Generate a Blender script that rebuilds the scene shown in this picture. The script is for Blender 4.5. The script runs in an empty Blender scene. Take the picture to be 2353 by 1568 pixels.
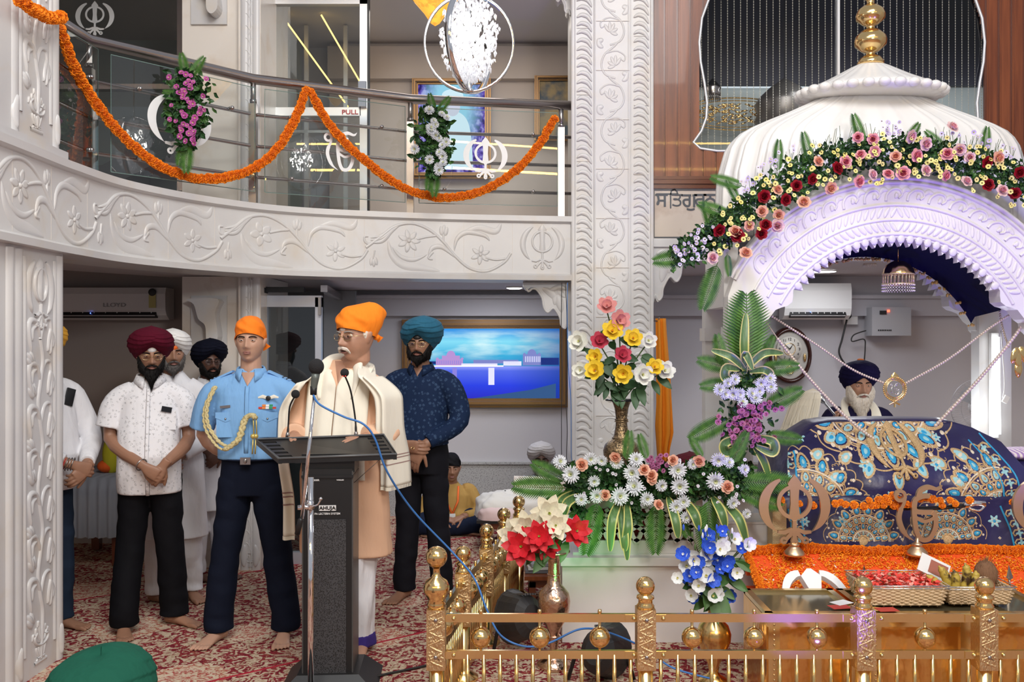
import bpy, bmesh, math, random
from mathutils import Vector, Matrix, Euler, noise
S = bpy.context.scene
COL = S.collection
PI = math.pi
V = Vector
F = 2100.0; H = 1.65
# ---------------------------------------------------------------- camera, world, lights
cam = bpy.data.objects.new('camera', bpy.data.cameras.new('camera'))
COL.objects.link(cam); cam.location = (0, 0, H); cam.rotation_euler = (PI/2, 0, 0)
cam.data.sensor_width = 36; cam.data.lens = F/2353*36; cam.data.clip_end = 60
S.camera = cam
w = bpy.data.worlds.new('world'); S.world = w; w.use_nodes = True
w.node_tree.nodes['Background'].inputs[0].default_value = (0.86, 0.9, 1.0, 1)
w.node_tree.nodes['Background'].inputs[1].default_value = 0.42
S.view_settings.view_transform = 'Standard'; S.view_settings.look = 'None'
S.view_settings.gamma = 1; S.view_settings.exposure = 0.0
def light(name, kind, loc, target, energy, color=(1,1,1), size=1.0, sy=None, spot=None, blend=.5):
    l = bpy.data.lights.new(name, kind); o = bpy.data.objects.new(name, l); COL.objects.link(o)
    o.location = loc; l.energy = energy; l.color = color
    if kind == 'AREA':
        l.size = size
        if sy: l.shape = 'RECTANGLE'; l.size_y = sy
    else: l.shadow_soft_size = size
    if spot: l.spot_size = spot; l.spot_blend = blend
    if target is not None:
        o.rotation_euler = (V(target)-V(loc)).to_track_quat('-Z', 'Y').to_euler()
    return o
light('hall_ceiling_light', 'AREA', (0.8, -0.6, 6.9), (0.2, 6.0, 1.6), 350, (1, .98, .96), 4.0, 2.5)
light('hall_key_light', 'AREA', (1.6, -0.5, 3.2), (-1.0, 6.0, 1.2), 80, (1, .97, .94), .7, .5)
light('hall_side_light', 'AREA', (-0.6, 1.5, 5.0), (1.8, 6.0, 1.8), 40, (1, .98, .96), 1.6, 1.0)
light('under_gallery_light', 'AREA', (-0.2, 7.7, 2.10), (-.2, 7.7, 0), 14, (.90, .92, 1), .5, .5)
light('shrine_room_light', 'AREA', (2.7, 7.5, 2.22), (2.7, 7.5, 0), 15, (.92, .94, 1), .6, .6)
light('inner_room_light', 'AREA', (3.7, 7.6, 3.95), (3.7, 8.3, 2.7), 12, (.93, .97, 1), 2.5, .3)
light('upper_gallery_light', 'AREA', (-0.4, 7.4, 4.25), (-0.4, 7.6, 2.5), 10, (1, .93, .85), 1.5, .6)
# ---------------------------------------------------------------- helpers
def at(px, py, d): return V(((px-1176.5)*d/F, d, H-(py-784)*d/F))
def rnd(s): return random.Random(s)
def wm(o):
    m = Matrix.LocRotScale(o.location, o.rotation_euler, o.scale) if o.rotation_mode != 'QUATERNION' else o.matrix_basis.copy()
    return (wm(o.parent) @ m) if o.parent else m
def tag(o, label=None, cat=None, group=None, kind=None):
    if label: o['label'] = label
    if cat: o['category'] = cat
    if group: o['group'] = group
    if kind: o['kind'] = kind
    return o
def empty(name, loc, label=None, cat=None, group=None, rz=0):
    o = bpy.data.objects.new(name, None); COL.objects.link(o); o.location = loc; o.rotation_euler = (0, 0, rz)
    o.empty_display_size = .1
    return tag(o, label, cat, group)
RH = .62
class MB:
    def __init__(s): s.v = []; s.f = []; s.m = []; s.sm = []
    def add(s, vs, fs, mi=0, sm=False, M=None):
        b = len(s.v)
        s.v.extend([(M @ V(p)) if M is not None else V(p) for p in vs])
        s.f.extend([[i+b for i in f] for f in fs]); s.m.extend([mi]*len(fs)); s.sm.extend([sm]*len(fs))
    def grid(s, R, cu=False, cv=False, mi=0, sm=True, M=None, caps=False):
        n = len(R); k = len(R[0]); vs = [p for r in R for p in r]; fs = []
        for i in range(n if cv else n-1):
            for j in range(k if cu else k-1):
                a = i*k+j; b = i*k+(j+1) % k; c = ((i+1) % n)*k+(j+1) % k; d = ((i+1) % n)*k+j
                fs.append([a, b, c, d])
        if caps: fs.append(list(range(k))[::-1]); fs.append([(n-1)*k+j for j in range(k)])
        s.add(vs, fs, mi, sm, M)
    def box(s, c, d, mi=0, rot=None, M=None):
        c = V(c); h = V(d)/2
        vs = [V((x*h.x, y*h.y, z*h.z)) for x in (-1, 1) for y in (-1, 1) for z in (-1, 1)]
        if rot is not None: R = Euler(rot).to_matrix(); vs = [R @ p for p in vs]
        s.add([c+p for p in vs], [[0,1,3,2],[4,6,7,5],[0,4,5,1],[2,3,7,6],[0,2,6,4],[1,5,7,3]], mi, False, M)
    def tube(s, P, r, n=10, mi=0, sm=True, caps=True, closed=False, flat=1.0, up=None, M=None):
        P = [V(p) for p in P]; N = len(P); rings = []; prev = V(up) if up is not None else None
        for i in range(N):
            a = P[(i-1) % N] if (i or closed) else P[0]; b = P[(i+1) % N] if (i < N-1 or closed) else P[-1]
            t = b-a
            t = t.normalized() if t.length > 1e-9 else V((0, 0, 1))
            if prev is None: prev = V((0, 0, 1)) if abs(t.z) < .9 else V((0, 1, 0))
            u = prev-t*prev.dot(t)
            if u.length < 1e-5: u = t.orthogonal()
            u.normalize(); w_ = t.cross(u); prev = u
            rr = r[i] if isinstance(r, (list, tuple)) else r
            rings.append([P[i]+(w_*math.cos(2*PI*k/n)+u*math.sin(2*PI*k/n)*flat)*rr for k in range(n)])
        s.grid(rings, True, closed, mi, sm, M, caps and not closed)
    def lathe(s, prof, c=(0, 0, 0), n=24, mi=0, M=None, sx=1, sy=1, fn=None, sm=True):
        c = V(c); R = []
        for j, (r, z) in enumerate(prof):
            R.append([c+V((r*sx*math.cos(2*PI*k/n)*(fn(2*PI*k/n, j) if fn else 1), r*sy*math.sin(2*PI*k/n)*(fn(2*PI*k/n, j) if fn else 1), z)) for k in range(n)])
        s.grid(R, True, False, mi, sm, M, True)
    def ball(s, c, r, n=16, k=10, mi=0, M=None, rot=None):
        r = V((r, r, r)) if isinstance(r, (int, float)) else V(r); c = V(c); R = []
        E = Euler(rot).to_matrix() if rot is not None else None
        for i in range(k+1):
            a = PI*i/k; a = max(.02, min(PI-.02, a)); row = []
            for j in range(n):
                p = V((r.x*math.sin(a)*math.cos(2*PI*j/n), r.y*math.sin(a)*math.sin(2*PI*j/n), r.z*math.cos(a)))
                row.append(c+(E @ p if E else p))
            R.append(row)
        s.grid(R, True, False, mi, True, M, True)
    def prism(s, out, mp, w0, w1, mi=0, side=None, M=None):
        """polygon outline (u,v) -> slab between offsets w0,w1 through mp(u,v,w)"""
        n = len(out)
        vs = [mp(u, v, w1) for u, v in out]+[mp(u, v, w0) for u, v in out]
        s.add(vs, [list(range(n)), list(range(2*n-1, n-1, -1))], mi, False, M)
        s.add(vs, [[i, i+n, (i+1) % n+n, (i+1) % n] for i in range(n)], mi if side is None else side, False, M)
    def strip(s, pts, hw, mp, h, prof='dome', mi=0, w0=0, closed=False, M=None):
        """raised band following 2-D pts; hw = half width (number or list)"""
        P = [V((p[0], p[1])) for p in pts]; N = len(P)
        if not isinstance(hw, (list, tuple)): hw = [hw]*N
        pr = {'dome': [(-1, 0), (-.8, .6), (-.35, .95), (0, 1), (.35, .95), (.8, .6), (1, 0)], 'flat': [(-1, 0), (-1, 1), (1, 1), (1, 0)],
              'groove': [(-1, 0), (-.85, .8), (-.5, 1), (0, .35), (.5, 1), (.85, .8), (1, 0)]}[prof]
        R = []
        for i in range(N):
            a = P[(i-1) % N] if (i or closed) else P[0]; b = P[(i+1) % N] if (i < N-1 or closed) else P[-1]
            t = (b-a); t = t.normalized() if t.length > 1e-9 else V((1, 0)); nn = V((-t.y, t.x))
            hh = h*(RH if prof != 'flat' else 1)*(min(1, hw[i]/(max(hw)*.5+1e-9)) if prof != 'flat' else 1)
            R.append([mp(P[i].x+nn.x*hw[i]*q, P[i].y+nn.y*hw[i]*q, w0+hh*z) for q, z in pr])
        s.grid(R, False, closed, mi, prof != 'flat', M)
        if prof == 'flat' and not closed:
            s.add(R[0], [list(range(len(R[0])))], mi, False, M); s.add(R[-1], [list(range(len(R[-1])))], mi, False, M)
        if prof == 'flat':
            s.add([p for r in R for p in (r[0], r[-1])], [[2*i, 2*i+1, 2*i+3, 2*i+2] for i in range(N-1)], mi, False, M)
    def blob(s, u, v, ru, rv, ang, mp, h, mi=0, w0=0, n=12, cup=0):
        """raised petal lying on a mapped surface"""
        ca, sa = math.cos(ang), math.sin(ang); R = []
        for q, z in ((1, 0), (.85, .6), (.5, .95-cup), (.02, 1-cup)):
            row = []
            for k in range(n):
                a = 2*PI*k/n; x = ru*q*math.cos(a); y = rv*q*math.sin(a)*(1-.25*math.cos(a))
                row.append(mp(u+x*ca-y*sa, v+x*sa+y*ca, w0+h*RH*z))
            R.append(row)
        s.grid(R, True, False, mi, True); s.add(R[-1], [list(range(n))], mi, True)
    def mesh(s, name, mats, recalc=True):
        me = bpy.data.meshes.new(name); me.from_pydata([tuple(p) for p in s.v], [], s.f)
        for m in (mats if isinstance(mats, (list, tuple)) else [mats]): me.materials.append(m)
        me.polygons.foreach_set('material_index', s.m); me.polygons.foreach_set('use_smooth', s.sm)
        if recalc:
            b = bmesh.new(); b.from_mesh(me); bmesh.ops.recalc_face_normals(b, faces=b.faces); b.to_mesh(me); b.free()
        me.update(); return me
    def build(s, name, mats, parent=None, local=False, recalc=True, loc=None):
        me = s.mesh(name, mats, recalc)
        if parent is not None and not local: me.transform(wm(parent).inverted())
        if parent is None and loc is not None: me.transform(Matrix.Translation(-V(loc)))
        o = bpy.data.objects.new(name, me); COL.objects.link(o); o.parent = parent
        if parent is None and loc is not None: o.location = loc
        return o
def put(name, me, M, parent=None):
    o = bpy.data.objects.new(name, me); COL.objects.link(o); o.parent = parent
    o.matrix_local = (wm(parent).inverted() @ M) if parent is not None else M
    return o
def struct(o): o['kind'] = 'structure'; return o
def remesh(o, vox, sm=2, fac=.6):
    m = o.modifiers.new('r', 'REMESH'); m.mode = 'VOXEL'; m.voxel_size = vox; m.use_smooth_shade = True
    if sm:
        q = o.modifiers.new('s', 'SMOOTH'); q.factor = fac; q.iterations = sm
    return o
def lerp(a, b, t): return a+(b-a)*t
def cat(P, n=8, closed=False):
    """catmull-rom through points"""
    P = [V(p) for p in P]; N = len(P); out = []
    for i in range(N if closed else N-1):
        p0 = P[(i-1) % N] if (closed or i) else P[0]; p1 = P[i]; p2 = P[(i+1) % N]; p3 = P[(i+2) % N] if (closed or i+2 < N) else P[-1]
        for k in range(n):
            t = k/n
            out.append(.5*((2*p1)+(p2-p0)*t+(2*p0-5*p1+4*p2-p3)*t*t+(3*p1-p0-3*p2+p3)*t**3))
    if not closed: out.append(P[-1])
    return out
def interp(xs, ys, x):
    if x <= xs[0]: return ys[0]
    for i in range(len(xs)-1):
        if x <= xs[i+1]: return lerp(ys[i], ys[i+1], (x-xs[i])/(xs[i+1]-xs[i]))
    return ys[-1]
def smooth(t): t = max(0, min(1, t)); return t*t*(3-2*t)
def facing(P, N, up=(0, 0, 1)):
    """matrix at P whose +Z points along N"""
    N = V(N).normalized(); u = V(up); x = u.cross(N)
    if x.length < 1e-4: x = V((1, 0, 0)).cross(N)
    x.normalize(); y = N.cross(x)
    m = Matrix((x, y, N)).transposed().to_4x4(); m.translation = P; return m
def text_mesh(s_, size, ext=.001, font_bold=0):
    c = bpy.data.curves.new('lettering', 'FONT'); c.body = s_; c.size = size; c.extrude = ext; c.offset = font_bold; c.resolution_u = 3
    c.align_x = 'CENTER'; c.align_y = 'CENTER'
    o = bpy.data.objects.new('lettering', c); COL.objects.link(o)
    dg = bpy.context.evaluated_depsgraph_get(); me = bpy.data.meshes.new_from_object(o.evaluated_get(dg))
    me.materials.clear(); bpy.data.objects.remove(o); return me
def text(s_, M, size, mat, parent, name='lettering', ext=.001, sx=1, bold=0):
    me = text_mesh(s_, size, ext, bold); me.materials.append(mat)
    if sx != 1: me.transform(Matrix.Diagonal((sx, 1, 1, 1)))
    return put(name, me, M, parent)
# ---------------------------------------------------------------- materials
def mat(name, col, rough=.6, metal=0, emit=None, es=0, bump=None, vary=None, spec=.5, sheen=0, alpha=1, coat=0, trans=0, sub=0):
    m = bpy.data.materials.new(name); m.use_nodes = True; nt = m.node_tree; b = nt.nodes['Principled BSDF']
    b.inputs['Base Color'].default_value = (*col, 1); b.inputs['Roughness'].default_value = rough; b.inputs['Metallic'].default_value = metal
    b.inputs['Specular IOR Level'].default_value = spec; b.inputs['Sheen Weight'].default_value = sheen; b.inputs['Alpha'].default_value = alpha
    b.inputs['Coat Weight'].default_value = coat; b.inputs['Transmission Weight'].default_value = trans
    if sub: b.inputs['Subsurface Weight'].default_value = sub; b.inputs['Subsurface Scale'].default_value = .01; b.inputs['Subsurface Radius'].default_value = (1, .4, .25)
    if emit: b.inputs['Emission Color'].default_value = (*emit, 1); b.inputs['Emission Strength'].default_value = es
    tc = nt.nodes.new('ShaderNodeTexCoord')
    if vary:   # (scale, second colour, low, high[, stretch])
        mp = nt.nodes.new('ShaderNodeMapping'); nt.links.new(tc.outputs['Object'], mp.inputs[0])
        if len(vary) > 4: mp.inputs['Scale'].default_value = vary[4]
        n = nt.nodes.new('ShaderNodeTexNoise'); n.inputs['Scale'].default_value = vary[0]; n.inputs['Detail'].default_value = 6
        nt.links.new(mp.outputs[0], n.inputs['Vector'])
        r = nt.nodes.new('ShaderNodeValToRGB'); r.color_ramp.elements[0].position = vary[2]; r.color_ramp.elements[1].position = vary[3]
        r.color_ramp.elements[0].color = (*vary[1], 1); r.color_ramp.elements[1].color = (*col, 1)
        nt.links.new(n.outputs[0], r.inputs[0]); nt.links.new(r.outputs[0], b.inputs['Base Color'])
    if bump:   # (scale, strength, distance[, stretch])
        mp = nt.nodes.new('ShaderNodeMapping'); nt.links.new(tc.outputs['Object'], mp.inputs[0])
        if len(bump) > 3: mp.inputs['Scale'].default_value = bump[3]
        n = nt.nodes.new('ShaderNodeTexNoise'); n.inputs['Scale'].default_value = bump[0]; n.inputs['Detail'].default_value = 4
        nt.links.new(mp.outputs[0], n.inputs['Vector'])
        bp = nt.nodes.new('ShaderNodeBump'); bp.inputs['Strength'].default_value = bump[1]; bp.inputs['Distance'].default_value = bump[2]
        nt.links.new(n.outputs[0], bp.inputs['Height']); nt.links.new(bp.outputs[0], b.inputs['Normal'])
    return m
def N_(nt, t, **k):
    n = nt.nodes.new(t)
    for a, b in k.items(): setattr(n, a, b)
    return n
def mth(nt, op, a, b=None, c=None):
    n = nt.nodes.new('ShaderNodeMath'); n.operation = op
    for i, x in enumerate((a, b, c)):
        if x is None: continue
        if isinstance(x, (int, float)): n.inputs[i].default_value = x
        else: nt.links.new(x, n.inputs[i])
    return n.outputs[0]
def ramp(nt, x, stops):
    r = nt.nodes.new('ShaderNodeValToRGB'); e = r.color_ramp.elements
    while len(e) < len(stops): e.new(.5)
    for i, (p, c) in enumerate(stops): e[i].position = p; e[i].color = (*c, 1)
    nt.links.new(x, r.inputs[0]); return r.outputs[0]
def mix(nt, f, a, b):
    n = nt.nodes.new('ShaderNodeMix'); n.data_type = 'RGBA'
    if isinstance(f, (int, float)): n.inputs[0].default_value = f
    else: nt.links.new(f, n.inputs[0])
    for x, i in ((a, 6), (b, 7)):
        if isinstance(x, tuple): n.inputs[i].default_value = (*x[:3], 1)
        else: nt.links.new(x, n.inputs[i])
    return n.outputs[2]
def marble(name, c1, c2, vein, scale=1.2, stain=None, rough=.32):
    m = mat(name, c1, rough); nt = m.node_tree; b = nt.nodes['Principled BSDF']; g = N_(nt, 'ShaderNodeNewGeometry')
    n1 = N_(nt, 'ShaderNodeTexNoise'); n1.inputs['Scale'].default_value = scale; n1.inputs['Detail'].default_value = 8; n1.inputs['Distortion'].default_value = .6
    nt.links.new(g.outputs['Position'], n1.inputs['Vector'])
    c = ramp(nt, n1.outputs[0], [(.35, c2), (.6, c1)])
    n2 = N_(nt, 'ShaderNodeTexNoise'); n2.inputs['Scale'].default_value = scale*.8; n2.inputs['Detail'].default_value = 10; n2.inputs['Distortion'].default_value = .9
    nt.links.new(g.outputs['Position'], n2.inputs['Vector'])
    v = mth(nt, 'ABSOLUTE', mth(nt, 'SUBTRACT', n2.outputs[0], .5)); v = ramp(nt, v, [(0, (1, 1, 1)), (.03, (0, 0, 0))])
    c = mix(nt, mth(nt, 'MULTIPLY', v, .28), c, vein)
    if stain:
        n3 = N_(nt, 'ShaderNodeTexNoise'); n3.inputs['Scale'].default_value = 3.5; n3.inputs['Detail'].default_value = 9; nt.links.new(g.outputs['Position'], n3.inputs['Vector'])
        sm_ = ramp(nt, n3.outputs[0], [(.56, (0, 0, 0)), (.7, (1, 1, 1))]); c = mix(nt, mth(nt, 'MULTIPLY', sm_, .55), c, stain)
    nt.links.new(c, b.inputs['Base Color']); return m
def glass(name, tint=(.92, .96, .95), refl=1.0, dark=0):
    m = bpy.data.materials.new(name); m.use_nodes = True; nt = m.node_tree; nt.nodes.clear()
    o = N_(nt, 'ShaderNodeOutputMaterial'); t = N_(nt, 'ShaderNodeBsdfTransparent'); t.inputs[0].default_value = (*tint, 1)
    g = N_(nt, 'ShaderNodeBsdfGlossy'); g.inputs['Roughness'].default_value = .01; g.inputs[0].default_value = (refl, refl, refl, 1)
    f = N_(nt, 'ShaderNodeFresnel'); f.inputs[0].default_value = 1.5; mx = N_(nt, 'ShaderNodeMixShader')
    nt.links.new(mth(nt, 'MULTIPLY', f.outputs[0], 1.6), mx.inputs[0]); nt.links.new(t.outputs[0], mx.inputs[1]); nt.links.new(g.outputs[0], mx.inputs[2])
    nt.links.new(mx.outputs[0], o.inputs[0]); return m
M_ = {}
M_['marble'] = marble('white_marble', (.66, .655, .645), (.585, .58, .585), (.60, .55, .49), 1.2, (.62, .55, .45))
M_['marble_clean'] = marble('clean_marble', (.80, .79, .775), (.73, .72, .71), (.60, .57, .55), .8)
M_['marble_warm'] = marble('warm_marble', (.74, .69, .63), (.66, .60, .54), (.55, .45, .36), 1.5, (.6, .47, .34))
M_['wall'] = mat('painted_wall', (.50, .49, .52), .7, bump=(60, .05, .002))
M_['wall_warm'] = mat('warm_painted_wall', (.52, .46, .42), .7, bump=(60, .05, .002))
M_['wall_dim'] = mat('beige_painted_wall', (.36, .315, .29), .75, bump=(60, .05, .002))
M_['ceil'] = mat('ceiling_paint', (.56, .54, .56), .8)
M_['terrazzo'] = mat('grey_terrazzo', (.40, .40, .40), .5, vary=(90, (.2, .2, .2), .35, .5))
M_['alu'] = mat('aluminium', (.82, .83, .85), .35, .6)
M_['steel'] = mat('brushed_steel', (.42, .40, .39), .28, 1)
M_['steel_dark'] = mat('dark_steel', (.42, .38, .37), .25, 1)
M_['chrome'] = mat('chrome', (.85, .85, .87), .08, 1)
M_['gold'] = mat('polished_brass', (.86, .60, .27), .17, 1, bump=(25, .12, .004))
M_['gold_tube'] = mat('brass_tube', (.80, .56, .24), .22, 1)
M_['gold_flat'] = mat('brass_bar', (.78, .62, .32), .22, 1)
M_['gold_eng'] = mat('engraved_brass', (.74, .55, .31), .36, 1, bump=(120, 1, .006, (1, 1, .5)))
M_['brass_old'] = mat('aged_brass', (.62, .48, .32), .3, 1, vary=(14, (.40, .28, .17), .35, .6))
M_['black'] = mat('black_paint', (.012, .012, .013), .45)
M_['blackg'] = mat('gloss_black', (.01, .01, .012), .15)
M_['white'] = mat('white_vinyl', (.85, .87, .88), .5)
M_['whitep'] = mat('white_plastic', (.75, .75, .74), .4)
M_['wire'] = mat('black_cable', (.02, .02, .02), .5)
M_['bluewire'] = mat('blue_cable', (.04, .17, .48), .45)
M_['glass'] = glass('clear_glass')
M_['glass_win'] = glass('window_glass', (.95, .97, .97), .35)
M_['glass_dark'] = glass('smoked_glass', (.55, .58, .58), 1)
def emi(name, col, s_):
    m = bpy.data.materials.new(name); m.use_nodes = True; nt = m.node_tree; nt.nodes.clear()
    o = N_(nt, 'ShaderNodeOutputMaterial'); e = N_(nt, 'ShaderNodeEmission'); e.inputs[0].default_value = (*col, 1); e.inputs[1].default_value = s_
    nt.links.new(e.outputs[0], o.inputs[0]); return m
M_['lamp'] = emi('lamp_white', (1, .98, .95), 9)
M_['tube'] = emi('tube_white', (.93, .97, 1), 5)
M_['led'] = emi('led_amber', (1, .62, .16), 5)
def cloth(name, col, rough=.8, wr=(7, .5, .02, (1, 1, .5)), sheen=0, **k): return mat(name, col, rough, bump=wr, sheen=0, spec=.5 if max(col) > .1 else .1, **k)
# symbols ---------------------------------------------------------------
def arc(cx, cy, rx, ry, a0, a1, n=24): return [(cx+rx*math.cos(math.radians(lerp(a0, a1, i/n))), cy+ry*math.sin(math.radians(lerp(a0, a1, i/n)))) for i in range(n+1)]
def khanda_strokes():
    """list of (points, halfwidths) in a unit box about the centre (height 2)"""
    s = []
    s.append(([(0, 1.0), (0, .86), (0, .74), (0, .6), (0, .2), (0, -.18), (0, -.32)], [.004, .12, .2, .13, .11, .15, .05]))   # double edged sword
    s.append((arc(0, .22, .44, .44, 0, 360, 40), [.055]*41))                                                                 # ring
    for q in (1, -1):
        a = arc(0, .10, .86, .86, 62, -58, 30)
        s.append(([(q*x, y) for x, y in a], [.004+.135*math.sin(PI*min(1, (i+1)/31*1.05))**.7 for i in range(31)]))        # curved sword
        s.append(([(q*x, y) for x, y in ((.46, -.62), (.28, -.64), (.1, -.56), (-.1, -.68), (-.26, -.86))], [.04, .06, .06, .06, .05]))
        s.append((arc(q*-.30, -.86, .07, .07, 0, 360, 10), [.035]*11))
    s.append(([(0, -.3), (0, -.5), (0, -.78), (0, -.9)], [.05, .06, .06, .1]))
    s.append((arc(0, -.93, .05, .05, 0, 360, 10), [.04]*11))
    return s
def ekonkar_strokes():
    s = []
    s.append((arc(-.62, .62, .17, .17, 0, 360, 20), [.06]*21))
    s.append(([(v.x, v.y) for v in cat([(-.45, .62), (-.5, .35), (-.62, .1), (-.66, -.2), (-.55, -.55), (-.38, -.8), (-.12, -.98)], 5)], [.06]*9+[.085]*14+[.07, .06, .05, .04, .03, .02, .01, .005]))
    s.append(([(v.x, v.y) for v in cat([(.42, .62), (.15, .60), (-.08, .48), (-.14, .25), (-.06, .08), (.2, .04), (.55, .04)], 5)], [.05]+[.085]*30))
    s.append(([(v.x, v.y) for v in cat([(.5, .04), (.62, -.1), (.62, -.5), (.42, -.88), (.12, -.92), (-.05, -.6), (-.12, -.1), (-.13, .2), (-.1, .42)], 5)], [.085]*41))
    s.append(([(v.x, v.y) for v in cat([(-.1, -.12), (.2, -.28), (.45, -.22), (.6, -.12)], 5)], [.06]*16))
    s.append(([(v.x, v.y) for v in cat([(.0, .52), (.1, .8), (.38, .93), (.7, .86), (.86, 1.0)], 6)], [.05]+[.085]*12+[.08, .075, .07, .065, .06, .055, .05, .045, .03, .02, .015, .005]))
    return s
def symbol(mb, strokes, cx, cy, sc, mp, h, prof='flat', mi=0, w0=0, sx=1):
    for i, (pts, hw) in enumerate(strokes):
        mb.strip([(cx+x*sc*sx, cy+y*sc) for x, y in pts], [q*sc for q in hw][:len(pts)]+[hw[-1]*sc]*max(0, len(pts)-len(hw)), mp, h*(1+.04*i), prof, mi, w0-h*.02*i)
def planeM(O, U, Vv):
    O = V(O); U = V(U).normalized(); Vv = V(Vv).normalized(); W = U.cross(Vv)
    return lambda u, v, w: O+U*u+Vv*v+W*w
# ================================================================ the setting
def carpet_mat():
    m = mat('carpet', (.5, .4, .3), .95, spec=.1); nt = m.node_tree; b = nt.nodes['Principled BSDF']; g = N_(nt, 'ShaderNodeNewGeometry')
    rot = N_(nt, 'ShaderNodeMapping'); rot.inputs['Rotation'].default_value = (0, 0, math.radians(-38)); nt.links.new(g.outputs['Position'], rot.inputs[0])
    wn = N_(nt, 'ShaderNodeTexNoise'); wn.inputs['Scale'].default_value = 9; nt.links.new(rot.outputs[0], wn.inputs['Vector'])
    wv = N_(nt, 'ShaderNodeMix'); wv.data_type = 'VECTOR'; wv.inputs[0].default_value = .06
    nt.links.new(rot.outputs[0], wv.inputs[4]); nt.links.new(wn.outputs['Color'], wv.inputs[5])
    vo = N_(nt, 'ShaderNodeTexVoronoi'); vo.feature = 'SMOOTH_F1'; vo.inputs['Scale'].default_value = 17; nt.links.new(wv.outputs[1], vo.inputs['Vector'])
    n1 = N_(nt, 'ShaderNodeTexNoise'); n1.inputs['Scale'].default_value = 17; n1.inputs['Detail'].default_value = 5; n1.inputs['Distortion'].default_value = 2.2
    nt.links.new(rot.outputs[0], n1.inputs['Vector'])
    n2 = N_(nt, 'ShaderNodeTexNoise'); n2.inputs['Scale'].default_value = 38; n2.inputs['Detail'].default_value = 3; n2.inputs['Distortion'].default_value = 1.5
    nt.links.new(rot.outputs[0], n2.inputs['Vector'])
    red = ramp(nt, n2.outputs[0], [(.4, (.15, .015, .025)), (.55, (.27, .025, .04)), (.62, (.26, .08, .05))])
    cream = ramp(nt, n2.outputs[0], [(.36, (.36, .24, .15)), (.5, (.53, .42, .31)), (.7, (.60, .50, .38))])
    f = ramp(nt, n1.outputs[0], [(.485, (0, 0, 0)), (.505, (1, 1, 1))])
    c = mix(nt, f, red, cream)
    # medallions on a lattice
    sx = N_(nt, 'ShaderNodeSeparateXYZ'); nt.links.new(rot.outputs[0], sx.inputs[0])
    def cell(x, per, off): return mth(nt, 'MULTIPLY', mth(nt, 'SUBTRACT', mth(nt, 'FRACT', mth(nt, 'ADD', mth(nt, 'DIVIDE', x, per), off)), .5), per)
    for off, per in ((0, 1.0), (.5, 1.0)):
        x = cell(sx.outputs[0], per, off); y = cell(sx.outputs[1], per, off)
        d = mth(nt, 'SQRT', mth(nt, 'ADD', mth(nt, 'MULTIPLY', x, x), mth(nt, 'MULTIPLY', y, y)))
        a = mth(nt, 'ARCTAN2', y, x); wob = mth(nt, 'MULTIPLY', mth(nt, 'SINE', mth(nt, 'MULTIPLY', a, 16)), .012)
        dd = mth(nt, 'ADD', d, wob)
        fr = ramp(nt, mth(nt, 'MULTIPLY', dd, 4), [(0, (.45, .12, .08)), (.14, (.66, .56, .42)), (.3, (.62, .5, .36)), (.36, (.40, .08, .07)), (.42, (.66, .55, .42)), (.62, (.62, .5, .36)), (.68, (.45, .2, .12)), (.72, (.64, .54, .4))])
        fine = mix(nt, ramp(nt, n2.outputs[0], [(.42, (1, 1, 1)), (.47, (0, 0, 0))]), fr, (.42, .08, .07))
        msk = mth(nt, 'LESS_THAN', dd, .20 if off == 0 else .14); c = mix(nt, mth(nt, 'MULTIPLY', msk, .85), c, fine)
    for per, off in ((1.9, .19),):
        x = cell(sx.outputs[1], per, off); c = mix(nt, mth(nt, 'LESS_THAN', mth(nt, 'ABSOLUTE', x), .011), c, (.42, .03, .05))
    nt.links.new(c, b.inputs['Base Color'])
    bp = N_(nt, 'ShaderNodeBump'); bp.inputs['Strength'].default_value = .3; bp.inputs['Distance'].default_value = .004
    nt.links.new(n2.outputs[0], bp.inputs['Height']); nt.links.new(bp.outputs[0], b.inputs['Normal']); return m
M_['carpet'] = carpet_mat()
mb = MB(); mb.box((0, 3, -.05), (16, 14, .1)); struct(mb.build('floor', M_['carpet']))
# back wall with terrazzo dado
mb = MB(); mb.box((0, 8.68, 2.6), (14, .1, 5.2)); struct(mb.build('wall_back', M_['wall']))
mb = MB(); mb.box((3.5, 8.615, .245), (10.2, .03, .49)); mb.box((3.5, 8.605, .5), (10.2, .05, .02)); struct(mb.build('baseboard_back', M_['terrazzo']))
mb = MB(); mb.box((3.2, 8.59, 1.985), (9.6, .10, .20)); mb.box((3.2, 8.56, 2.06), (9.6, .12, .03)); struct(mb.build('trim_1', M_['wall']))
# gallery edge path ------------------------------------------------
FP = cat([(-2.31, 2.6), (-2.31, 4.2), (-2.31, 4.8), (-2.24, 5.38), (-1.93, 5.99), (-1.46, 6.42), (-.56, 6.72), (.46, 6.88)], 12)
FL = [0]
for a, b_ in zip(FP, FP[1:]): FL.append(FL[-1]+(b_-a).length)
def along(path, L, u):
    u = max(0, min(L[-1]-1e-6, u)); i = 0
    lo, hi = 0, len(L)-1
    while hi-lo > 1:
        md = (lo+hi)//2
        if L[md] <= u: lo = md
        else: hi = md
    t = (u-L[lo])/(L[hi]-L[lo]); p = path[lo].lerp(path[hi], t)
    j = max(0, lo-2); k = min(len(path)-1, hi+2); d = (path[k]-path[j]).normalized()
    return p, V((d.y, -d.x))
def fmap(u, v, w):
    p, n = along(FP, FL, u); return V((p.x+n.x*w, p.y+n.y*w, 2.345+v))
ZB, ZT = 2.105, 2.585
root = empty('gallery_beam', (-1.5, 6.5, 2.1), 'long curved white marble beam carved with scrolling vines under the gallery railing', 'beam')
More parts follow.
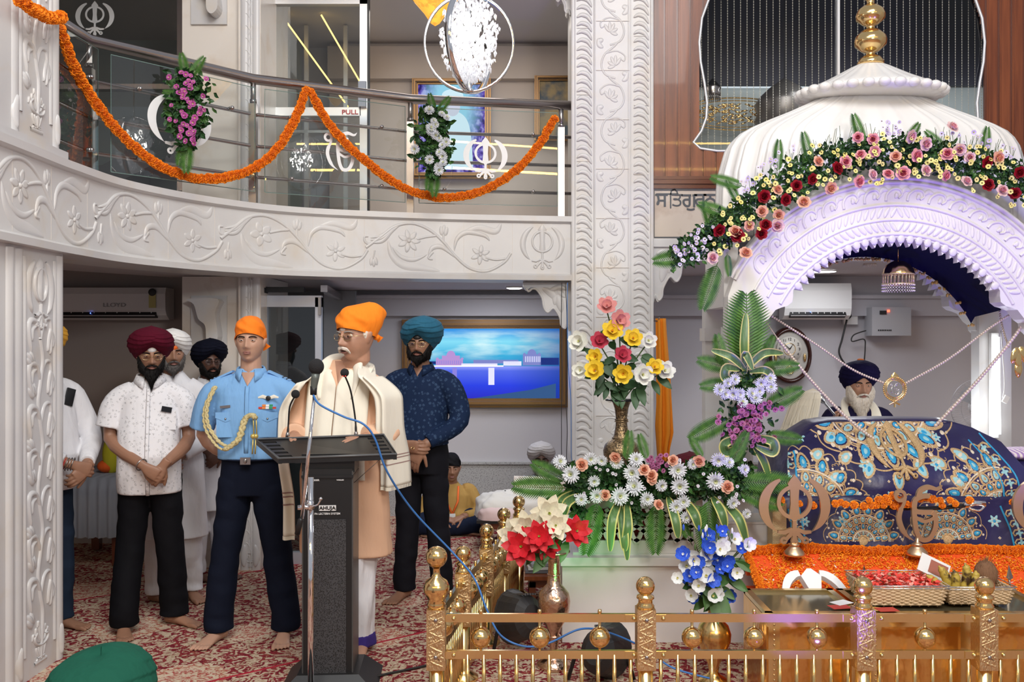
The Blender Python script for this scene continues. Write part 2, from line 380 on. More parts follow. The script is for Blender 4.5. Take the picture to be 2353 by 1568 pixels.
mb = MB(); pr = [(0, -.19), (0, .185), (.012, .19), (.03, .2), (.03, .24), (-.34, .24), (-.34, -.24), (.026, -.24), (.03, -.205), (.012, -.195)]
R = []
for i in range(len(FP)):
    u = FL[i]; R.append([fmap(u, z, w_) for w_, z in pr])
mb.grid(R, True, False, 0, False, None, True); mb.build('beam_body', M_['marble'], root)
def flower_relief(mb, u, v, r, mp, n=6, h=.012, rot=0, pointed=True):
    for k in range(n):
        a = rot+2*PI*k/n
        mb.blob(u+math.cos(a)*r*.58, v+math.sin(a)*r*.58, r*.46, r*(.24 if pointed else .33), a, mp, h*(.85+.15*(k % 2)), n=10, cup=.35)
    mb.blob(u, v, r*.17, r*.17, 0, mp, h*1.3, n=8)
def bud_relief(mb, u, v, r, ang, mp, h=.011):
    ca, sa = math.cos(ang), math.sin(ang)
    for o, k in ((.55, 0), (-.55, 0), (0, .2)):
        mb.blob(u+ca*r*(.5+k)-sa*o*r*.5, v+sa*r*(.5+k)+ca*o*r*.5, r*.62, r*.3, ang+o*.45, mp, h*(1 if o else 1.2), n=10)
def leaf_relief(mb, pts, wmax, mp, h=.010):
    P = cat([(a, b, 0) for a, b in pts], 6); n = len(P)
    hw = [max(.002, wmax*math.sin(PI*min(1, (i+.4)/n*1.0))**.8) for i in range(n)]
    mb.strip([(p.x, p.y) for p in P], hw, mp, h, 'dome')
def vine_relief(mb, pts, w0, w1, mp, h=.012, prof='dome'):
    P = cat([(a, b, 0) for a, b in pts], 6); n = len(P)
    mb.strip([(p.x, p.y) for p in P], [lerp(w0, w1, i/(n-1)) for i in range(n)], mp, h, prof)
mb = MB(); L = FL[-1]; PW = 1.06; k = 0; u0 = L-.42-PW
while u0 > .2:
    q = lambda a, b: (u0+a*PW, b)
    v1 = k % 3
    vine_relief(mb, [q(-.06, -.02), q(.04, .06), q(.14, .14), q(.26, .165), q(.38, .12), q(.48, .03), q(.56, -.07), q(.66, -.155), q(.78, -.175), q(.90, -.11), q(.95, -.04)], .012, .011, fmap, .014)
    vine_relief(mb, [q(.42, .08), q(.36, .07), q(.29, .05)], .011, .008, fmap)
    vine_relief(mb, [q(.91, -.08), q(.84, -.09), q(.77, -.075)], .010, .008, fmap)
    flower_relief(mb, *q(.235, .035), .085, fmap, 5 if v1 == 1 else 7, .013, k*.7, v1 != 1)
    flower_relief(mb, *q(.735, -.055), .075, fmap, 6, .012, k*1.1+.4)
    for dv, ww in ((0, .018), (.022, .016), (.042, .014)):   # feathered leaf
        leaf_relief(mb, [q(.17+dv*.5, .15+dv*.3), q(.11+dv*.3, .10+dv*.5), q(.05, .03+dv), q(-.03, .015+dv*.8)], ww, fmap, .012)
    vine_relief(mb, [q(-.03, .0), q(-.065, .02), q(-.07, .055), q(-.045, .06)], .012, .006, fmap)
    leaf_relief(mb, [q(.09, .03), q(.12, -.07), q(.20, -.14), q(.33, -.16), q(.45, -.18)], .032, fmap, .008)
    leaf_relief(mb, [q(.12, -.01), q(.18, -.08), q(.27, -.10), q(.36, -.06)], .018, fmap, .009)
    leaf_relief(mb, [q(.55, -.03), q(.57, .06), q(.64, .11), q(.76, .09), q(.80, .05)], .02, fmap, .012)
    leaf_relief(mb, [q(.60, .10), q(.72, .145), q(.84, .12), q(.88, .18)], .026, fmap, .007)
    leaf_relief(mb, [q(.56, -.08), q(.47, -.005), q(.40, -.01), q(.37, -.07)], .02, fmap, .012)
    vine_relief(mb, [q(.40, -.04), q(.37, -.085), q(.40, -.095)], .012, .006, fmap)
    vine_relief(mb, [q(.475, .04), q(.475, .09)], .008, .008, fmap); bud_relief(mb, *q(.475, .085), .06, 1.5, fmap)
    vine_relief(mb, [q(.0, -.04), q(-.01, -.10)], .006, .006, fmap); bud_relief(mb, *q(-.01, -.09), .055, -1.5, fmap)
    k += 1; u0 -= PW*1.0
symbol(mb, khanda_strokes(), L-.235, .012, .172, fmap, .014, 'dome')
mb.build('carved_vine', M_['marble'], root)
# joint lines between the slabs: thin grooves read as darker stone strips
mb = MB(); u = L-.46
while u > .2:
    mb.box(fmap(u, 0, .0), (.002, .002, .37), rot=(0, 0, 0)); u -= .365
mb.build('slab_joint', M_['marble_warm'], root)
# ceilings / upper floor
mb = MB(); edge = [fmap(u, 0, -.2) for u in [FL[-1]*i/24 for i in range(25)]]
def poly_slab(mb, pts, z0, z1):
    n = len(pts); mb.add([(x, y, z0) for x, y in pts]+[(x, y, z1) for x, y in pts], [list(range(n)), list(range(n, 2*n))]+[[i, (i+1) % n, (i+1) % n+n, i+n] for i in range(n)])
poly_slab(mb, [(p.x, p.y) for p in edge]+[(.6, 8.63), (-2.45, 8.63), (-2.45, 6.8), (-2.55, 6.8), (-3.1, 6.0), (-6, 6.0), (-6, 2.6)], 2.125, 2.20)
poly_slab(mb, [(-2.4, 6.7), (-2.4, 8.63), (-6, 8.63), (-6, 5.9), (-2.9, 5.9)], 2.42, 2.5)
struct(mb.build('ceiling', M_['ceil']))
mb = MB(); poly_slab(mb, [(p.x, p.y) for p in edge]+[(.6, 8.63), (-6, 8.63), (-6, 2.6)], 2.50, 2.57); struct(mb.build('floor', M_['marble_warm']))
mb = MB(); mb.box((3.6, 7.82, 2.30), (6.1, 1.7, .08)); struct(mb.build('ceiling', M_['ceil']))
mb = MB(); mb.box((-2.4, 7.6, 4.47), (7, 2.2, .1)); mb.box((-4.1, 5.0, 4.47), (3.5, 4, .1)); struct(mb.build('ceiling', M_['ceil']))
# side walls
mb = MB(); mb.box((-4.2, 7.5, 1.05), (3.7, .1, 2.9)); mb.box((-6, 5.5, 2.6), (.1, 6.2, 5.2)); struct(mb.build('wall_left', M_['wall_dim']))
mb = MB(); mb.box((6.7, 6.0, 2.6), (.1, 6, 5.2)); struct(mb.build('wall_right', M_['wall']))
mb = MB(); mb.box((-.2, 8.56, 3.5), (3.0, .1, 1.9)); mb.box((-.2, 8.48, 4.22), (3.0, .12, .30)); struct(mb.build('wall_upper', M_['wall_warm']))
# ---------------------------------------------------------------- left carved column (face towards +x)
def pot_relief(mb, u, v, s, mp):
    mb.strip([(u-.75*s, v), (u+.75*s, v)], .12*s, mp, .012, 'dome'); mb.strip([(u-.42*s, v+.28*s), (u+.42*s, v+.28*s)], .07*s, mp, .016, 'dome')
    for i in range(5): leaf_relief(mb, [(u+(i-2)*.12*s, v+.3*s), (u+(i-2)*.22*s, v+.7*s), (u+(i-2)*.28*s, v+1.0*s)], .11*s, mp, .014)
    for i in range(5): leaf_relief(mb, [(u+(i-2)*.1*s, v+.25*s), (u+(i-2)*.25*s, v+.1*s)], .1*s, mp, .012)
    vine_relief(mb, [(u-.5*s, v+1.9*s), (u-.8*s, v+1.6*s), (u-.5*s, v+1.2*s), (u+.1*s, v+1.05*s), (u+.7*s, v+1.2*s), (u+.85*s, v+1.55*s), (u+.5*s, v+1.6*s)], .1*s, .07*s, mp, .02)
    for q in (-1, 1):
        for o, hgt in ((.25, 2.6), (.5, 2.2), (.8, 1.9)):
            leaf_relief(mb, [(u+q*.05*s, v+1.2*s), (u+q*o*.6*s, v+hgt*.75*s), (u+q*o*1.1*s, v+hgt*s), (u+q*(o*1.1+.12)*s, v+(hgt-.35)*s)], .1*s, mp, .014)
def lily_branch(mb, u, v, s, q, mp):
    """one side branch with drooping bells; q = side"""
    vine_relief(mb, [(u, v), (u+q*.3*s, v+.75*s), (u+q*.75*s, v+.85*s), (u+q*.85*s, v+.4*s)], .10*s, .07*s, mp, .016)
    for k, (a, b) in enumerate(((.70, -.5), (.9, -.62), (1.05, -.35))):
        leaf_relief(mb, [(u+q*.8*s, v+.5*s), (u+q*a*s, v+0*s), (u+q*(a-.12)*s, v+b*s)], .11*s, mp, .018)
def leaf_branch(mb, u, v, s, q, mp):
    leaf_relief(mb, [(u, v), (u+q*.35*s, v+.7*s), (u+q*.85*s, v+.72*s), (u+q*.9*s, v+.1*s), (u+q*.72*s, v-.6*s)], .14*s, mp, .02)
    leaf_relief(mb, [(u+q*.3*s, v+.55*s), (u+q*.6*s, v+.4*s), (u+q*.66*s, v-.05*s)], .1*s, mp, .014)
def column_relief(mb, mp, z0, z1, s, seed=0, top_khanda=False):
    pot_relief(mb, 0, z0+.06*s/.13, s*.62, mp); v = z0+.06*s/.13+s*.9; q = 1; i = 0; path = [(0, v-.1)]
    lim = z1-(4.2*s if top_khanda else 1.0*s)
    while v < lim:
        v += 1.7*s; path.append((q*.18*s, v-.8*s)); path.append((0, v))
        leaf_branch(mb, 0, v, s*.95, -1, mp); lily_branch(mb, 0, v, s*.95, 1, mp)
        if i % 2: bud_relief(mb, q*.45*s, v-.55*s, s*.5, 1.0 if q > 0 else 2.1, mp, .016)
        else: bud_relief(mb, -.55*s, v-1.0*s, s*.5, 2.3, mp, .016)
        q = -q; i += 1
    P = cat([(a, b, 0) for a, b in path], 6); mb.strip([(p.x, p.y) for p in P], [.10*s]*len(P), mp, .017, 'dome')
    if top_khanda: symbol(mb, khanda_strokes(), 0, z1-1.6*s, 1.45*s, mp, .02, 'dome', sx=.72)
def pilaster_front(root, O, U, wd, z0, z1, s, kh=False, name='carved_vine', mt='marble'):
    """mouldings and vine on a flat face centred at O, width wd"""
    mp = planeM(O, U, (0, 0, 1)); mb = MB(); hw = wd/2
    for sg in (-1, 1):
        mb.strip([(sg*(hw-.035), z0), (sg*(hw-.035), z1)], .03, mp, .02, 'dome'); mb.strip([(sg*(hw-.085), z0+.12), (sg*(hw-.085), z1-.03)], .014, mp, .014, 'dome')
        leaf_relief(mb, [(sg*(hw-.035), z0+.02), (sg*(hw-.03), z0+.10), (sg*(hw-.038), z0+.19)], .028, mp, .034)
    mb.build('moulding', M_[mt], root)
    mb = MB(); column_relief(mb, mp, z0, z1, s, 0, kh); mb.build(name, M_[mt], root)
root = empty('marble_column', (-2.6, 4.49, 0), 'carved white marble column at the left edge with pot and vine relief below the curved beam', 'column')
mb = MB(); mb.box((-2.65, 4.38, 1.05), (.6, .80, 2.11)); mb.build('column_shaft', M_['marble'], root)
pilaster_front(root, (-2.35, 4.55, 0), (0, 1, 0), .46, 0, 2.09, .125, True)
mp = planeM((-2.35, 4.15, 0), (0, 1, 0), (0, 0, 1)); mb = MB(); mb.strip([(.12, 0), (.12, 2.09)], .03, mp, .03, 'dome'); mb.build('moulding', M_['marble'], root)
mb = MB(); mp = planeM((-2.9, 4.785, 2.105), (1, 0, 0), (0, 0, -1))
root = empty('marble_column', (-2.6, 4.49, 2.59), 'upper carved white marble column standing on the curved beam at the top left corner', 'column')
mb = MB(); mb.box((-2.67, 4.38, 3.79), (.6, .80, 2.4)); mb.box((-2.64, 4.40, 2.61), (.62, .80, .06)); mb.build('column_shaft', M_['marble'], root)
pilaster_front(root, (-2.37, 4.55, 0), (0, 1, 0), .46, 2.64, 4.99, .125)
# ---------------------------------------------------------------- middle pillar, lower and upper
for zz0, zz1, lb in ((0, 2.12, 'beige marble pillar behind the men in white, with a scroll bracket on its face'), (2.57, 4.42, 'beige marble pillar between the two upper glass panes')):
    root = empty('marble_pillar', (-2.1, 6.9, zz0), lb, 'pillar')
    mb = MB(); mb.box((-2.18, 7.06, (zz0+zz1)/2), (.44, .82, zz1-zz0)); mb.box((-1.89, 6.98, (zz0+zz1)/2), (.16, .80, zz1-zz0)); mb.build('pillar_shaft', M_['marble_warm'], root)
    pilaster_front(root, (-1.885, 6.58, 0), (1, 0, 0), .15, zz0, zz1, .052, False, mt='marble')
    mp = planeM((-2.3, 6.65, 0), (1, 0, 0), (0, 0, 1)); mb = MB(); zt = zz1-.17 if zz0 == 0 else zz1-.1
    mb.box((-2.20, 6.64, zt-.17), (.26, .02, .40))
    out = [(-.02, zt), (.03, zt-.04), (.06, zt-.14), (.11, zt-.19), (.12, zt-.30), (.16, zt-.33), (.20, zt-.27), (.18, zt-.1), (.2, zt)]
    out = [(p.x, p.y) for p in cat([(a, b, 0) for a, b in out], 4, True)]
    mb.prism(out, mp, .0, .13, 0); mb.build('scroll_bracket', M_['marble'], root)
# ---------------------------------------------------------------- big right column
root = empty('marble_column', (.75, 7.1, 0), 'tall carved white marble column rising full height behind the brass flower vase', 'column')
mb = MB(); mb.box((.755, 7.15, 2.6), (.60, .58, 5.2)); mb.box((.755, 6.88, 2.6), (.26, .06, 5.2)); mb.build('column_shaft', M_['marble'], root)
mp = planeM((.455, 6.855, 0), (1, 0, 0), (0, 0, 1)); mb = MB()
for a, b_, h in ((.005, .016, .012), (.166, .008, .012), (.182, .005, .008), (.418, .008, .012), (.432, .005, .008), (.595, .012, .012)): mb.strip([(a, 0), (a, 5.2)], b_, mp, h+.0, 'dome')
mb.build('moulding', M_['marble'], root)
mb = MB(); z = .3
for cx_, sg in ((.088, 1), (.515, 1)):                       # gadroon ropes
    z = .2
    while z < 4.9:
        leaf_relief(mb, [(cx_-.058, z+.035), (cx_-.02, z+.055), (cx_+.025, z+.04), (cx_+.055, z-.01)], .017, mp, .012); z += .062
mb.build('rope_carving', M_['marble'], root)
mb = MB(); z = .5; q = 1; mp2 = planeM((.755, 6.85, 0), (1, 0, 0), (0, 0, 1))
while z < 4.9:
    vine_relief(mb, [(-q*.02, z-.13), (q*.055, z-.10), (q*.085, z-.03), (q*.06, z+.05), (0, z+.10), (-q*.03, z+.13)], .008, .008, mp2, .008)
    for a in (-.3, .35, 1.0, 1.6, 2.3): aa = a if q > 0 else PI-a; leaf_relief(mb, [(-q*.02, z-.035), (-q*.02+math.cos(aa)*.035, z-.035+math.sin(aa)*.04), (-q*.02+math.cos(aa)*.06, z-.03+math.sin(aa)*.075)], .014, mp2, .008)
    vine_relief(mb, [(q*.05, z+.06), (-q*.03, z+.075), (-q*.09, z+.04), (-q*.085, z+.0), (-q*.06, z+.015)], .007, .005, mp2, .008)
    leaf_relief(mb, [(q*.07, z+.1), (q*.10, z+.12), (q*.11, z+.17)], .02, mp2, .008); leaf_relief(mb, [(-q*.07, z-.09), (-q*.11, z-.10)], .02, mp2, .008)
    z += .25; q = -q
mb.build('carved_vine', M_['marble'], root)
mb = MB(); rr = rnd(3)
for i in range(13): mb.box((.755, 6.845, .35+i*.37), (.25, .004, .0025))
for i in range(9): mb.box((.541, 6.853, .5+i*.5), (.11, .004, .0025)); mb.box((.969, 6.853, .3+i*.52), (.11, .004, .0025))
mb.build('slab_joint', M_['marble_warm'], root)
def scroll_bracket(name, x0, dirx, y, zt, wd, ht, label, parent=None, mt='marble', th=.12, extra=None):
    mp = planeM((x0, y, zt), (dirx, 0, 0), (0, 0, 1)) if dirx > 0 else (lambda u, v, w: V((x0-u, y-w, zt+v)))
    o = parent or empty(name, (x0+dirx*wd/2, y, zt), label, 'bracket')
    k = [(0, 0), (wd, 0), (wd*1.0, -.08*ht), (wd*.93, -.16*ht), (wd*.84, -.10*ht), (wd*.74, -.13*ht), (wd*.62, -.30*ht), (wd*.58, -.50*ht), (wd*.50, -.60*ht), (wd*.40, -.52*ht), (wd*.33, -.54*ht), (wd*.22, -.72*ht), (wd*.20, -.86*ht), (wd*.13, -.93*ht), (wd*.06, -.84*ht), (0, -1.0*ht)]
    out = [V((0, 0, 0)), V((wd, 0, 0))]+cat([(a, b, 0) for a, b in k[2:]], 4)
    out = [(p.x, p.y) for p in out]; mb = MB(); mb.prism(out, mp, -th, 0); mb.build('bracket_body', M_[mt], o)
    mb = MB(); ins = [(p[0]*.92+.012, p[1]*.94-.012) for p in out[2:]]; mb.strip(ins, .008, mp, .008, 'dome')
    leaf_relief(mb, [(wd*.2, -.6*ht), (wd*.3, -.3*ht), (wd*.6, -.12*ht)], .03*wd/.3, mp, .012); leaf_relief(mb, [(wd*.12, -.3*ht), (wd*.3, -.2*ht), (wd*.35, -.45*ht)], .03, mp, .012)
    leaf_relief(mb, [(wd*.1, -.15*ht), (wd*.25, -.1*ht), (wd*.5, -.2*ht)], .025, mp, .01)
    mb.build('carving', M_[mt], o); return o
scroll_bracket('marble_bracket', .455, -1, 6.99, 2.10, .37, .385, 'scrolled marble bracket left of the tall column, under the curved beam beside the television')
scroll_bracket('marble_bracket', 1.055, 1, 6.95, 2.375, .40, .46, 'scrolled marble bracket right of the tall column, under the painted lettering')
scroll_bracket('marble_bracket', .455, -1, 6.99, 4.42, .20, .28, 'small scrolled marble bracket at the top edge left of the tall column')
# ---------------------------------------------------------------- lintel wall with wood panelling and the shaped window
WY = 6.95
def wpx(px, py, d=WY): p = at(px, py, d); return p.x, p.z
mb = MB(); mb.box((3.7, 7.03, 2.6), (5.4, .12, .44)); struct(mb.build('wall_lintel', M_['marble_warm']))
mb = MB(); mb.box((3.7, 6.955, 2.39), (5.4, .05, .05)); mb.box((3.7, 6.96, 2.42), (5.4, .04, .02)); struct(mb.build('trim_2', M_['marble']))
M_['wood'] = mat('varnished_wood', (.25, .068, .02), .3, vary=(3, (.13, .03, .009), .3, .65, (8, 8, .6)), coat=.15)
M_['wood_dk'] = mat('dark_wood_bead', (.13, .035, .015), .25, coat=.3)
hx, hz = 1937, 0
left = [(1665, -60), (1632, -10), (1614, 40), (1608, 95), (1611, 140), (1620, 190), (1626, 235), (1624, 270), (1613, 300), (1594, 326), (1610, 340), (1650, 346), (1720, 345), (1800, 345)]
outl = left+[(1937, 345)]+[(2*hx-a, b) for a, b in reversed(left)]
outl += [(2190, -90), (2100, -120), (1937, -135), (1780, -120), (1684, -90)]
OW = [wpx(*p) for p in outl]
def hole(x):
    zs = []
    for (x0, z0), (x1, z1) in zip(OW, OW[1:]+OW[:1]):
        if (x0 <= x < x1) or (x1 <= x < x0): zs.append(z0+(z1-z0)*(x-x0)/(x1-x0))
    return (min(zs), max(zs)) if len(zs) > 1 else None
root = empty('wood_panelling', (3.6, WY, 2.8), 'varnished brown tongue and groove panelling around the shaped window', 'panelling')
x = 1.06; z0 = wpx(0, 415)[1]; z1 = 4.95; mb = MB(); md = MB()
while x < 6.0:
    for j in range(8):
        a = x+.098*j/8; b_ = a+.098/8; h = hole((a+b_)/2)
        g = .0 if j in (0, 7) else (.010 if j in (1, 6) else .014)
        segs = [(z0, z1)] if not h else [(z0, h[0]), (h[1], z1)]
        for q0, q1 in segs:
            if q1-q0 > .01: (md if j == 0 else mb).box(((a+b_)/2, WY+.04-g/2, (q0+q1)/2), (b_-a, .02+g, q1-q0))
    x += .098
mb.build('planks', M_['wood'], root); md.build('groove', M_['wood_dk'], root)
mb = MB(); mb.box((3.6, WY+.0, z0-.015), (5.1, .07, .03)); mb.box((3.6, WY+.01, z0-.045), (5.1, .06, .035)); mb.box((3.6, WY+.02, z0+.02), (5.1, .05, .025)); mb.build('rail_moulding', M_['wood_dk'], root)
root = empty('window_1', (3.6, WY, 2.9)); struct(root)
mb = MB(); P3 = [V((a, WY+.02, b)) for a, b in OW]; mb.tube(P3, .011, 6, 0, True, False, True); mb.box((wpx(1929, 0)[0], WY+.03, 4.0), (.018, .03, 2.2)); mb.build('window_frame', M_['alu'], root)
n = len(OW); cx_, cz_ = wpx(1937, 120); mb = MB(); mb.add([(cx_, WY+.045, cz_)]+[(a, WY+.045, b) for a, b in OW], [[0, i+1, (i+1) % n+1] for i in range(n)]); mb.build('pane', M_['glass_win'], root)
# the room seen through it
def inner_wall_mat():  # plain grey-blue wall colour, no emission
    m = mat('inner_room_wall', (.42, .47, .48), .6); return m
mb = MB(); mb.box((3.7, 8.5, 3.2), (6, .05, 1.7)); struct(mb.build('wall_inner', inner_wall_mat()))
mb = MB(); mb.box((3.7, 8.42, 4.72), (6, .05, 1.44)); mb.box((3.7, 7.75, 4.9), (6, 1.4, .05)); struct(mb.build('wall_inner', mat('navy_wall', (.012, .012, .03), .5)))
mb = MB(); mb.box((3.7, 7.8, 2.66), (6, 1.5, .1)); struct(mb.build('floor', M_['marble_warm']))
mb = MB(); rr = rnd(5); x0, x1 = wpx(1612, 0, 7.25)[0], wpx(2300, 0, 7.25)[0]; ns = 47
for i in range(ns):
    x = lerp(x0, x1, i/(ns-1)); zt = 4.85; zb = lerp(3.0, 3.6, i/ns) if i < 33 else 3.1; mb.tube([(x, 7.25, zb), (x, 7.25, zt)], .0011, 4, 0, False)
    z = zb
    while z < zt:
        r = .0045; mb.add([(x-r, 7.25, z), (x, 7.25-r, z), (x+r, 7.25, z), (x, 7.25+r, z), (x, 7.25, z+r*1.6), (x, 7.25, z-r*1.6)], [[0, 1, 4], [1, 2, 4], [2, 3, 4], [3, 0, 4], [1, 0, 5], [2, 1, 5], [3, 2, 5], [0, 3, 5]]); z += .021
tag(mb.build('bead_curtain', mat('crystal_bead', (1, .95, .82), .1, .3)), 'glittering strings of small beads hanging behind the shaped window', 'bead curtain', kind='stuff')
# light strip, plaque, lamps in the room behind
o = MB(); a = at(1645, 190, 8.45); b_ = at(1910, 187, 8.45); o.box(((a.x+b_.x)/2, 8.455, a.z), (b_.x-a.x, .04, .085)); tag(o.build('light_panel', emi('pale_panel', (.85, .93, 1), .9)), 'long pale light strip seen through the shaped window', 'light')
root = empty('wall_plaque', at(1690, 262, 8.2), 'oval gold plaque of tiny figures seen low through the shaped window', 'plaque'); mb = MB(); c = at(1690, 262, 8.2)
mb.tube([(c.x+.5*math.cos(t*PI/20), 8.2, c.z+.145*math.sin(t*PI/20)) for t in range(40)], .007, 6, 0, True, False, True); mb.tube([(c.x+.46*math.cos(t*PI/20), 8.2, c.z+.12*math.sin(t*PI/20)) for t in range(40)], .005, 6, 0, True, False, True); mb.build('rim', M_['gold'], root)
mb = MB()
for i in range(160):
    t = rr.random()*2*PI; q = math.sqrt(rr.random()); mb.ball((c.x+.40*q*math.cos(t), 8.2, c.z+.09*q*math.sin(t)), (.03, .01, .008), 6, 4, rot=(0, rr.uniform(-.5, .5), 0))
mb.build('figures', M_['gold'], root)
def lamp_shape(px0, px1, py0, py1, d, m_, label, name='hanging_lamp'):
    a = at(px0, py0, d); b = at(px1, py1, d); w_ = (b.x-a.x)/2; h = a.z-b.z; c = V(((a.x+b.x)/2, d, b.z)); mb = MB()
    mb.lathe([(w_*.8, 0), (w_, .1*h), (w_*.9, .3*h), (w_, .45*h), (w_*.85, .6*h), (w_*.5, .8*h), (.01, h)], c, 20); o = mb.build(name, m_, None, loc=c); mb = MB()
    tag(o, label, 'lamp'); mb.tube([(c.x, d, c.z+h), (c.x, d, 4.8)], .004, 5); mb.build('cord', M_['wire'], o)
    mb = MB()
    for i in range(26): mb.tube([c+V((w_*.95*math.cos(i*.242), w_*.95*math.sin(i*.242), .03*h)), c+V((w_*.95*math.cos(i*.242), w_*.95*math.sin(i*.242), -.2*h))], .004, 4)
    mb.build('bead_fringe', m_, o)
lamp_shape(1618, 1657, 182, 222, 7.7, M_['steel_dark'], 'small dark bell lamp hanging at the left behind the shaped window')
lamp_shape(1735, 1870, 180, 290, 8.0, mat('dull_pewter', (.22, .2, .19), .35, .7), 'wide dark tiered lamp hanging behind the shaped window')
# lettering panel -------------------------------------------------
root = empty('painted_sign', (1.25, 6.96, 2.6), 'cream painted panel with large dark grey Gurmukhi letters beside the dome', 'sign')
mb = MB(); a = at(1497, 428, 6.95); b_ = at(1720, 552, 6.95); mb.box(((a.x+b_.x)/2, 6.957, (a.z+b_.z)/2), (b_.x-a.x, .02, a.z-b_.z)); mb.build('panel', mat('cream_paint', (.66, .58, .48), .7, vary=(5, (.52, .42, .33), .36, .5)), root)
M_['sign_grey'] = mat('sign_grey', (.09, .10, .11), .6)
mb = MB(); mp = planeM((0, 6.944, 0), (1, 0, 0), (0, 0, 1)); e = .012; mb.strip([(b_.x, a.z-.03), (a.x+.02, a.z-.03), (a.x+.02, b_.z+.02), (b_.x, b_.z+.02)], .005, mp, .002, 'flat'); mb.build('border', M_['sign_grey'], root)
for ch, px in (('ਸ', 1520), ('ਤ', 1556), ('ਗੁ', 1584), ('ਰ', 1609), ('ਨ', 1632)):
    p = at(px, 462 if ch == 'ਗੁ' else 461, 6.944); text(ch, Matrix.Translation(p) @ Matrix.Rotation(PI/2, 4, 'X'), .15, M_['sign_grey'], root, bold=.0 if ch == 'ਤ' else .002)
p = at(1541, 462, 6.944); mp = planeM(p, (1, 0, 0), (0, 0, 1)); mb = MB(); mb.strip([(0, -.055), (0, .055), (.006, .078), (.03, .088), (.05, .07), (.05, .055)], .005, mp, .002, 'flat'); mb.strip([(-.11, .053), (.06, .053)], .005, mp, .002, 'flat'); mb.build('lettering', M_['sign_grey'], root)
# ================================================================ gallery railing, glass, doors, garlands
RPZ = 3.43
RP = [V((at(px, py, 1.78*F/(784-py)).x, 1.78*F/(784-py))) for px, py in ((60, 2), (205, 92), (582, 182), (943, 228), (1314, 243))]
def rseg(i, t): return RP[i].lerp(RP[i+1], t)
root = empty('balcony_railing', (-.8, 6.6, 2.58), 'stainless steel gallery railing with clear panes and white stick-on emblems', 'railing')
mb = MB(); mb.tube([(p.x, p.y, RPZ) for p in RP], .035, 14); mb.build('handrail', M_['steel_dark'], root)
for z in (3.19, 2.975, 2.765):
    mb = MB(); mb.tube([(p.x, p.y, z) for p in RP], .0125, 8); mb.build('mid_rail', M_['steel_dark'], root)
for i, p in enumerate(RP[1:4]+[rseg(3, .932)]):
    mb = MB(); mb.box((p.x, p.y, (2.56+3.26)/2), (.05, .05, .70)); mb.tube([(p.x, p.y, 3.26), (p.x, p.y, RPZ)], .018, 10); mb.tube([(p.x, p.y, 3.265), (p.x, p.y, 3.29)], .024, 10); mb.build('post', M_['steel'], root)
sym = {1: khanda_strokes(), 2: ekonkar_strokes(), 3: khanda_strokes()}
for i, (t0, t1) in ((0, (.3, 1.03)), (1, (.10, .985)), (2, (.06, .95)), (3, (.05, .90))):
    a = rseg(i, t0) if t1 <= 1 else rseg(i, t0); b = RP[i].lerp(RP[i+1], t1); d = (b-a).normalized(); nrm = V((d.y, -d.x)); L_ = (b-a).length
    off = .045; mp = planeM((a.x+nrm.x*off, a.y+nrm.y*off, 2.66), (d.x, d.y, 0), (0, 0, 1)); hgt = .70 if i else .72
    mb = MB(); mb.add([mp(0, 0, 0), mp(L_, 0, 0), mp(L_, hgt, 0), mp(0, hgt, 0)], [[0, 1, 2, 3]]); pane = mb.build('glass_pane', M_['glass'], root)
    mb = MB(); mb.strip([(0, 0), (L_, 0), (L_, hgt), (0, hgt), (0, 0)], .0025, mp, .004, 'flat', w0=-.004); mb.build('pane_edge', mat('glass_edge', (.16, .24, .22), .2), pane)
    if i in sym:
        mb = MB(); u = {1: .45, 2: .52, 3: .475}[i]*L_; symbol(mb, sym[i], u, {1: .355, 2: .33, 3: .345}[i], {1: .20, 2: .14, 3: .155}[i], mp, .002, 'flat', sx=1.08 if i != 2 else 1.0)
        mb.build('emblem', M_['white'], pane)
    for q in ((.18, .82) if i else (.8,)):
        for z in (3.19, 2.765): mb = MB(); m_ = mp(q*L_, z-2.66, .006); mb.tube([m_, m_+V((nrm.x, nrm.y, 0))*-.03+V((0, 0, 0))], .013, 10); mb.ball(m_+V((nrm.x, nrm.y, 0))*.004, .014, 10, 6); mb.build('pane_clamp', M_['steel'], root)
# marigold garlands ------------------------------------------------
def marigold_mesh(name, mats, r=1.0, seed=0, petals=70):
    rr = rnd(seed); mb = MB(); mb.ball((0, 0, 0), (r*.78, r*.78, r*.62), 10, 6, 1)
    for i in range(petals):
        z = 1-2*(i+.5)/petals; a = i*2.39996; q = math.sqrt(max(0, 1-z*z)); n = V((q*math.cos(a), q*math.sin(a), z*.8)).normalized()
        t = n.orthogonal().normalized(); t.rotate(Matrix.Rotation(rr.random()*6.28, 3, n)); b = n.cross(t); R = r*rr.uniform(.86, 1.06); wd = r*.26
        c = n*R*.72; tip = n*R
        mb.add([c-t*wd*.5, c+t*wd*.5, tip+t*wd+b*wd*.4*rr.uniform(-1, 1), tip+n*wd*.25, tip-t*wd+b*wd*.4*rr.uniform(-1, 1)], [[0, 1, 2, 3, 4]], 0)
    return mb.mesh(name, mats, False)
M_['mari'] = mat('marigold_petals', (1.0, .33, .008), .75, vary=(40, (.88, .21, .004), .3, .6))
M_['mari_d'] = mat('marigold_heart', (.55, .13, .005), .8)
MARI = [marigold_mesh('marigold_a', [M_['mari'], M_['mari_d']], 1, 1), marigold_mesh('marigold_b', [M_['mari'], M_['mari_d']], 1, 2)]
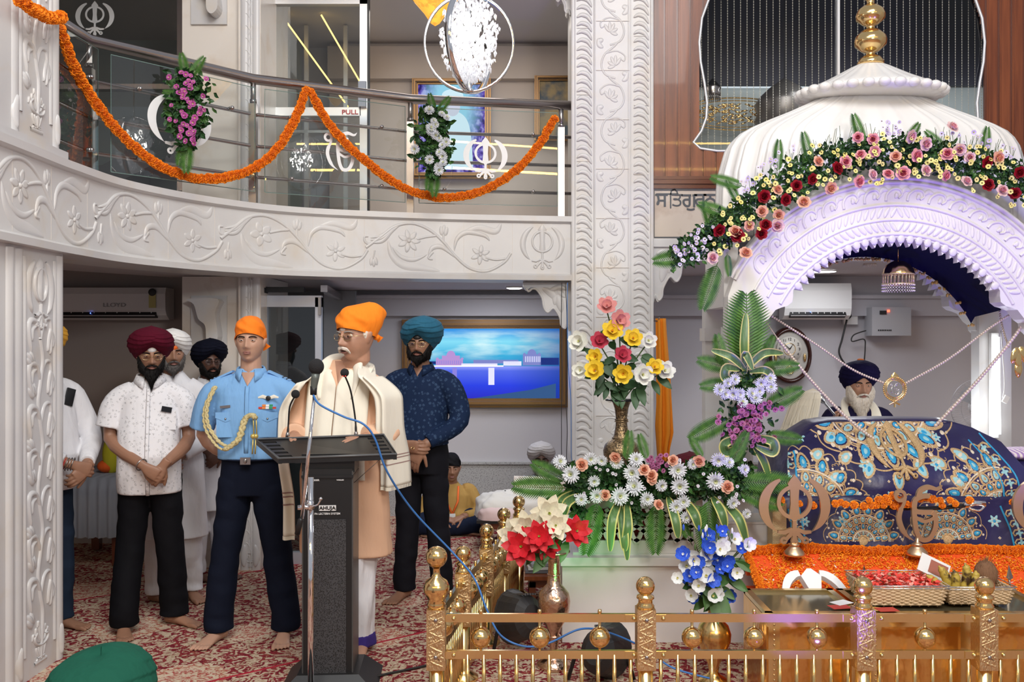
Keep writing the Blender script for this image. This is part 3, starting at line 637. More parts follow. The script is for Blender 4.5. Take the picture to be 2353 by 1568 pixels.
def garland(pts, r, label, name='marigold_garland', mx=96, group=None, step=None):
    P = cat(pts, 14); L = [0]
    for a, b in zip(P, P[1:]): L.append(L[-1]+(b-a).length)
    tot = L[-1]; n = min(mx, max(4, int(tot/(step or r*.78)))); rr = rnd(int(tot*1000)); c = P[len(P)//2].copy()
    root = empty(name, P[0], label, 'garland', group); mb = MB(); mb.tube(P, r*.55, 8); mb.build('string', M_['mari_d'], root)
    j = 0
    for i in range(n):
        u = tot*(i+.5)/n
        while L[j+1] < u: j += 1
        p = P[j].lerp(P[j+1], (u-L[j])/(L[j+1]-L[j])); t = (P[j+1]-P[j]).normalized()
        s = r*rr.uniform(.92, 1.12); m = facing(p+V([rr.uniform(-.12, .12)*r for _ in range(3)]), t+V([rr.uniform(-.3, .3) for _ in range(3)])) @ Matrix.Diagonal((s, s, s*max(1, tot/n/r*.85), 1))
        put('marigold', MARI[i % 2], m, root)
    return root
def gpx(L): return [at(px, py, d) for px, py, d in L]
def rd(px):   # depth just in front of the railing
    return interp([0, 140, 205, 582, 943, 1314], [4.5, 4.95, 5.28, 6.08, 6.60, 6.78], px)
def onrail(L): return gpx([(px, py, rd(px)-.0) for px, py in L])
garland(onrail([(136, 62), (165, 140), (205, 215), (270, 300), (350, 370), (430, 405), (500, 410), (570, 393), (630, 350), (675, 280), (705, 205)]), .031, 'long orange marigold garland sagging across the left half of the balcony railing', group=None)
garland(onrail([(712, 208), (745, 268), (790, 325), (850, 378), (910, 422), (970, 447), (1040, 454), (1110, 437), (1180, 396), (1235, 338), (1275, 272)]), .031, 'orange marigold garland sagging across the right half of the balcony railing')
garland(gpx([(40, -6, 4.25), (65, 14, 4.3), (95, 33, 4.45), (125, 42, 4.6), (144, 37, 4.7)]), .030, 'short orange marigold garland crossing the upper left column')
# upper glass doors and windows --------------------------------------
YD = 7.02
def rectpx(px0, py0, px1, py1, d):
    a = at(px0, py0, d); b = at(px1, py1, d); return a.x, b.x, b.z, a.z
def frame_box(mb, px0, py0, px1, py1, d, th=.06, mi=0):
    x0, x1, z0, z1 = rectpx(px0, py0, px1, py1, d); mb.box(((x0+x1)/2, d, (z0+z1)/2), (abs(x1-x0), th, abs(z1-z0)), mi)
root = struct(empty('door_1', at(722, 480, YD)))
mb = MB()
for r_ in ((598, -60, 612, 500), (828, -60, 845, 500), (598, -2, 845, 12), (612, 249, 830, 268)): frame_box(mb, *r_, YD)
mb.build('door_frame', M_['alu'], root); mb = MB(); frame_box(mb, 845, -60, 849, 500, YD, .05); mb.build('rubber_seal', M_['black'], root)
mb = MB(); x0, x1, z0, z1 = rectpx(612, -60, 830, 500, YD); mb.add([(x0, YD, z0), (x1, YD, z0), (x1, YD, z1), (x0, YD, z1)], [[0, 1, 2, 3]]); mb.build('pane', M_['glass_dark'], root)
M_['red'] = mat('red_lettering', (.5, .03, .03), .5)
text('PULL', Matrix.Translation(at(804, 258, YD-.035)) @ Matrix.Rotation(PI/2, 4, 'X'), .048, M_['red'], root, sx=1.2, bold=.0008)
mb = MB(); frame_box(mb, 824, 188, 842, 246, YD-.05, .04); mb.build('door_handle', M_['chrome'], root)
root = struct(empty('window_2', at(280, 440, 6.9)))
mb = MB(); frame_box(mb, 410, -60, 425, 440, 6.9); frame_box(mb, -60, 196, 412, 208, 6.9, .08); mb.build('window_frame', M_['steel_dark'], root)
mb = MB(); x0, x1, z0, z1 = rectpx(-80, -60, 412, 445, 6.9); mb.add([(x0, 6.9, z0), (x1, 6.9, z0), (x1, 6.9, z1), (x0, 6.9, z1)], [[0, 1, 2, 3]]); mb.build('pane', M_['glass_dark'], root)
mb = MB(); p = at(218, 42, 6.89); symbol(mb, khanda_strokes(), 0, 0, .13, planeM(p, (1, 0, 0), (0, 0, 1)), .002, 'flat', sx=1.15); mb.build('emblem', M_['white'], root)
mb = MB(); mb.box((-3.4, 8.45, 3.55), (2.9, .08, 2.0)); mb.box((-5.6, 7.5, 3.55), (.1, 2, 2)); struct(mb.build('wall_stair', mat('stair_wall', (.40, .44, .43), .7)))
mb = MB()
for i in range(7): mb.box((-4.3+i*.28, 8.1, 2.65+i*.15), (.3, .5, .12))
mb.add([(-4.5, 7.8, 2.6), (-2.6, 7.8, 3.65), (-2.6, 7.8, 3.4), (-4.2, 7.8, 2.57)], [[0, 1, 2, 3]]); mb.add([(-4.5, 8.35, 2.6), (-2.6, 8.35, 3.65), (-2.6, 7.8, 3.65), (-4.5, 7.8, 2.6)], [[0, 1, 2, 3]])
tag(mb.build('staircase', mat('stair_stone', (.25, .25, .26), .5)), 'grey stair rising behind the upper left glass window', 'staircase')
# inner glass partition frames seen through the door
mb = MB()
for px in (632, 700, 790): frame_box(mb, px, 60, px+9, 500, 8.0, .04)
frame_box(mb, 632, 300, 790, 306, 8.0, .03); tag(mb.build('partition_frame', M_['alu']), 'aluminium glazing frame seen through the upper glass door', 'frame')
# glowing tubes behind the door stand in for ceiling LEDs reflected in its glass
for (a, b, lb) in (((648, 36, 6.9), (800, 246, 8.3), 'left amber light strip seen through the upper glass door'), ((738, 34, 7.1), (826, 186, 8.2), 'right amber light strip seen through the upper glass door')):
    z = 4.40; p0 = V((0, 0, z)); d0 = (z-H)*F/(784-a[1]); d1 = (z-H)*F/(784-b[1]); p0 = at(a[0], a[1], d0); p1 = at(b[0], b[1], min(d1, 8.6)); 
    p0 = at(a[0], a[1], 7.7); p1 = at(b[0], b[1], 8.0); mb = MB(); mb.tube([p0, p1], .007, 6); tag(mb.build('led_strip', M_['led']), lb, 'light strip')
mb = MB(); mb.box((.5, -5.2, 5.25), (14, .03, .04)); mb.box((.5, -5.2, 5.8), (14, .03, .03)); tag(mb.build('led_strip', emi('cove_led', (1, .6, .14), 45)), 'long amber cove light strips along the far side of the hall', 'light strip')
# pictures upstairs ---------------------------------------------------
M_['frame_gold'] = mat('gilt_frame', (.26, .14, .05), .35, .5)
M_['frame_dk'] = mat('dark_gilt', (.10, .055, .03), .35, .3)
def picture_frame(name, px0, py0, px1, py1, d, fw, label, cat_, m_face, glow=False, m2='frame_dk'):
    x0, x1, z0, z1 = rectpx(px0, py0, px1, py1, d); c = ((x0+x1)/2, d, (z0+z1)/2); root = empty(name, c, label, cat_)
    mb = MB()
    for (w_, t_, mi) in ((fw, .05, 0), (fw*.55, .07, 1), (fw*.25, .085, 0)):
        o = (fw-w_)*.5*(0 if mi == 0 and w_ == fw else 1)
        a0, a1, b0, b1 = x0+o, x1-o, z0+o, z1-o; y = d-t_/2
        mb.box((c[0], y, b1-w_/2), (a1-a0, t_, w_), mi); mb.box((c[0], y, b0+w_/2), (a1-a0, t_, w_), mi); mb.box((a0+w_/2, y+.001, c[2]), (w_, t_, b1-b0-2*w_), mi); mb.box((a1-w_/2, y+.001, c[2]), (w_, t_, b1-b0-2*w_), mi)
    mb.build('picture_frame', [M_['frame_gold'], M_[m2]], root)
    mb = MB(); mb.box((c[0], d-.015, c[2]), (x1-x0-fw*1.6, .012, z1-z0-fw*1.6)); mb.build('picture', m_face, root); return root, (x0+fw*.9, x1-fw*.9, z0+fw*.9, z1-fw*.9)
def portrait_mat():
    m = emi('backlit_portrait', (1, 1, 1), .85); nt = m.node_tree; e = nt.nodes['Emission']; tc = N_(nt, 'ShaderNodeTexCoord')
    n = N_(nt, 'ShaderNodeTexNoise'); n.inputs['Scale'].default_value = 14; n.inputs['Detail'].default_value = 7; nt.links.new(tc.outputs['Generated'], n.inputs['Vector'])
    c = ramp(nt, n.outputs[0], [(.38, (.03, .02, .16)), (.5, (.14, .08, .5)), (.62, (.45, .42, .85))])
    g = N_(nt, 'ShaderNodeTexGradient'); g.gradient_type = 'SPHERICAL'; mp = N_(nt, 'ShaderNodeMapping'); mp.inputs['Location'].default_value = (-.95, 0, -1.05); mp.inputs['Scale'].default_value = (1.9, 0, 1.4)
    nt.links.new(tc.outputs['Generated'], mp.inputs[0]); nt.links.new(mp.outputs[0], g.inputs[0])
    c = mix(nt, ramp(nt, g.outputs[0], [(.1, (0, 0, 0)), (.6, (1, 1, 1))]), c, (.35, .75, .95)); nt.links.new(c, e.inputs[0]); return m
root, _ = picture_frame('framed_portrait', 948, 183, 1128, 412, 8.44, .055, 'gold framed backlit purple and blue portrait on the upper gallery wall', 'picture', portrait_mat())
mp = planeM(at(1040, 300, 8.415), (1, 0, 0), (0, 0, 1)); mb = MB()
fig = [(p.x, p.y) for p in cat([(-.19, -.36, 0), (-.17, -.05, 0), (-.13, .10, 0), (-.05, .17, 0), (.05, .17, 0), (.13, .10, 0), (.17, -.05, 0), (.19, -.36, 0)], 5)]
mb.prism(fig, mp, 0, .003); mb.prism([(.07*math.cos(t*PI/10), .22+.09*math.sin(t*PI/10)) for t in range(20)], mp, 0, .004, 1); mb.prism([(.10*math.cos(t*PI/10), .32+.06*math.sin(t*PI/10)) for t in range(20)], mp, 0, .005, 0)
mb.build('robed_figure', [emi('pale_robe', (.68, .9, 1), .95), emi('pale_face', (.75, .8, .95), .8)], root)
pm = mat('old_painting', (.35, .26, .12), .5, vary=(5, (.06, .09, .12), .42, .55))
picture_frame('framed_painting', 1228, 177, 1345, 325, 8.44, .045, 'dark gold framed painting of a reddish fort at the right of the upper wall', 'picture', pm)
# chandelier ----------------------------------------------------------
CD = 4.9; cc = at(1078, 100, CD)
root = empty('crystal_chandelier', cc, 'glowing egg-shaped crystal chandelier inside crossed steel hoops', 'chandelier')
for ang, m_ in ((.05, 'chrome'), (1.15, 'chrome')):
    mb = MB(); R = .233; R2 = .255; rings = []
    for k in range(49):
        t = 2*PI*k/48; ex, ez = math.sin(t), math.cos(t); row = []
        for dr, dw in ((0, -.017), (.010, -.017), (.010, .017), (0, .017)):
            rr_ = V(((R+dr)*ex, dw, (R2+dr)*ez)); row.append(Matrix.Rotation(ang, 3, 'Z') @ rr_+cc)
        rings.append(row)
    mb.grid(rings, True, False, 0, True); mb.build('hoop', M_[m_], root)
M_['crystal'] = mat('cut_crystal', (.95, .96, 1), .04, 0, trans=.6, spec=1, emit=(1, 1, 1), es=.08)
xm = MB(); xm.add([(1, 0, 0), (0, 1, 0), (-1, 0, 0), (0, -1, 0), (0, 0, 1.5), (0, 0, -2.2)], [[0, 1, 4], [1, 2, 4], [2, 3, 4], [3, 0, 4], [1, 0, 5], [2, 1, 5], [3, 2, 5], [0, 3, 5]]); XM = xm.mesh('crystal_drop', M_['crystal'])
mb = MB(); rr = rnd(9); vv = [V(v.co) for v in XM.vertices]; ff = [list(p.vertices) for p in XM.polygons]
for i in range(1000):
    z = rr.uniform(-.20, .22); q = .145*math.sqrt(max(0, 1-((z-.04)/.245)**2))*rr.uniform(.3, 1.15); a = rr.random()*6.283; s = rr.uniform(.006, .012)
    E = Euler((rr.uniform(-.5, .5), rr.uniform(-.5, .5), rr.random()*6)).to_matrix(); mb.add([cc+V((q*math.cos(a), q*math.sin(a), z))+E @ v*s for v in vv], ff)
tag(mb.build('crystal_drops', M_['crystal'], root), kind='stuff')
for i in range(7):
    a = i*.9; q = .055 if i else 0; mb = MB(); mb.ball(cc+V((q*math.cos(a), q*math.sin(a), .08+.05*(i % 3-1))), .021, 10, 8); mb.build('bulb', emi('bulb', (1, .98, .93), 10), root)
mb = MB(); mb.lathe([(.002, -.27), (.03, -.265), (.03, -.25), (.012, -.24), (.02, -.225), (.008, -.2), (.008, .25)], cc, 12); mb.build('stem', M_['chrome'], root)
mb = MB(); mb.ball(cc+V((0, 0, -.185)), (.018, .018, .022), 12, 8); mb.build('crystal_ball', M_['crystal'], root)
mb = MB(); mb.tube([cc+V((0, 0, .25)), cc+V((0, 0, 2.6))], .006, 6); mb.build('chain', M_['chrome'], root)
light('chandelier_glow', 'POINT', cc+V((0, 0, .02)), None, 14, (1, .97, .92), .1)
# amber lamp behind it
c = at(1000, -30, 5.6); root = empty('amber_lamp', c, 'amber glass bead lamp at the top edge left of the crystal chandelier', 'lamp'); mb = MB()
mb.lathe([(.002, -.24), (.03, -.22), (.07, -.16), (.13, -.09), (.17, -.02), (.19, .05), (.17, .12)], c, 28, fn=lambda a, j: 1+.02*math.sin(a*14)); mb.build('shade', mat('amber_glass', (.75, .38, .05), .3, emit=(1, .5, .06), es=.8, vary=(20, (.3, .1, .02), .4, .5)), root)
mb = MB()
for z_, q in ((-.06, .148), (.0, .178)): mb.tube([c+V((q*math.cos(t*PI/15), q*math.sin(t*PI/15), z_)) for t in range(30)], .008, 6, 0, True, False, True)
mb.build('band', M_['gold'], root)
# gallery flower bunch builder lives with the flowers (further down)
# ---------------------------------------------------------------- ground floor door, partition, television, air conditioner
root = struct(empty('door_2', at(672, 1290, 6.78)))
mb = MB()
for r_ in ((606, 680, 616, 1300), (726, 684, 740, 1300), (606, 680, 740, 706), (616, 1268, 728, 1300)): frame_box(mb, *r_, 6.78)
mb.build('door_frame', mat('blue_alu', (.60, .64, .72), .35, .5), root)
mb = MB(); x0, x1, z0, z1 = rectpx(616, 706, 728, 1268, 6.78); mb.box(((x0+x1)/2, 6.80, (z0+z1)/2), (x1-x0, .01, z1-z0)); mb.build('pane', M_['glass_dark'], root)
mb = MB(); frame_box(mb, 732, 684, 738, 724, 6.73, .03); mb.build('hinge', M_['steel'], root)
mb = MB(); frame_box(mb, 596, 660, 700, 672, 6.74, .05); frame_box(mb, 596, 662, 612, 674, 6.72, .09); mb.build('door_closer', M_['black'], root)
mb = MB(); mb.box((-2.0, 8.2, 1.05), (1.2, .05, 2.1)); struct(mb.build('wall_passage', mat('passage_wall', (.20, .21, .22), .6)))
mb = MB(); a = V((-1.40, 6.80)); b_ = V((-1.585, 8.55)); mb.add([(a.x, a.y, 0), (b_.x, b_.y, 0), (b_.x, b_.y, 2.02), (a.x, a.y, 2.02)], [[0, 1, 2, 3]]); root = struct(empty('window_3', (-1.5, 7.6, 0))); mb.build('pane', M_['glass_dark'], root)
mb = MB(); mb.box((-1.49, 7.67, 2.04), (.05, 1.76, .05), rot=(0, 0, .105)); mb.box((-1.49, 7.67, .03), (.05, 1.76, .06), rot=(0, 0, .105)); mb.box((-1.585, 8.53, 1.0), (.05, .05, 2.0)); mb.build('window_frame', M_['steel_dark'], root)
# television picture
def lake_mat():
    m = emi('screen_sky', (1, 1, 1), 1.0); nt = m.node_tree; e = nt.nodes['Emission']; tc = N_(nt, 'ShaderNodeTexCoord'); s = N_(nt, 'ShaderNodeSeparateXYZ'); nt.links.new(tc.outputs['Generated'], s.inputs[0])
    sky = ramp(nt, s.outputs[2], [(.0, (.03, .03, .55)), (.2, (.03, .06, .8)), (.40, (.10, .16, .85)), (.455, (.30, .35, 1)), (.47, (.05, .30, .62)), (.62, (.05, .45, .75)), (.8, (.25, .75, .95)), (.95, (.03, .3, .8))])
    n = N_(nt, 'ShaderNodeTexNoise'); n.inputs['Scale'].default_value = 2.2; n.inputs['Detail'].default_value = 4; mp = N_(nt, 'ShaderNodeMapping'); mp.inputs['Scale'].default_value = (1.2, 1, 2.6); nt.links.new(tc.outputs['Generated'], mp.inputs[0]); nt.links.new(mp.outputs[0], n.inputs['Vector'])
    up = ramp(nt, s.outputs[2], [(.5, (0, 0, 0)), (.75, (1, 1, 1)), (.88, (.8, .8, .8)), (.97, (0, 0, 0))]); cl = mth(nt, 'MULTIPLY', ramp(nt, n.outputs[0], [(.42, (0, 0, 0)), (.6, (1, 1, 1))]), up); c = mix(nt, cl, sky, (.72, .97, 1))
    vg = mth(nt, 'MULTIPLY', ramp(nt, s.outputs[0], [(.66, (0, 0, 0)), (1, (1, 1, 1))]), .75); c = mix(nt, vg, c, (.01, .05, .3))
    nt.links.new(c, e.inputs[0]); return m
M_['frame_br'] = mat('bronze_frame', (.22, .14, .09), .35, .5)
root, (x0, x1, z0, z1) = picture_frame('television', 925, 735, 1306, 936, 8.62, .085, 'wide wall screen in a bronze frame showing a lit palace across blue water', 'television', lake_mat(), m2='frame_br')
W_ = x1-x0; Hh = z1-z0; mp = planeM((x0, 8.598, z0), (1, 0, 0), (0, 0, 1)); mb = MB()
def R4(a, b, c, d, mi, w_=.002): mb.prism([(a*W_, b*Hh), (c*W_, b*Hh), (c*W_, d*Hh), (a*W_, d*Hh)], mp, 0, w_, mi)
def dome2(cx, y, r, mi): mb.prism([((cx+r*math.cos(t*PI/8))*W_, y*Hh+r*W_*1.1*math.sin(t*PI/8)) for t in range(9)], mp, 0, .002, mi)
for a, b, c, d, mi in ((.17, .47, .35, .56, 0), (.21, .56, .33, .61, 0), (.34, .47, .58, .50, 1), (.42, .50, .72, .55, 2), (.62, .47, .74, .53, 1), (.75, .475, .87, .63, 2), (.86, .48, .99, .58, 3), (.0, .49, .17, .53, 3)): R4(a, b, c, d, mi)
dome2(.27, .61, .03, 0); dome2(.18, .56, .010, 0); dome2(.345, .56, .010, 0); dome2(.81, .63, .03, 2); dome2(.76, .63, .008, 2); dome2(.86, .63, .008, 2); R4(.04, .455, .62, .472, 4, .003); R4(.52, .20, .56, .44, 1, .003); R4(.28, .20, .31, .44, 5, .003)
mb.prism([(.38*W_, 0), (.97*W_, 0), (.97*W_, .22*Hh), (.80*W_, .13*Hh)], mp, 0, .003, 6)
for i in range(9): R4(.765+.012*i, .52, .770+.012*i, .60, 1, .004)
for i in range(12): R4(.18+.014*i, .49, .184+.014*i, .54, 5, .004)
mb.build('screen_image', [emi('palace_pink', (.62, .38, .85), .8), emi('lamp_line', (.75, .75, 1), 1.1), emi('palace_blue', (.32, .36, .85), .7), emi('far_blue', (.03, .06, .35), .6), emi('bright_line', (.95, .9, 1), 1.4), emi('violet_reflection', (.35, .3, .95), .8), emi('quay', (.05, .13, .32), .8)], root)
def aircon(px0, px1, py0, py1, d, label, badge=None, sticker=False):
    x0, x1, z0, z1 = rectpx(px0, py0, px1, py1, d); c = ((x0+x1)/2, d, (z0+z1)/2); w_ = x1-x0; h = z1-z0; root = empty('air_conditioner', c, label, 'air conditioner')
    mb = MB(); pr = [(0, 0), (-.10, .0), (-.16, .035), (-.185, h*.3), (-.19, h*.8), (-.17, h), (0, h)]
    mb.grid([[V((x, d+a, z0+b)) for a, b in pr] for x in (x0, x0+.02, x1-.02, x1)], True, False, 0, False, None, True); mb.build('casing', M_['whitep'], root)
    mb = MB(); mb.box((c[0], d-.155, z0+.045), (w_*.84, .05, .045), rot=(-.5, 0, 0)); v = mb.build('outlet', M_['black'], root)
    mb = MB(); mb.box((c[0], d-.178, z0+.036), (w_*.82, .008, .014), rot=(-.6, 0, 0))
    for i in range(9): mb.box((x0+w_*(.12+.095*i), d-.17, z0+.05), (.006, .02, .03))
    mb.build('louvre', M_['whitep'], v)
    if badge: text(badge, Matrix.Translation((c[0]+w_*.08, d-.195, z0+h*.45)) @ Matrix.Rotation(PI/2, 4, 'X'), .045, mat('badge_grey', (.3, .3, .3), .4), root, sx=1.3)
    if sticker:
        mb = MB(); mb.box((x1-.10, d-.195, z0+h*.62), (.055, .004, .13), 0); mb.ball((x1-.10, d-.197, z0+h*.85), (.032, .004, .03), 14, 8, 1); mb.build('energy_sticker', [mat('sticker_yellow', (.6, .55, .2), .5), M_['black']], root)
    mb = MB(); mb.ball((c[0]-w_*.12, d-.19, z0+h*.2), .004, 8, 6); mb.build('indicator', emi('indicator_blue', (.1, .2, 1), 6), root); return root
aircon(130, 400, 664, 736, 7.42, 'white wall air conditioner above the men at the left, with an energy sticker', 'LLOYD', True)
aircon(1790, 1940, 654, 735, 8.5, 'white wall air conditioner seen through the shrine arch above the oval clock')
mb = MB(); c = at(1182, 664, 8.0); mb.lathe([(.066, 0), (.07, -.012), (.05, -.02), (.001, -.02)], (c.x, c.y, 2.125), 20); l_ = mb.build('downlight', M_['lamp'], None, loc=(c.x, c.y, 2.125)); tag(l_, 'round white ceiling light under the gallery right of the door', 'light')
mb = MB(); mb.lathe([(.075, 0), (.075, -.012), (.068, -.012), (.068, 0)], (c.x, c.y, 2.125), 20); mb.build('rim', M_['whitep'], l_)
mb = MB(); c = at(1890, 608, 7.9); mb.lathe([(.11, 0), (.11, -.012), (.001, -.014)], (c.x, c.y, 2.258), 20); l_ = mb.build('downlight', M_['lamp'], None, loc=(c.x, c.y, 2.258)); tag(l_, 'wide round ceiling light glowing inside the shrine arch', 'light')
mb = MB(); mb.lathe([(.12, 0), (.12, -.010), (.11, -.010), (.11, 0)], (c.x, c.y, 2.258), 20); mb.build('rim', M_['whitep'], l_)
# cables down the wall right of the television
rr = rnd(4)
for i, (px, m_) in enumerate(((1291, 'wire'), (1299, 'wire'), (1304, 'bluewire'))):
    P = [at(px, 650, 6.84-.02*i)]+[at(px+rr.uniform(-3, 3)+(8 if i == 2 else 5)*k/6*(1 if i else .4), 650+k*68, 6.82-.02*i) for k in range(1, 7)]+[at(px+22, 1062, 6.8)]
    mb = MB(); mb.tube(cat(P, 6), .0028, 5); tag(mb.build('cable', M_[m_]), ['thin black cable hanging nearest the television frame', 'thin black cable hanging between two others beside the tall column', 'thin blue cable hanging against the tall column left side'][i], 'cable')
# ================================================================ people
def skin(name, c): return mat(name, c, .5, sub=.15, vary=(9, tuple(q*.86 for q in c), .35, .6), bump=(90, .15, .002))
SK = {'mid': skin('skin_mid', (.33, .17, .105)), 'tan': skin('skin_tan', (.49, .265, .175)), 'fair': skin('skin_fair', (.54, .32, .225)), 'dark': skin('skin_dark', (.13, .06, .04))}
M_['eyew'] = mat('eye_white', (.7, .66, .62), .25); M_['iris'] = mat('iris', (.03, .015, .01), .15)
M_['lip'] = mat('lip', (.30, .135, .11), .5)
def G(x, c, s): return math.exp(-((x-c)/s)**2)
def head_pt(th, a, P):
    A, B, C = .076, .095, .118; z = C*math.cos(a); sa = math.sin(a)
    k = smooth(-z/C) if z < 0 else 0
    x = A*sa*math.sin(th)*(1-.12*k); f = max(0, math.cos(th)); y = -B*sa*math.cos(th)
    if z < 0: y = y*(1-.07*k)-.012*k*f; 
    if z < -.03 and math.cos(th) < 0: y *= 1-.35*k
    if f > 0 and abs(x) < .08:
        ax = abs(x); n = P.get('nose', 1); d = 0
        d += n*(.026*G(z, -.022, .016)*G(ax, 0, .013)+.014*G(z, .006, .026)*G(ax, 0, .010)+.009*G(z, -.028, .010)*G(ax, .015, .010))
        d -= .011*G(z, .014, .013)*G(ax, .031, .017); d += .005*G(z, .034, .010)*G(ax, .028, .024)
        d += .006*G(z, -.018, .02)*G(ax, .045, .016); d += .007*G(z, -.054, .013)*G(ax, 0, .024); d -= .005*G(z, -.0565, .0035)*G(ax, 0, .022)
        d -= .004*G(z, -.072, .006)*G(ax, 0, .02); d += .014*G(z, -.094, .015)*G(ax, 0, .024)
        d += P.get('cheek', 0)*(.008*G(z, -.05, .03)*G(ax, .05, .02))
        y -= d*min(1, f*2)
    return V((x, y, z))
def add_head(mb, Hm, P):
    n, k = 64, 60; R = []
    for i in range(k+1):
        a = max(.03, min(PI-.03, PI*i/k)); R.append([head_pt(2*PI*j/n, a, P) for j in range(n)])
    mb.grid(R, True, False, 0, True, Hm, True)
    for q in (-1, 1):
        mb.ball((q*.076, .004, -.004), (.010, .020, .033), 12, 8, 0, Hm, (0, q*.25, .15*q)); mb.ball((q*.081, .010, .006), (.010, .016, .022), 10, 6, 0, Hm, (0, q*.35, .2*q))
def add_neck(mb, Hm, base, r=.056):
    p = Hm @ V((0, .018, -.03)); q = Hm @ V((0, .016, -.10)); mb.tube([p, q, lerp(q, V(base), .6), V(base)+V((0, .01, -.05))], [r*.9, r*.95, r, r*1.25], 16)
def add_hand(mb, wrist, d, pn, side, curl=.5, s=1, spread=.0, thumb=(.62, .72, -.30), fingers=(1, 1, 1, 1)):
    Y = V(d).normalized(); Z = -V(pn); Z = (Z-Y*Z.dot(Y)).normalized(); X = Y.cross(Z)*side
    M = Matrix((X*s, Y*s, Z*s)).transposed().to_4x4(); M.translation = V(wrist)
    R = []
    for y, w_, t_, o in ((-.04, .027, .021, 0), (0, .026, .019, 0), (.022, .033, .019, .003), (.05, .040, .017, .003), (.078, .041, .0145, .0), (.094, .037, .010, 0)):
        R.append([V((o+w_*math.copysign(abs(math.cos(a))**.8, math.cos(a)), y, t_*math.copysign(abs(math.sin(a))**.8, math.sin(a)))) for a in [2*PI*k/16 for k in range(16)]])
    mb.grid(R, True, False, 0, True, M, True)
    for i, (x, y, L_, r) in enumerate(((.030, .086, .074, .0092), (.0105, .091, .082, .0095), (-.0095, .088, .076, .0090), (-.0285, .080, .060, .0082))):
        c = curl*fingers[i]*(1+.12*i); p = V((x, y, 0)); an = .12*c; P = [p-V((0, .018, 0)), p]; rr_ = [r, r*1.05]; lat = spread*(1.5-i)*.25
        for q, sl in enumerate((.42, .32, .26)):
            an += c*(.75, 1.0, .7)[q]; p = p+V((lat*math.cos(an), math.cos(an), -math.sin(an)))*L_*sl; P.append(p); rr_.append(r*(.98, .92, .72)[q])
        PP = cat(P, 3); mb.tube(PP, [interp(list(range(len(P))), rr_, k/3) for k in range(len(PP))], 8, 0, True, True, False, 1, None, M); mb.ball(P[-1], r*.72, 8, 6, 0, M)
    t = V(thumb).normalized(); t2 = (t+V((-.25*curl, .35, -.35*curl))).normalized(); b = V((.022, .018, -.004)); p1 = b+t*.042; p2 = p1+t2*.030; p3 = p2+t2*.022
    mb.tube([b, p1, p2, p3], [.014, .0118, .0105, .008], 8, 0, True, True, False, 1, None, M); mb.ball(p3, .008, 8, 6, 0, M)
def add_foot(mb, ank, yaw, s=1):
    M = Matrix.Translation(V((ank[0], ank[1], 0))) @ Matrix.Rotation(yaw, 4, 'Z') @ Matrix.Scale(s, 4); R = []
    for y, w_, h, zc in ((.062, .018, .018, .022), (.05, .030, .030, .032), (.02, .034, .045, .046), (-.02, .033, .036, .037), (-.07, .038, .025, .026), (-.12, .045, .017, .018), (-.150, .044, .012, .014)):
        R.append([V((w_*math.cos(a), y, zc+h*math.sin(a))) for a in [2*PI*k/16 for k in range(16)]])
    mb.grid(R, True, False, 0, True, M, True)
    for i, (x, L_, r) in enumerate(((-.031, .040, .0145), (-.008, .038, .0105), (.010, .032, .0098), (.026, .024, .0092), (.040, .014, .0088))):
        mb.tube([(x*1.0, -.135, .014), (x*1.05, -.15-L_*.55, .015), (x*1.08, -.155-L_, .010)], [r, r, r*.75], 8, 0, True, True, False, 1, None, M); mb.ball((x*1.08, -.155-L_, .010), r*.78, 8, 6, 0, M)
    mb.tube([V((0, .015, .14)), V((0, .015, .03))], [.036, .040], 12, 0, True, True, False, 1, None, M)
def ring_loft(mb, rings, amp=.0, seed=0, n=48, ex=2.3, M=None, mi=0):
    """rings: (z, cx, cy, rx, ry)"""
    R = []
    Z = [r[0] for r in rings]; steps = []
    for a, b in zip(rings, rings[1:]):
        k = max(1, int(abs(b[0]-a[0])/.022))
        for i in range(k): steps.append([lerp(a[j], b[j], smooth(i/k) if False else i/k) for j in range(5)])
    steps.append(list(rings[-1]))
    for z, cx, cy, rx, ry in steps:
        row = []
        for k in range(n):
            a = 2*PI*k/n; c, s_ = math.cos(a), math.sin(a); q = 1+(amp*noise.noise(V((c*1.6+seed, s_*1.6, z*5.5)))*1.6+amp*.8*noise.noise(V((c*5+seed, s_*5, z*3))) if amp else 0)
            row.append(V((cx+rx*math.copysign(abs(c)**(2/ex), c)*q, cy+ry*math.copysign(abs(s_)**(2/ex), s_)*q, z)))
        R.append(row)
    mb.grid(R, True, False, mi, True, M, True)
def limb(mb, P, r, amp=.0, seed=0, n=24, sub=5, flat=1.0, mi=0):
    C = cat(P, sub); rr_ = [interp(list(range(len(P))), list(r), k/sub) for k in range(len(C))]; b = len(mb.v); mb.tube(C, rr_, n, mi, True, True, False, flat)
    if amp:
        for i in range(b, len(mb.v)):
            p = mb.v[i]; j = min(len(C)-1, (i-b)//n); d = p-C[j]; mb.v[i] = C[j]+d*(1+amp*(noise.noise(V((p.x*9+seed, p.y*9, p.z*16)))*1.5+.6*math.sin(p.z*60+p.x*30+seed)*noise.noise(p*7)))
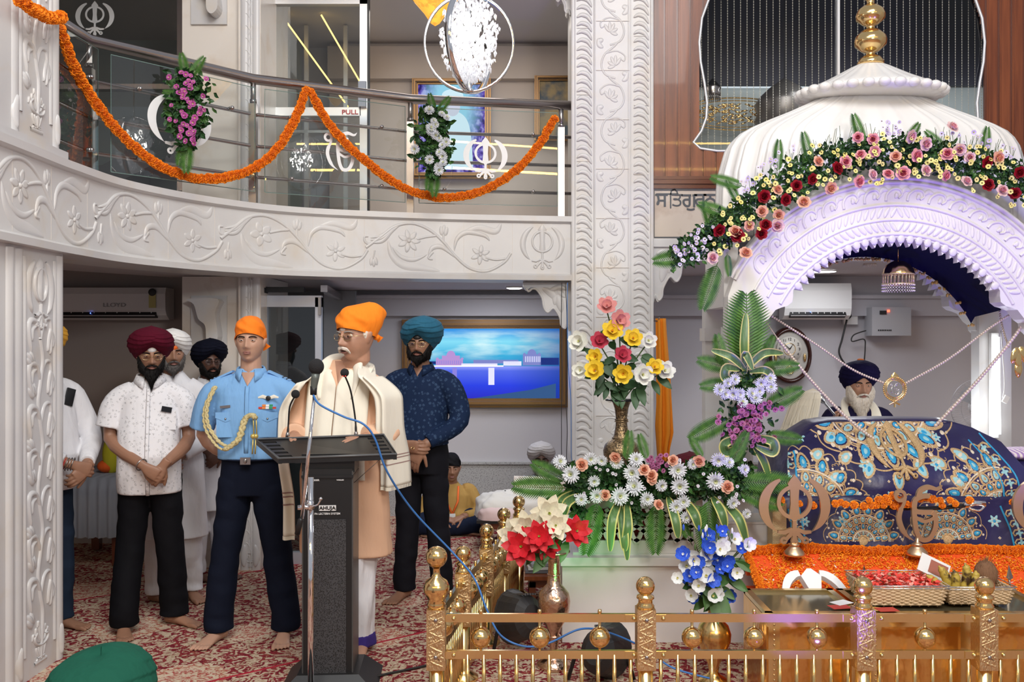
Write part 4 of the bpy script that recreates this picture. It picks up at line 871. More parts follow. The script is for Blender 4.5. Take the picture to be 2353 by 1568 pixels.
def turban(root, Hm, m_, s=1.0, nw=6, bulge=.047, top=.165, lean=0, seed=0, front=.062, inner=None, tilt=1.5, name='turban'):
    n, k = 96, 54; R = []
    for i in range(k+1):
        v = i/k; row = []
        for j in range(n):
            th = 2*PI*j/n; t = th if th <= PI else th-2*PI; c = (1+math.cos(t))/2
            z0 = lerp(-.055, front-.022, c**1.4)+.024*G(t, 0, .42); rx0, ry0 = .079, .099; Rx, Ry = .079+bulge, .099+bulge*.95
            if v < .42: u = math.sin(v/.42*PI/2); rx, ry = lerp(rx0, Rx, u), lerp(ry0, Ry, u)
            else: u = max(0, 1-((v-.42)/.58)**2.3)**.5; rx, ry = Rx*u, Ry*u
            zt = top+.012*math.cos(t); z = z0+(zt-z0)*(1-(1-v)**1.12)
            q = 1 if t+.10*math.sin(v*9) > 0 else -1; at_ = abs(t)
            ph = v*nw-tilt*smooth(at_/2.0)*(1 if q > 0 else 1.12)+(.45 if q < 0 else 0); fr = ph-math.floor(ph)
            rid = (.0058*(1-fr)**1.6)*(1-v**3)*min(1, v*9); rid += .003*noise.noise(V((t*1.5+seed, v*5, 1)))
            row.append(V(((rx+rid)*math.sin(t)+lean*v*.03, -(ry+rid)*math.cos(t)+.008, z))*s)
        R.append(row)
    mb = MB(); mb.grid(R, True, False, 0, True, Hm, False); mb.add([Hm @ V(R[-1][0])]*0+[Hm @ p for p in R[-1]], [list(range(n))], 0, True); o = mb.build(name, m_, root, True)
    if inner:
        mb = MB(); mb.ball((0, -.078, front-.012), (.027, .022, .021), 14, 8, 0, Hm); mb.build('inner_cloth', inner, o, True)
    return o
def patka(root, Hm, m_, s=1, top=.15, front=.045, side='r', peak=0, tail=.4, name='head_scarf'):
    n, k = 72, 30; R = []
    for i in range(k+1):
        v = i/k; row = []
        for j in range(n):
            t = 2*PI*j/n; t = t if t <= PI else t-2*PI; c = (1+math.cos(t))/2; z0 = lerp(-.02, front, c**1.2)
            u = (1-(v**2.6))**.42 if v < 1 else 0; u = max(u, .05); rx, ry = (.082+.006*math.sin(v*3)), .102
            fl = .0035*math.sin(t*3+v*9)+.0025*noise.noise(V((t*3, v*5, 2)))+.002*math.sin((v*1.5+t*.8)*9)
            back = peak*max(0, -math.cos(t+.75))**2.5*smooth(v*1.5)
            row.append(V(((rx+fl)*math.sin(t)*u+back*.45, -(ry+fl)*math.cos(t)*u+.004+back*.6, z0+(top-z0)*v+back*.12))*s)
        R.append(row)
    mb = MB(); mb.grid(R, True, False, 0, True, Hm, False); mb.add([Hm @ p for p in R[-1]], [list(range(n))], 0, True)
    o = mb.build(name, m_, root, True); q = 1 if side == 'r' else -1
    mb = MB(); mb.ball((q*.055, .085, -.01), (.02, .016, .016), 12, 8, 0, Hm)
    for dz, dx in ((-.07*tail, .02*tail), (-.06*tail, .045*tail)):
        A = V((q*.055, .09, -.01)); B_ = A+V((q*dx, .01, dz)); R = [[A+V((0, 0, .006)), A+V((0, 0, -.006))], [lerp(A, B_, .5)+V((q*.012, 0, .012)), lerp(A, B_, .5)+V((-q*.01, 0, -.01))], [B_+V((q*.02, 0, .012)), B_+V((-q*.012, 0, -.012))]]; mb.grid(R, False, False, 0, True, Hm)
    mb.build('knot', m_, o, True); return o
def face_bits(root, Hm, P):
    brow = P.get('brow', M_['hair_black']); sk = P['skin']
    for q in (-1, 1):
        mb = MB(); c = V((q*.031, -.0765, .012)); mb.ball(c, (.0145, .0125, .0125), 16, 12, 0, Hm); e = mb.build('eye', M_['eyew'], root, True)
        lk = P.get('look', (0, 0)); mb = MB(); mb.ball(c+V((lk[0]*.004, -.0074, lk[1]*.004)), .0068, 12, 8, 0, Hm); mb.build('iris', M_['iris'], e, True)
        for up, name in ((1, 'upper_eyelid'), (-1, 'lower_eyelid')):
            mb = MB(); R = []
            op = P.get('open', .42)
            for i in range(7):
                a = lerp(op*.55 if up > 0 else -op*.6, up*1.5, i/6); R.append([c+V((math.sin(t)*.0158*math.cos(a*.6), -.0140*math.cos(a)*math.cos(t*.9), .0136*math.sin(a)*math.cos(t*.55)-(.0035*(abs(t)) if up > 0 else -.003*abs(t)))) for t in [-1.25+2.5*j/12 for j in range(13)]])
            mb.grid(R, False, False, 0, True, Hm); mb.build(name, sk, e, True)
        mb = MB(); B = [V((q*x, -y, z)) for x, y, z in ((.011, .0925, .029), (.024, .0925, .033), (.040, .0865, .033), (.054, .073, .026))]; mb.tube(cat(B, 4), [.004]+[.0066]*5+[.0056]*4+[.0045, .003, .0015], 6, 0, True, True, False, .55, None, Hm); mb.build('eyebrow', brow, root, True)
    if P.get('lips', 1):
        mb = MB(); mo = P.get('mouth', 0)
        for sg, z, h in ((1, -.0515, .0035), (-1, -.0615, .0042)):
            mb.tube([V((x, -.0985+abs(x)**2*14, z-sg*0-abs(x)*.12*sg-(mo if sg < 0 else 0))) for x in (-.021, -.014, -.006, 0, .006, .014, .021)], [.0015, h*1.0, h*1.25, h*1.1, h*1.25, h*1.0, .0015], 8, 0, True, True, False, 1, None, Hm)
        mb.build('lips', M_['lip'], root, True)
        if mo: mb = MB(); mb.ball((0, -.0965, -.058-mo*.4), (.016, .006, .003+mo*.45), 12, 8, 0, Hm); mb.build('mouth', M_['mouth'], root, True)
def beard(root, Hm, m_, length=.05, wide=1.0, seed=0, full=.012, mous=True, strands=520, name='beard', mm=None, fork=0):
    rr = rnd(seed); n, k = 40, 16; R = []
    def S0(th):   # attachment curve on the face
        zt = lerp(-.064, .005, smooth((abs(th)-.35)/.9)); a = math.acos(max(-1, min(1, zt/.118))); return head_pt(th, a, {})
    def pt(th, v):
        s_ = S0(th); g = G(th, 0, .75); side = smooth((abs(th)-.9)/.6)
        e = V((s_.x*lerp(.30, .86, 1-g)*wide, lerp(-.030, -.088, g)*lerp(1, .55, side)+.0, -.095-.012*g-length*g)); mid = V((s_.x*1.10*wide, s_.y-full-.012*g, lerp(s_.z, e.z, .45)))
        p = (1-v)**2*s_+2*v*(1-v)*mid+v*v*e; q = .004*noise.noise(V((th*6+seed, v*4, 0)))+.0015*noise.noise(V((th*22+seed, v*5, 3))); return p+V((p.x, p.y, 0)).normalized()*(q+.0015)
    for i in range(k+1): R.append([pt(lerp(-1.62, 1.62, j/n), i/k) for j in range(n+1)])
    R.append([V((p.x*.5, p.y*.45, p.z+.006)) for p in R[-1]]); R.append([V((p.x*.9, p.y*.4, -.075)) for p in R[-2]])
    mb = MB(); mb.grid(R, False, False, 0, True, Hm)
    for i in range(strands):
        th = rr.uniform(-1.55, 1.55); v = rr.random()**.7*.98; p = pt(th, v); q = pt(th, min(1, v+.08)); d = (q-p)
        if d.length < 1e-6: d = V((0, 0, -1))
        d.normalize(); L_ = rr.uniform(.012, .028)*(1+length*6*G(th, 0, .6)*v); o = V((p.x, p.y, 0)).normalized(); e = p+d*L_+o*rr.uniform(.000, .006)+V((rr.uniform(-.006, .006), 0, 0)); s_ = V((.0007, 0, 0)); mb.add([p-s_*1.5+o*.001, p+s_*1.5+o*.001, lerp(p, e, .6)+s_+o*.002, e, lerp(p, e, .6)-s_+o*.002], [[0, 1, 2, 3, 4]], 0, False, Hm)
    b = mb.build(name, m_, root, True, False)
    if mous: moustache(root, Hm, mm or m_, seed)
    return b
def moustache(root, Hm, m_, seed=0, w=1.0, droop=.018):
    mb = MB(); rr = rnd(seed+7)
    for q in (-1, 1):
        B = cat([V((q*.001, -.110, -.040)), V((q*.014, -.1085, -.0435)), V((q*.028*w, -.099, -.049)), V((q*.040*w, -.086, -.049-droop))], 4); mb.tube(B, [interp([0, .3, .7, 1], [.0045, .0075, .0060, .0015], i/(len(B)-1)) for i in range(len(B))], 8, 0, True, True, False, .8, None, Hm)
        for i in range(90):
            j = rr.randrange(len(B)-3); p = B[j]+V((0, -.003, rr.uniform(-.006, .006))); e = B[j+3]+V((q*.003, -.003, rr.uniform(-.010, .004))); mb.add([p, p+V((0, -.0012, .0016)), e], [[0, 1, 2]], 0, False, Hm)
    mb.build('moustache', m_, root, True, False)
def glasses(root, Hm, m_, w=.022, h=.016, r=.0011):
    mb = MB()
    for q in (-1, 1):
        mb.tube([V((q*.033+w*math.copysign(abs(math.cos(t*PI/16))**.7, math.cos(t*PI/16)), -.103+abs(q*.033+w*math.cos(t*PI/16)-0)**2*3, .008+h*math.copysign(abs(math.sin(t*PI/16))**.7, math.sin(t*PI/16)))) for t in range(32)], r, 5, 0, True, False, True, 1, None, Hm)
        mb.tube([V((q*(.033+w), -.095, .012)), V((q*.078, -.05, .010)), V((q*.081, .008, .006))], r, 5, 0, True, True, False, 1, None, Hm)
    mb.tube([V((-.012, -.106, .011)), V((0, -.109, .014)), V((.012, -.106, .011))], r, 5, 0, True, True, False, 1, None, Hm); o = mb.build('spectacles', m_, root, True)
    mb = MB()
    for q in (-1, 1): mb.add([V((q*.033+w*.95*math.cos(t*PI/8), -.1025+abs(q*.033+w*math.cos(t*PI/8))**2*3, .008+h*.95*math.sin(t*PI/8))) for t in range(16)], [list(range(16))], 0, False, Hm)
    mb.build('lens', M_['lens'], o, True)
M_['lens'] = glass('lens_glass', (.95, .96, .97), .6)
M_['mouth'] = mat('mouth_inside', (.05, .01, .01), .5)
M_['hair_black'] = mat('black_hair', (.009, .008, .008), .7, spec=.15); M_['hair_grey'] = mat('grey_hair', (.30, .28, .26), .7); M_['hair_white'] = mat('white_hair', (.72, .66, .58), .8)
def collar(root, c, m_, r=.070, s=1, spread=.5, h=.035, yaw=0, open_=.9, standing=False):
    mb = MB(); R = []; n = 26
    for i in range(n+1):
        t = lerp(open_*.35, 2*PI-open_*.35, i/n); x, y = math.sin(t), -math.cos(t); p = V((c[0]+x*r, c[1]+y*r*.92, c[2]+.012*(y))) ; dn = G(t, 0, .8)+G(t, 2*PI, .8)
        if standing: R.append([p+V((0, 0, -.006)), p+V((-x*.008, -y*.006, h))])
        else: R.append([p+V((-x*.006, 0, h*.6)), p+V((x*.002, y*.004, h*.75)), p+V((x*.020, y*(.022+.02*dn), -.012-.035*dn))])
    mb.grid(R, False, False, 0, True); o = mb.build('collar', m_, root, True); q = o.modifiers.new('s', 'SOLIDIFY'); q.thickness = .003; return o
def person(px, d, hgt, rz, label, sk, head=(0, -.02, 1.625), hyaw=0, hpitch=0, hroll=0, arms=None, feet=None, face={}, cls='people standing behind the lectern', hscale=1.0, group=None, legs=None, torso=True, vox=.0042):
    x = (px-1176.5)*d/F; root = empty('person', (x, d, 0), label, 'person', None, rz); s = hgt/1.75; mb = MB()
    Hm = Matrix.Translation(V((head[0], head[1], head[2]+.012))*s) @ Euler((hpitch, hroll, hyaw)).to_matrix().to_4x4() @ Matrix.Scale(hscale*.97*s, 4)
    add_head(mb, Hm, face); add_neck(mb, Hm, V((0, .0, 1.45))*s, .059*s)
    if torso: ring_loft(mb, [(z*s, 0, .01, rx*s, ry*s) for z, rx, ry in ((.86, .13, .09), (1.0, .13, .09), (1.2, .13, .08), (1.34, .13, .075), (1.41, .09, .06), (1.48, .04, .04))], 0, 0, 28)
    for A in (arms or []):
        P = [V(p)*s for p in A['j']]; P[0] = V((P[0].x*.80, P[0].y, P[0].z-.06*s)); mb.tube(cat(P, 4), [interp([0, 1, 1.4, 2], [.043*s, .038*s, .040*s, .026*s], k/4) for k in range(4*(len(P)-1)+1)], 14)
        add_hand(mb, P[-1], A['d'], A['n'], A['side'], A.get('curl', .5), s*A.get('s', 1.0), A.get('spread', 0), fingers=A.get('f', (1, 1, 1, 1)))
    for fx, fy, yaw in (feet or []): add_foot(mb, (fx, fy), yaw, s)
    for L_ in (legs if legs is not None else [[(math.copysign(.078, fx), 0, .9), (lerp(math.copysign(.078, fx), fx, .55), 0, .48), (fx, fy+.01, .1)] for fx, fy, _ in (feet or [])]):
        P = [V(p)*s for p in L_]; mb.tube(cat(P, 4), [interp([0, 1, 1.4, 2], [.062*s, .048*s, .046*s, .034*s], k/4) for k in range(4*(len(P)-1)+1)], 14)
    remesh(mb.build('body', sk, root, True), vox, 1, .5); face = dict(face); face['skin'] = sk; face_bits(root, Hm, face); return root, Hm, s
def garment(root, name, m_, fn, vox=.007, sm=3, label=None):
    mb = MB(); fn(mb); o = mb.build(name, m_, root, True); remesh(o, vox, sm)
    if label: o['label'] = label
    return o
def torso_rings(s, hem, belly=0, w=1.0, top=1.505, flare=0):
    R = [(hem, .178+flare, .118+flare*.6), (.92, .172+flare*.5, .118), (1.03, .168, .118), (1.15, .172, .118), (1.27, .183, .12), (1.35, .182, .112), (1.39, .170, .100), (1.425, .136, .088), (1.455, .100, .076), (1.478, .078, .068), (top-.01, .066, .060)]
    R = [r for i, r in enumerate(R) if i == 0 or r[0] > hem+.03]
    return [(z*s, 0, (.008-belly*.055*G(z, 1.03, .19))*s, rx*w*s*(1+belly*.10*G(z, 1.03, .2)), ry*s*(1+belly*.42*G(z, 1.03, .19))) for z, rx, ry in R]
def buttons(root, pts, m_, r=.005):
    mb = MB()
    for p in pts: mb.ball(p, (r, r*.5, r), 8, 6)
    mb.build('buttons', m_, root, True)
def bangle(root, c, d, r, m_, t=.004, name='bangle'):
    mb = MB(); q = V(d).normalized().to_track_quat('Z', 'Y'); mb.tube([V(c)+q @ V((r*math.cos(a*PI/12), r*math.sin(a*PI/12), 0)) for a in range(24)], t, 6, 0, True, False, True); return mb.build(name, m_, root, True)
def fronty(R, z, x=0):
    """front surface y of a ring stack at height z"""
    for a, b in zip(R, R[1:]):
        if a[0] <= z <= b[0] or b[0] <= z <= a[0]:
            t = (z-a[0])/(b[0]-a[0]); cy = lerp(a[2], b[2], t); rx = lerp(a[3], b[3], t); ry = lerp(a[4], b[4], t); u = min(.98, abs(x)/rx); return cy-ry*(1-u**2.3)**(1/2.3)
    return R[-1][2]-R[-1][4]
TC = lambda n, c, **k: cloth(n, c, .85, (6, .6, .05, (1.2, 1.2, .45)), .3, **k)
clasp = lambda L, R_, over=1: [L, R_]
# ---- 1 maroon turban, patterned white shirt
def sprig_cloth(name, base, ink, sc=46, th=.045):
    m = cloth(name, base, .8, (9, .35, .03, (1, 1, .4)), .2); nt = m.node_tree; b = nt.nodes['Principled BSDF']; tc = N_(nt, 'ShaderNodeTexCoord')
    v = N_(nt, 'ShaderNodeTexVoronoi'); v.inputs['Scale'].default_value = sc; n = N_(nt, 'ShaderNodeTexNoise'); n.inputs['Scale'].default_value = sc*3.2; n.inputs['Detail'].default_value = 1
    nt.links.new(tc.outputs['Object'], v.inputs['Vector']); nt.links.new(tc.outputs['Object'], n.inputs['Vector'])
    a = mth(nt, 'LESS_THAN', v.outputs['Distance'], .36); c = mth(nt, 'LESS_THAN', mth(nt, 'ABSOLUTE', mth(nt, 'SUBTRACT', n.outputs[0], .5)), th)
    nt.links.new(mix(nt, mth(nt, 'MULTIPLY', a, c), base, ink), b.inputs['Base Color']); return m
def trousers(mb, s, feet, waist=1.0, rw=.155, ry=.105, r0=.092, r1=.072, r2=.070, seed=0, knee=.5):
    ring_loft(mb, [(.80*s, 0, .01, rw*1.04*s, ry*1.02*s), (.90*s, 0, .01, rw*1.08*s, ry*1.08*s), (waist*s, 0, 0, rw*s, ry*s)], .02, seed)
    for fx, fy, yw in feet: limb(mb, [V((math.copysign(.080, fx), .008, .88))*s, V((lerp(math.copysign(.080, fx), fx, .55), .0, knee))*s, V((fx, fy+.012, .16))*s, V((fx, fy+.014, .055))*s], [r0*s, r1*s, r2*s, r2*1.06*s], .085, seed+fx*9, 26, 8)
F1 = [(-.13, -.10, .15), (.13, .02, .9)]
A1 = [dict(j=[(-.19, 0, 1.40), (-.215, -.03, 1.13), (-.01, -.235, .985)], d=(.75, -.15, -.55), n=(.1, 1, .1), side=1, curl=.55), dict(j=[(.19, 0, 1.40), (.220, -.03, 1.12), (.095, -.235, .985)], d=(-.55, .0, -.75), n=(.1, 1, 0), side=-1, curl=.6)]
root, Hm, s = person(345, 5.28, 1.70, .28, 'person in a maroon turban and white sprigged short-sleeved shirt, hands clasped, barefoot', SK['mid'], (.01, -.05, 1.60), .15, .16, 0, A1, F1, dict(nose=1.15, lips=1, open=.30, look=(.4, -.5)))
turban(root, Hm, TC('maroon_turban', (.085, .006, .018)), 1.02, 6, .050, .170, 0, 1, inner=M_['whitep']); beard(root, Hm, M_['hair_black'], .085, .95, 3, .014); glasses(root, Hm, M_['gold_flat'])
SH = sprig_cloth('sprigged_shirt', (.80, .80, .83), (.38, .38, .40)); R1 = torso_rings(s, .80, .85, .97, flare=.004)
def f(mb):
    ring_loft(mb, R1, .035, 2)
    for q in (-1, 1): limb(mb, [V((q*.085, .0, 1.40))*s, V((q*.185, -.005, 1.335))*s, V((q*.225, -.02, 1.19))*s], [.068*s, .072*s, .076*s], .03, q)
garment(root, 'shirt', SH, f); collar(root, (0, -.004, 1.475*s), SH, .070)
mb = MB(); mb.tube([(0, fronty(R1, z, 0)-.003, z) for z in [.80*s+.045*i for i in range(15)]], .011, 6, 0, True, True, False, .18, (0, -1, 0)); mb.build('placket', SH, root, True); buttons(root, [(0, fronty(R1, z)-.006, z) for z in [.86+.09*i for i in range(6)]], M_['whitep'])
mb = MB(); y = fronty(R1, 1.22, .09); mb.box((.10, y-.004, 1.20), (.10, .004, .11), rot=(-.12, 0, 0)); p_ = mb.build('pocket', SH, root, True); mb = MB(); mb.box((.10, y-.008, 1.262), (.055, .008, .03), rot=(0, .2, 0)); mb.build('phone', M_['blackg'], root, True)
garment(root, 'trousers', cloth('black_trousers', (.006, .006, .008)), lambda mb: trousers(mb, s, F1, .95, .165, .115, .098, .082, .080))
bangle(root, V((-.025, -.222, .992))*s, (.75, -.6, -.45), .034, M_['steel'])
# ---- 2 white turban, white kurta
A2 = [dict(j=[(-.19, 0, 1.38), (-.22, 0, 1.12), (-.03, -.18, .97)], d=(.7, 0, -.5), n=(0, 1, 0), side=1), dict(j=[(.19, 0, 1.38), (.24, -.02, 1.10), (.06, -.19, .96)], d=(-.6, 0, -.6), n=(0, 1, 0), side=-1)]
F2 = [(-.10, -.0, .9), (.10, .05, .5)]
root, Hm, s = person(398, 5.80, 1.70, .20, 'person in a white turban and long white kurta standing behind the maroon turban', SK['mid'], (.0, -.03, 1.60), .25, .05, 0, A2, F2, dict(lips=1))
turban(root, Hm, TC('white_turban', (.78, .78, .76)), 1.0, 6, .042, .165, 0, 4, inner=mat('orange_underscarf', (.8, .15, .02), .8)); beard(root, Hm, mat('salt_beard', (.10, .09, .085), .8), .035, .95, 4, .009)
KW = TC('white_kurta', (.76, .76, .79)); R2 = torso_rings(s, .42, .2, 1.0, flare=.035)
def f(mb):
    ring_loft(mb, R2, .04, 7)
    for q, A in ((-1, A2[0]), (1, A2[1])): limb(mb, [V((q*.085, 0, 1.40))*s, V(A['j'][0])*s+V((-q*.012, 0, -.055)), V(A['j'][1])*s, lerp(V(A['j'][1]), V(A['j'][2]), .88)*s], [.07*s, .075*s, .062*s, .046*s], .06, q*3, 24)
garment(root, 'kurta', KW, f); collar(root, (0, 0, 1.47*s), KW, .066, standing=True); garment(root, 'trousers', KW, lambda mb: trousers(mb, s, F2, .9, .14, .10, .10, .095, .075, 3))
# ---- 3 black turban, white kurta
root, Hm, s = person(480, 6.33, 1.635, .42, 'person in a black turban, round glasses and white kurta beside the carved pillar', SK['dark'], (.0, -.03, 1.60), .2, .08, 0, A2, F2, dict(lips=1, cheek=1))
turban(root, Hm, TC('black_turban', (.006, .007, .016)), 1.06, 6, .046, .162, 0, 6); beard(root, Hm, M_['hair_black'], .035, 1.0, 5, .014); glasses(root, Hm, M_['wire'], .024, .021)
R3 = torso_rings(s, .52, .3, 1.0, flare=.025)
def f(mb):
    ring_loft(mb, R3, .04, 17)
    for q, A in ((-1, A2[0]), (1, A2[1])): limb(mb, [V((q*.085, 0, 1.40))*s, V(A['j'][0])*s+V((-q*.012, 0, -.055)), V(A['j'][1])*s, lerp(V(A['j'][1]), V(A['j'][2]), .6)*s], [.07*s, .075*s, .062*s, .052*s], .06, q*5, 24)
garment(root, 'kurta', KW, f); collar(root, (0, 0, 1.47*s), KW, .066); garment(root, 'trousers', KW, lambda mb: trousers(mb, s, F2, .9, .14, .10, .10, .095, .08, 5))
bangle(root, V((-.06, -.155, .985))*s, (.7, -.6, -.4), .036, M_['steel'])
# ---- 4 man half hidden by the left column
A4 = [dict(j=[(-.19, 0, 1.40), (-.23, -.06, 1.14), (-.0, -.31, .985)], d=(.8, -.2, -.35), n=(.1, 1, .1), side=1, curl=.6), dict(j=[(.19, 0, 1.40), (.25, -.07, 1.12), (.075, -.31, .965)], d=(-.7, -.1, -.5), n=(.1, 1, 0), side=-1, curl=.6)]
F4 = [(-.11, -.05, .3), (.11, .0, .3)]
root, Hm, s = person(98, 5.18, 1.72, 1.0, 'person in a white long-sleeved shirt and jeans half hidden by the left carved column', SK['mid'], (.0, -.02, 1.61), 0, 0, 0, A4, F4, {})
turban(root, Hm, TC('yellow_turban', (.75, .38, .03)), 1.0, 6, .045, .165, 0, 4); beard(root, Hm, M_['hair_grey'], .04, 1, 4)
WS = TC('white_shirt', (.80, .80, .83)); R4_ = torso_rings(s, .82, .8, 1.0)
def f(mb):
    ring_loft(mb, R4_, .035, 2)
    for q, A in ((-1, A4[0]), (1, A4[1])): limb(mb, [V((q*.085, 0, 1.40))*s, V(A['j'][0])*s+V((-q*.010, 0, -.050)), V(A['j'][1])*s, lerp(V(A['j'][1]), V(A['j'][2]), .85)*s], [.07*s, .075*s, .064*s, .042*s], .06, q*5, 24)
garment(root, 'shirt', WS, f); collar(root, (0, -.004, 1.475*s), WS)
garment(root, 'jeans', cloth('dark_jeans', (.018, .03, .055)), lambda mb: trousers(mb, s, F4, .93, .16, .112, .098, .082, .075, 2))
mb = MB(); y = fronty(R4_, 1.32, .10); mb.box((.10, y-.006, 1.33), (.05, .012, .10), rot=(-.1, .3, 0)); mb.build('phone', M_['blackg'], root, True)
for k in range(4): bangle(root, V((-.035+.011*k, -.275-.009*k, .992))*s, (.7, -.6, -.3), .036, M_['steel'] if k else mat('red_thread', (.5, .02, .02), .7), .003)
# ---- 5 air force officer
A5 = [dict(j=[(-.215, 0, 1.41), (-.268, .03, 1.13), (-.14, .16, .98)], d=(.8, .3, -.3), n=(0, -1, 0), side=-1), dict(j=[(.215, 0, 1.41), (.262, .03, 1.12), (.12, .16, .98)], d=(-.8, .3, -.3), n=(0, -1, 0), side=1)]
F5 = [(-.175, -.01, -.35), (.185, -.01, .05)]
root, Hm, s = person(577, 5.06, 1.755, .06, 'person in a light blue air force shirt with gold braid and an orange headscarf', SK['fair'], (0, -.015, 1.625), .0, .0, 0, A5, F5, dict(nose=.95, open=.5))
patka(root, Hm, TC('orange_scarf', (.95, .22, .008)), 1.02, .150, .052, 'r', 0)
BL = TC('air_force_blue', (.20, .42, .74)); R5 = torso_rings(s, 1.0, .1, 1.08); R5 = [(r[0], r[1], r[2], r[3]*(1 if r[0] > 1.2*s else .93), r[4]) for r in R5]
def f(mb):
    ring_loft(mb, R5, .03, 12)
    for q in (-1, 1): limb(mb, [V((q*.085, .0, 1.405))*s, V((q*.205, .0, 1.355))*s, V((q*.250, .01, 1.25))*s, V((q*.272, .025, 1.165))*s], [.066*s, .066*s, .068*s, .070*s], .04, q)
garment(root, 'shirt', BL, f); collar(root, (0, -.004, 1.475*s), BL, .072, open_=1.3)
def vneck(z0, z1, w_, R, sk_):
    mb = MB(); mb.grid([[V((w_*(k/4)*u, fronty(R, lerp(z1, z0, k/4)*s, 0)-.004+abs(u)*.003, lerp(z1, z0, k/4)*s)) for u in (-1, -.5, 0, .5, 1)] for k in range(5)]); mb.build('open_neck', sk_, root, True)
vneck(1.475, 1.40, .042, R5, SK['fair'])
NV = cloth('navy_trousers', (.007, .010, .022)); garment(root, 'trousers', NV, lambda mb: trousers(mb, s, F5, 1.015, .155, .105, .100, .080, .078, 4, .52))
mb = MB(); mb.tube([(.158*s*math.cos(a*PI/20), .0+.110*s*math.sin(a*PI/20), 1.00*s) for a in range(40)], .021, 8, 0, True, False, True, .3, (0, 0, 1)); bl = mb.build('belt', cloth('navy_belt', (.01, .014, .03)), root, True)
for v_ in bl.data.vertices: v_.co.z = 1.0*s+(v_.co.z-1.0*s)*1.0
mb = MB(); mb.box((0, -.135, 1.0*s), (.055, .012, .038)); mb.ball((0, -.143, 1.0*s), (.010, .004, .013), 8, 6); mb.build('buckle', M_['steel'], root, True)
CO = mat('gold_cord', (.62, .53, .27), .6, bump=(200, .8, .004))
def braid(P, r): 
    mb = MB(); C = cat([V(p)*s for p in P], 10); q = 0; A = []; B_ = []
    for i, p in enumerate(C): A.append(p+V((math.sin(i*1.1)*r*.8, -abs(math.cos(i*1.1))*r*.6, 0))); B_.append(p+V((-math.sin(i*1.1)*r*.8, -abs(math.sin(i*1.1))*r*.6, 0)))
    mb.tube(A, r*.75, 6); mb.tube(B_, r*.75, 6); return mb
braid([(-.165, -.10, 1.40), (-.205, -.115, 1.30), (-.200, -.125, 1.20), (-.14, -.145, 1.11), (-.085, -.155, 1.08)], .009).build('aiguillette', CO, root, True)
braid([(-.175, -.095, 1.40), (-.222, -.11, 1.28), (-.212, -.12, 1.17), (-.15, -.145, 1.085), (-.10, -.155, 1.06)], .007).build('aiguillette', CO, root, True)
braid([(-.10, -.155, 1.065), (-.03, -.160, 1.12), (-.0, -.150, 1.22), (.035, -.15, 1.25), (.055, -.152, 1.235)], .014).build('aiguillette', CO, root, True)
mb = MB()
for dx in (.045, .060):
    mb.tube([V((dx, -.152, 1.24))*s, V((dx+.004, -.154, 1.14))*s], .0035, 6); mb.ball(V((dx, -.158, 1.135))*s, .014, 10, 8); mb.tube([V((dx, -.158, 1.12))*s, V((dx-.004, -.158, 1.04))*s], .004, 6)
mb.build('tassel', mat('cord_tip', (.65, .5, .15), .4, .5), root, True)
mb = MB(); yb = fronty(R5, 1.33*s, .09)-.006; mpb = planeM((.115*s, yb, 1.335*s), (1, -.0, 0), (0, .1, 1))
mb.strip([(-.055, .004), (-.03, .010), (0, 0), (.03, .010), (.055, .004)], [.004, .010, .008, .010, .004], mpb, .003); mb.ball(mpb(0, .0, .003), (.014, .004, .014), 12, 6, 1); mb.build('wings_badge', [mat('badge_white', (.75, .72, .62), .5), M_['black']], root, True)
mb = MB()
for r_ in range(2):
    for i in range(5 if r_ == 0 else 3):
        mb.box(mpb(-.042+.019*i+(.02 if r_ else 0), -.052+.013*r_, .002), (.018, .004, .011), (i+r_) % 4)
mb.build('ribbon_bar', [mat('ribbon_red', (.6, .05, .03), .6), mat('ribbon_orange', (.8, .25, .05), .6), M_['white'], mat('ribbon_green', (.03, .3, .12), .6)], root, True)
mb = MB(); y = fronty(R5, 1.28*s, -.10)-.004; mb.box((-.115, y, 1.29*s), (.055, .004, .014), rot=(0, -.1, 0)); mb.build('name_plate', M_['steel_dark'], root, True)
for q in (-1, 1):
    mb = MB(); y = fronty(R5, 1.2*s, .1)-.003; mp = planeM((q*.112, y, 1.225*s), (1, 0, 0), (0, .08, 1)); mb.prism([(-.055, .035), (.055, .035), (.055, .005), (0, -.018), (-.055, .005)], mp, -.004, .004); mb.prism([(-.05, .0), (.05, .0), (.048, -.10), (-.048, -.10)], mp, -.006, .001); fl = mb.build('pocket', BL, root, True)
    mb = MB(); mb.ball(mp(0, 0, .006), .006, 8, 6); mb.build('button', M_['steel'], fl, True)
    mb = MB()
    for k in range(4): mb.strip([(-.03, .0), (.03, .0)], .0035, planeM((q*(.180+.010*k)*s, -.004, (1.4475-.0050*k)*s), (0, 1, 0), (q*.9, 0, -.45)), .003, 'flat', k % 2)
    mb.box((q*.155*s, -.0, 1.452*s), (.13, .058, .010), 2, (0, q*.43, 0)); mb.build('epaulette', [M_['black'], mat('light_stripe', (.3, .5, .75), .7), BL], root, True)
mb = MB(); mb.tube([(0, fronty(R5, z*s)-.002, z*s) for z in [1.04+.04*i for i in range(10)]], .012, 6, 0, True, True, False, .15, (0, -1, 0)); mb.build('placket', BL, root, True)
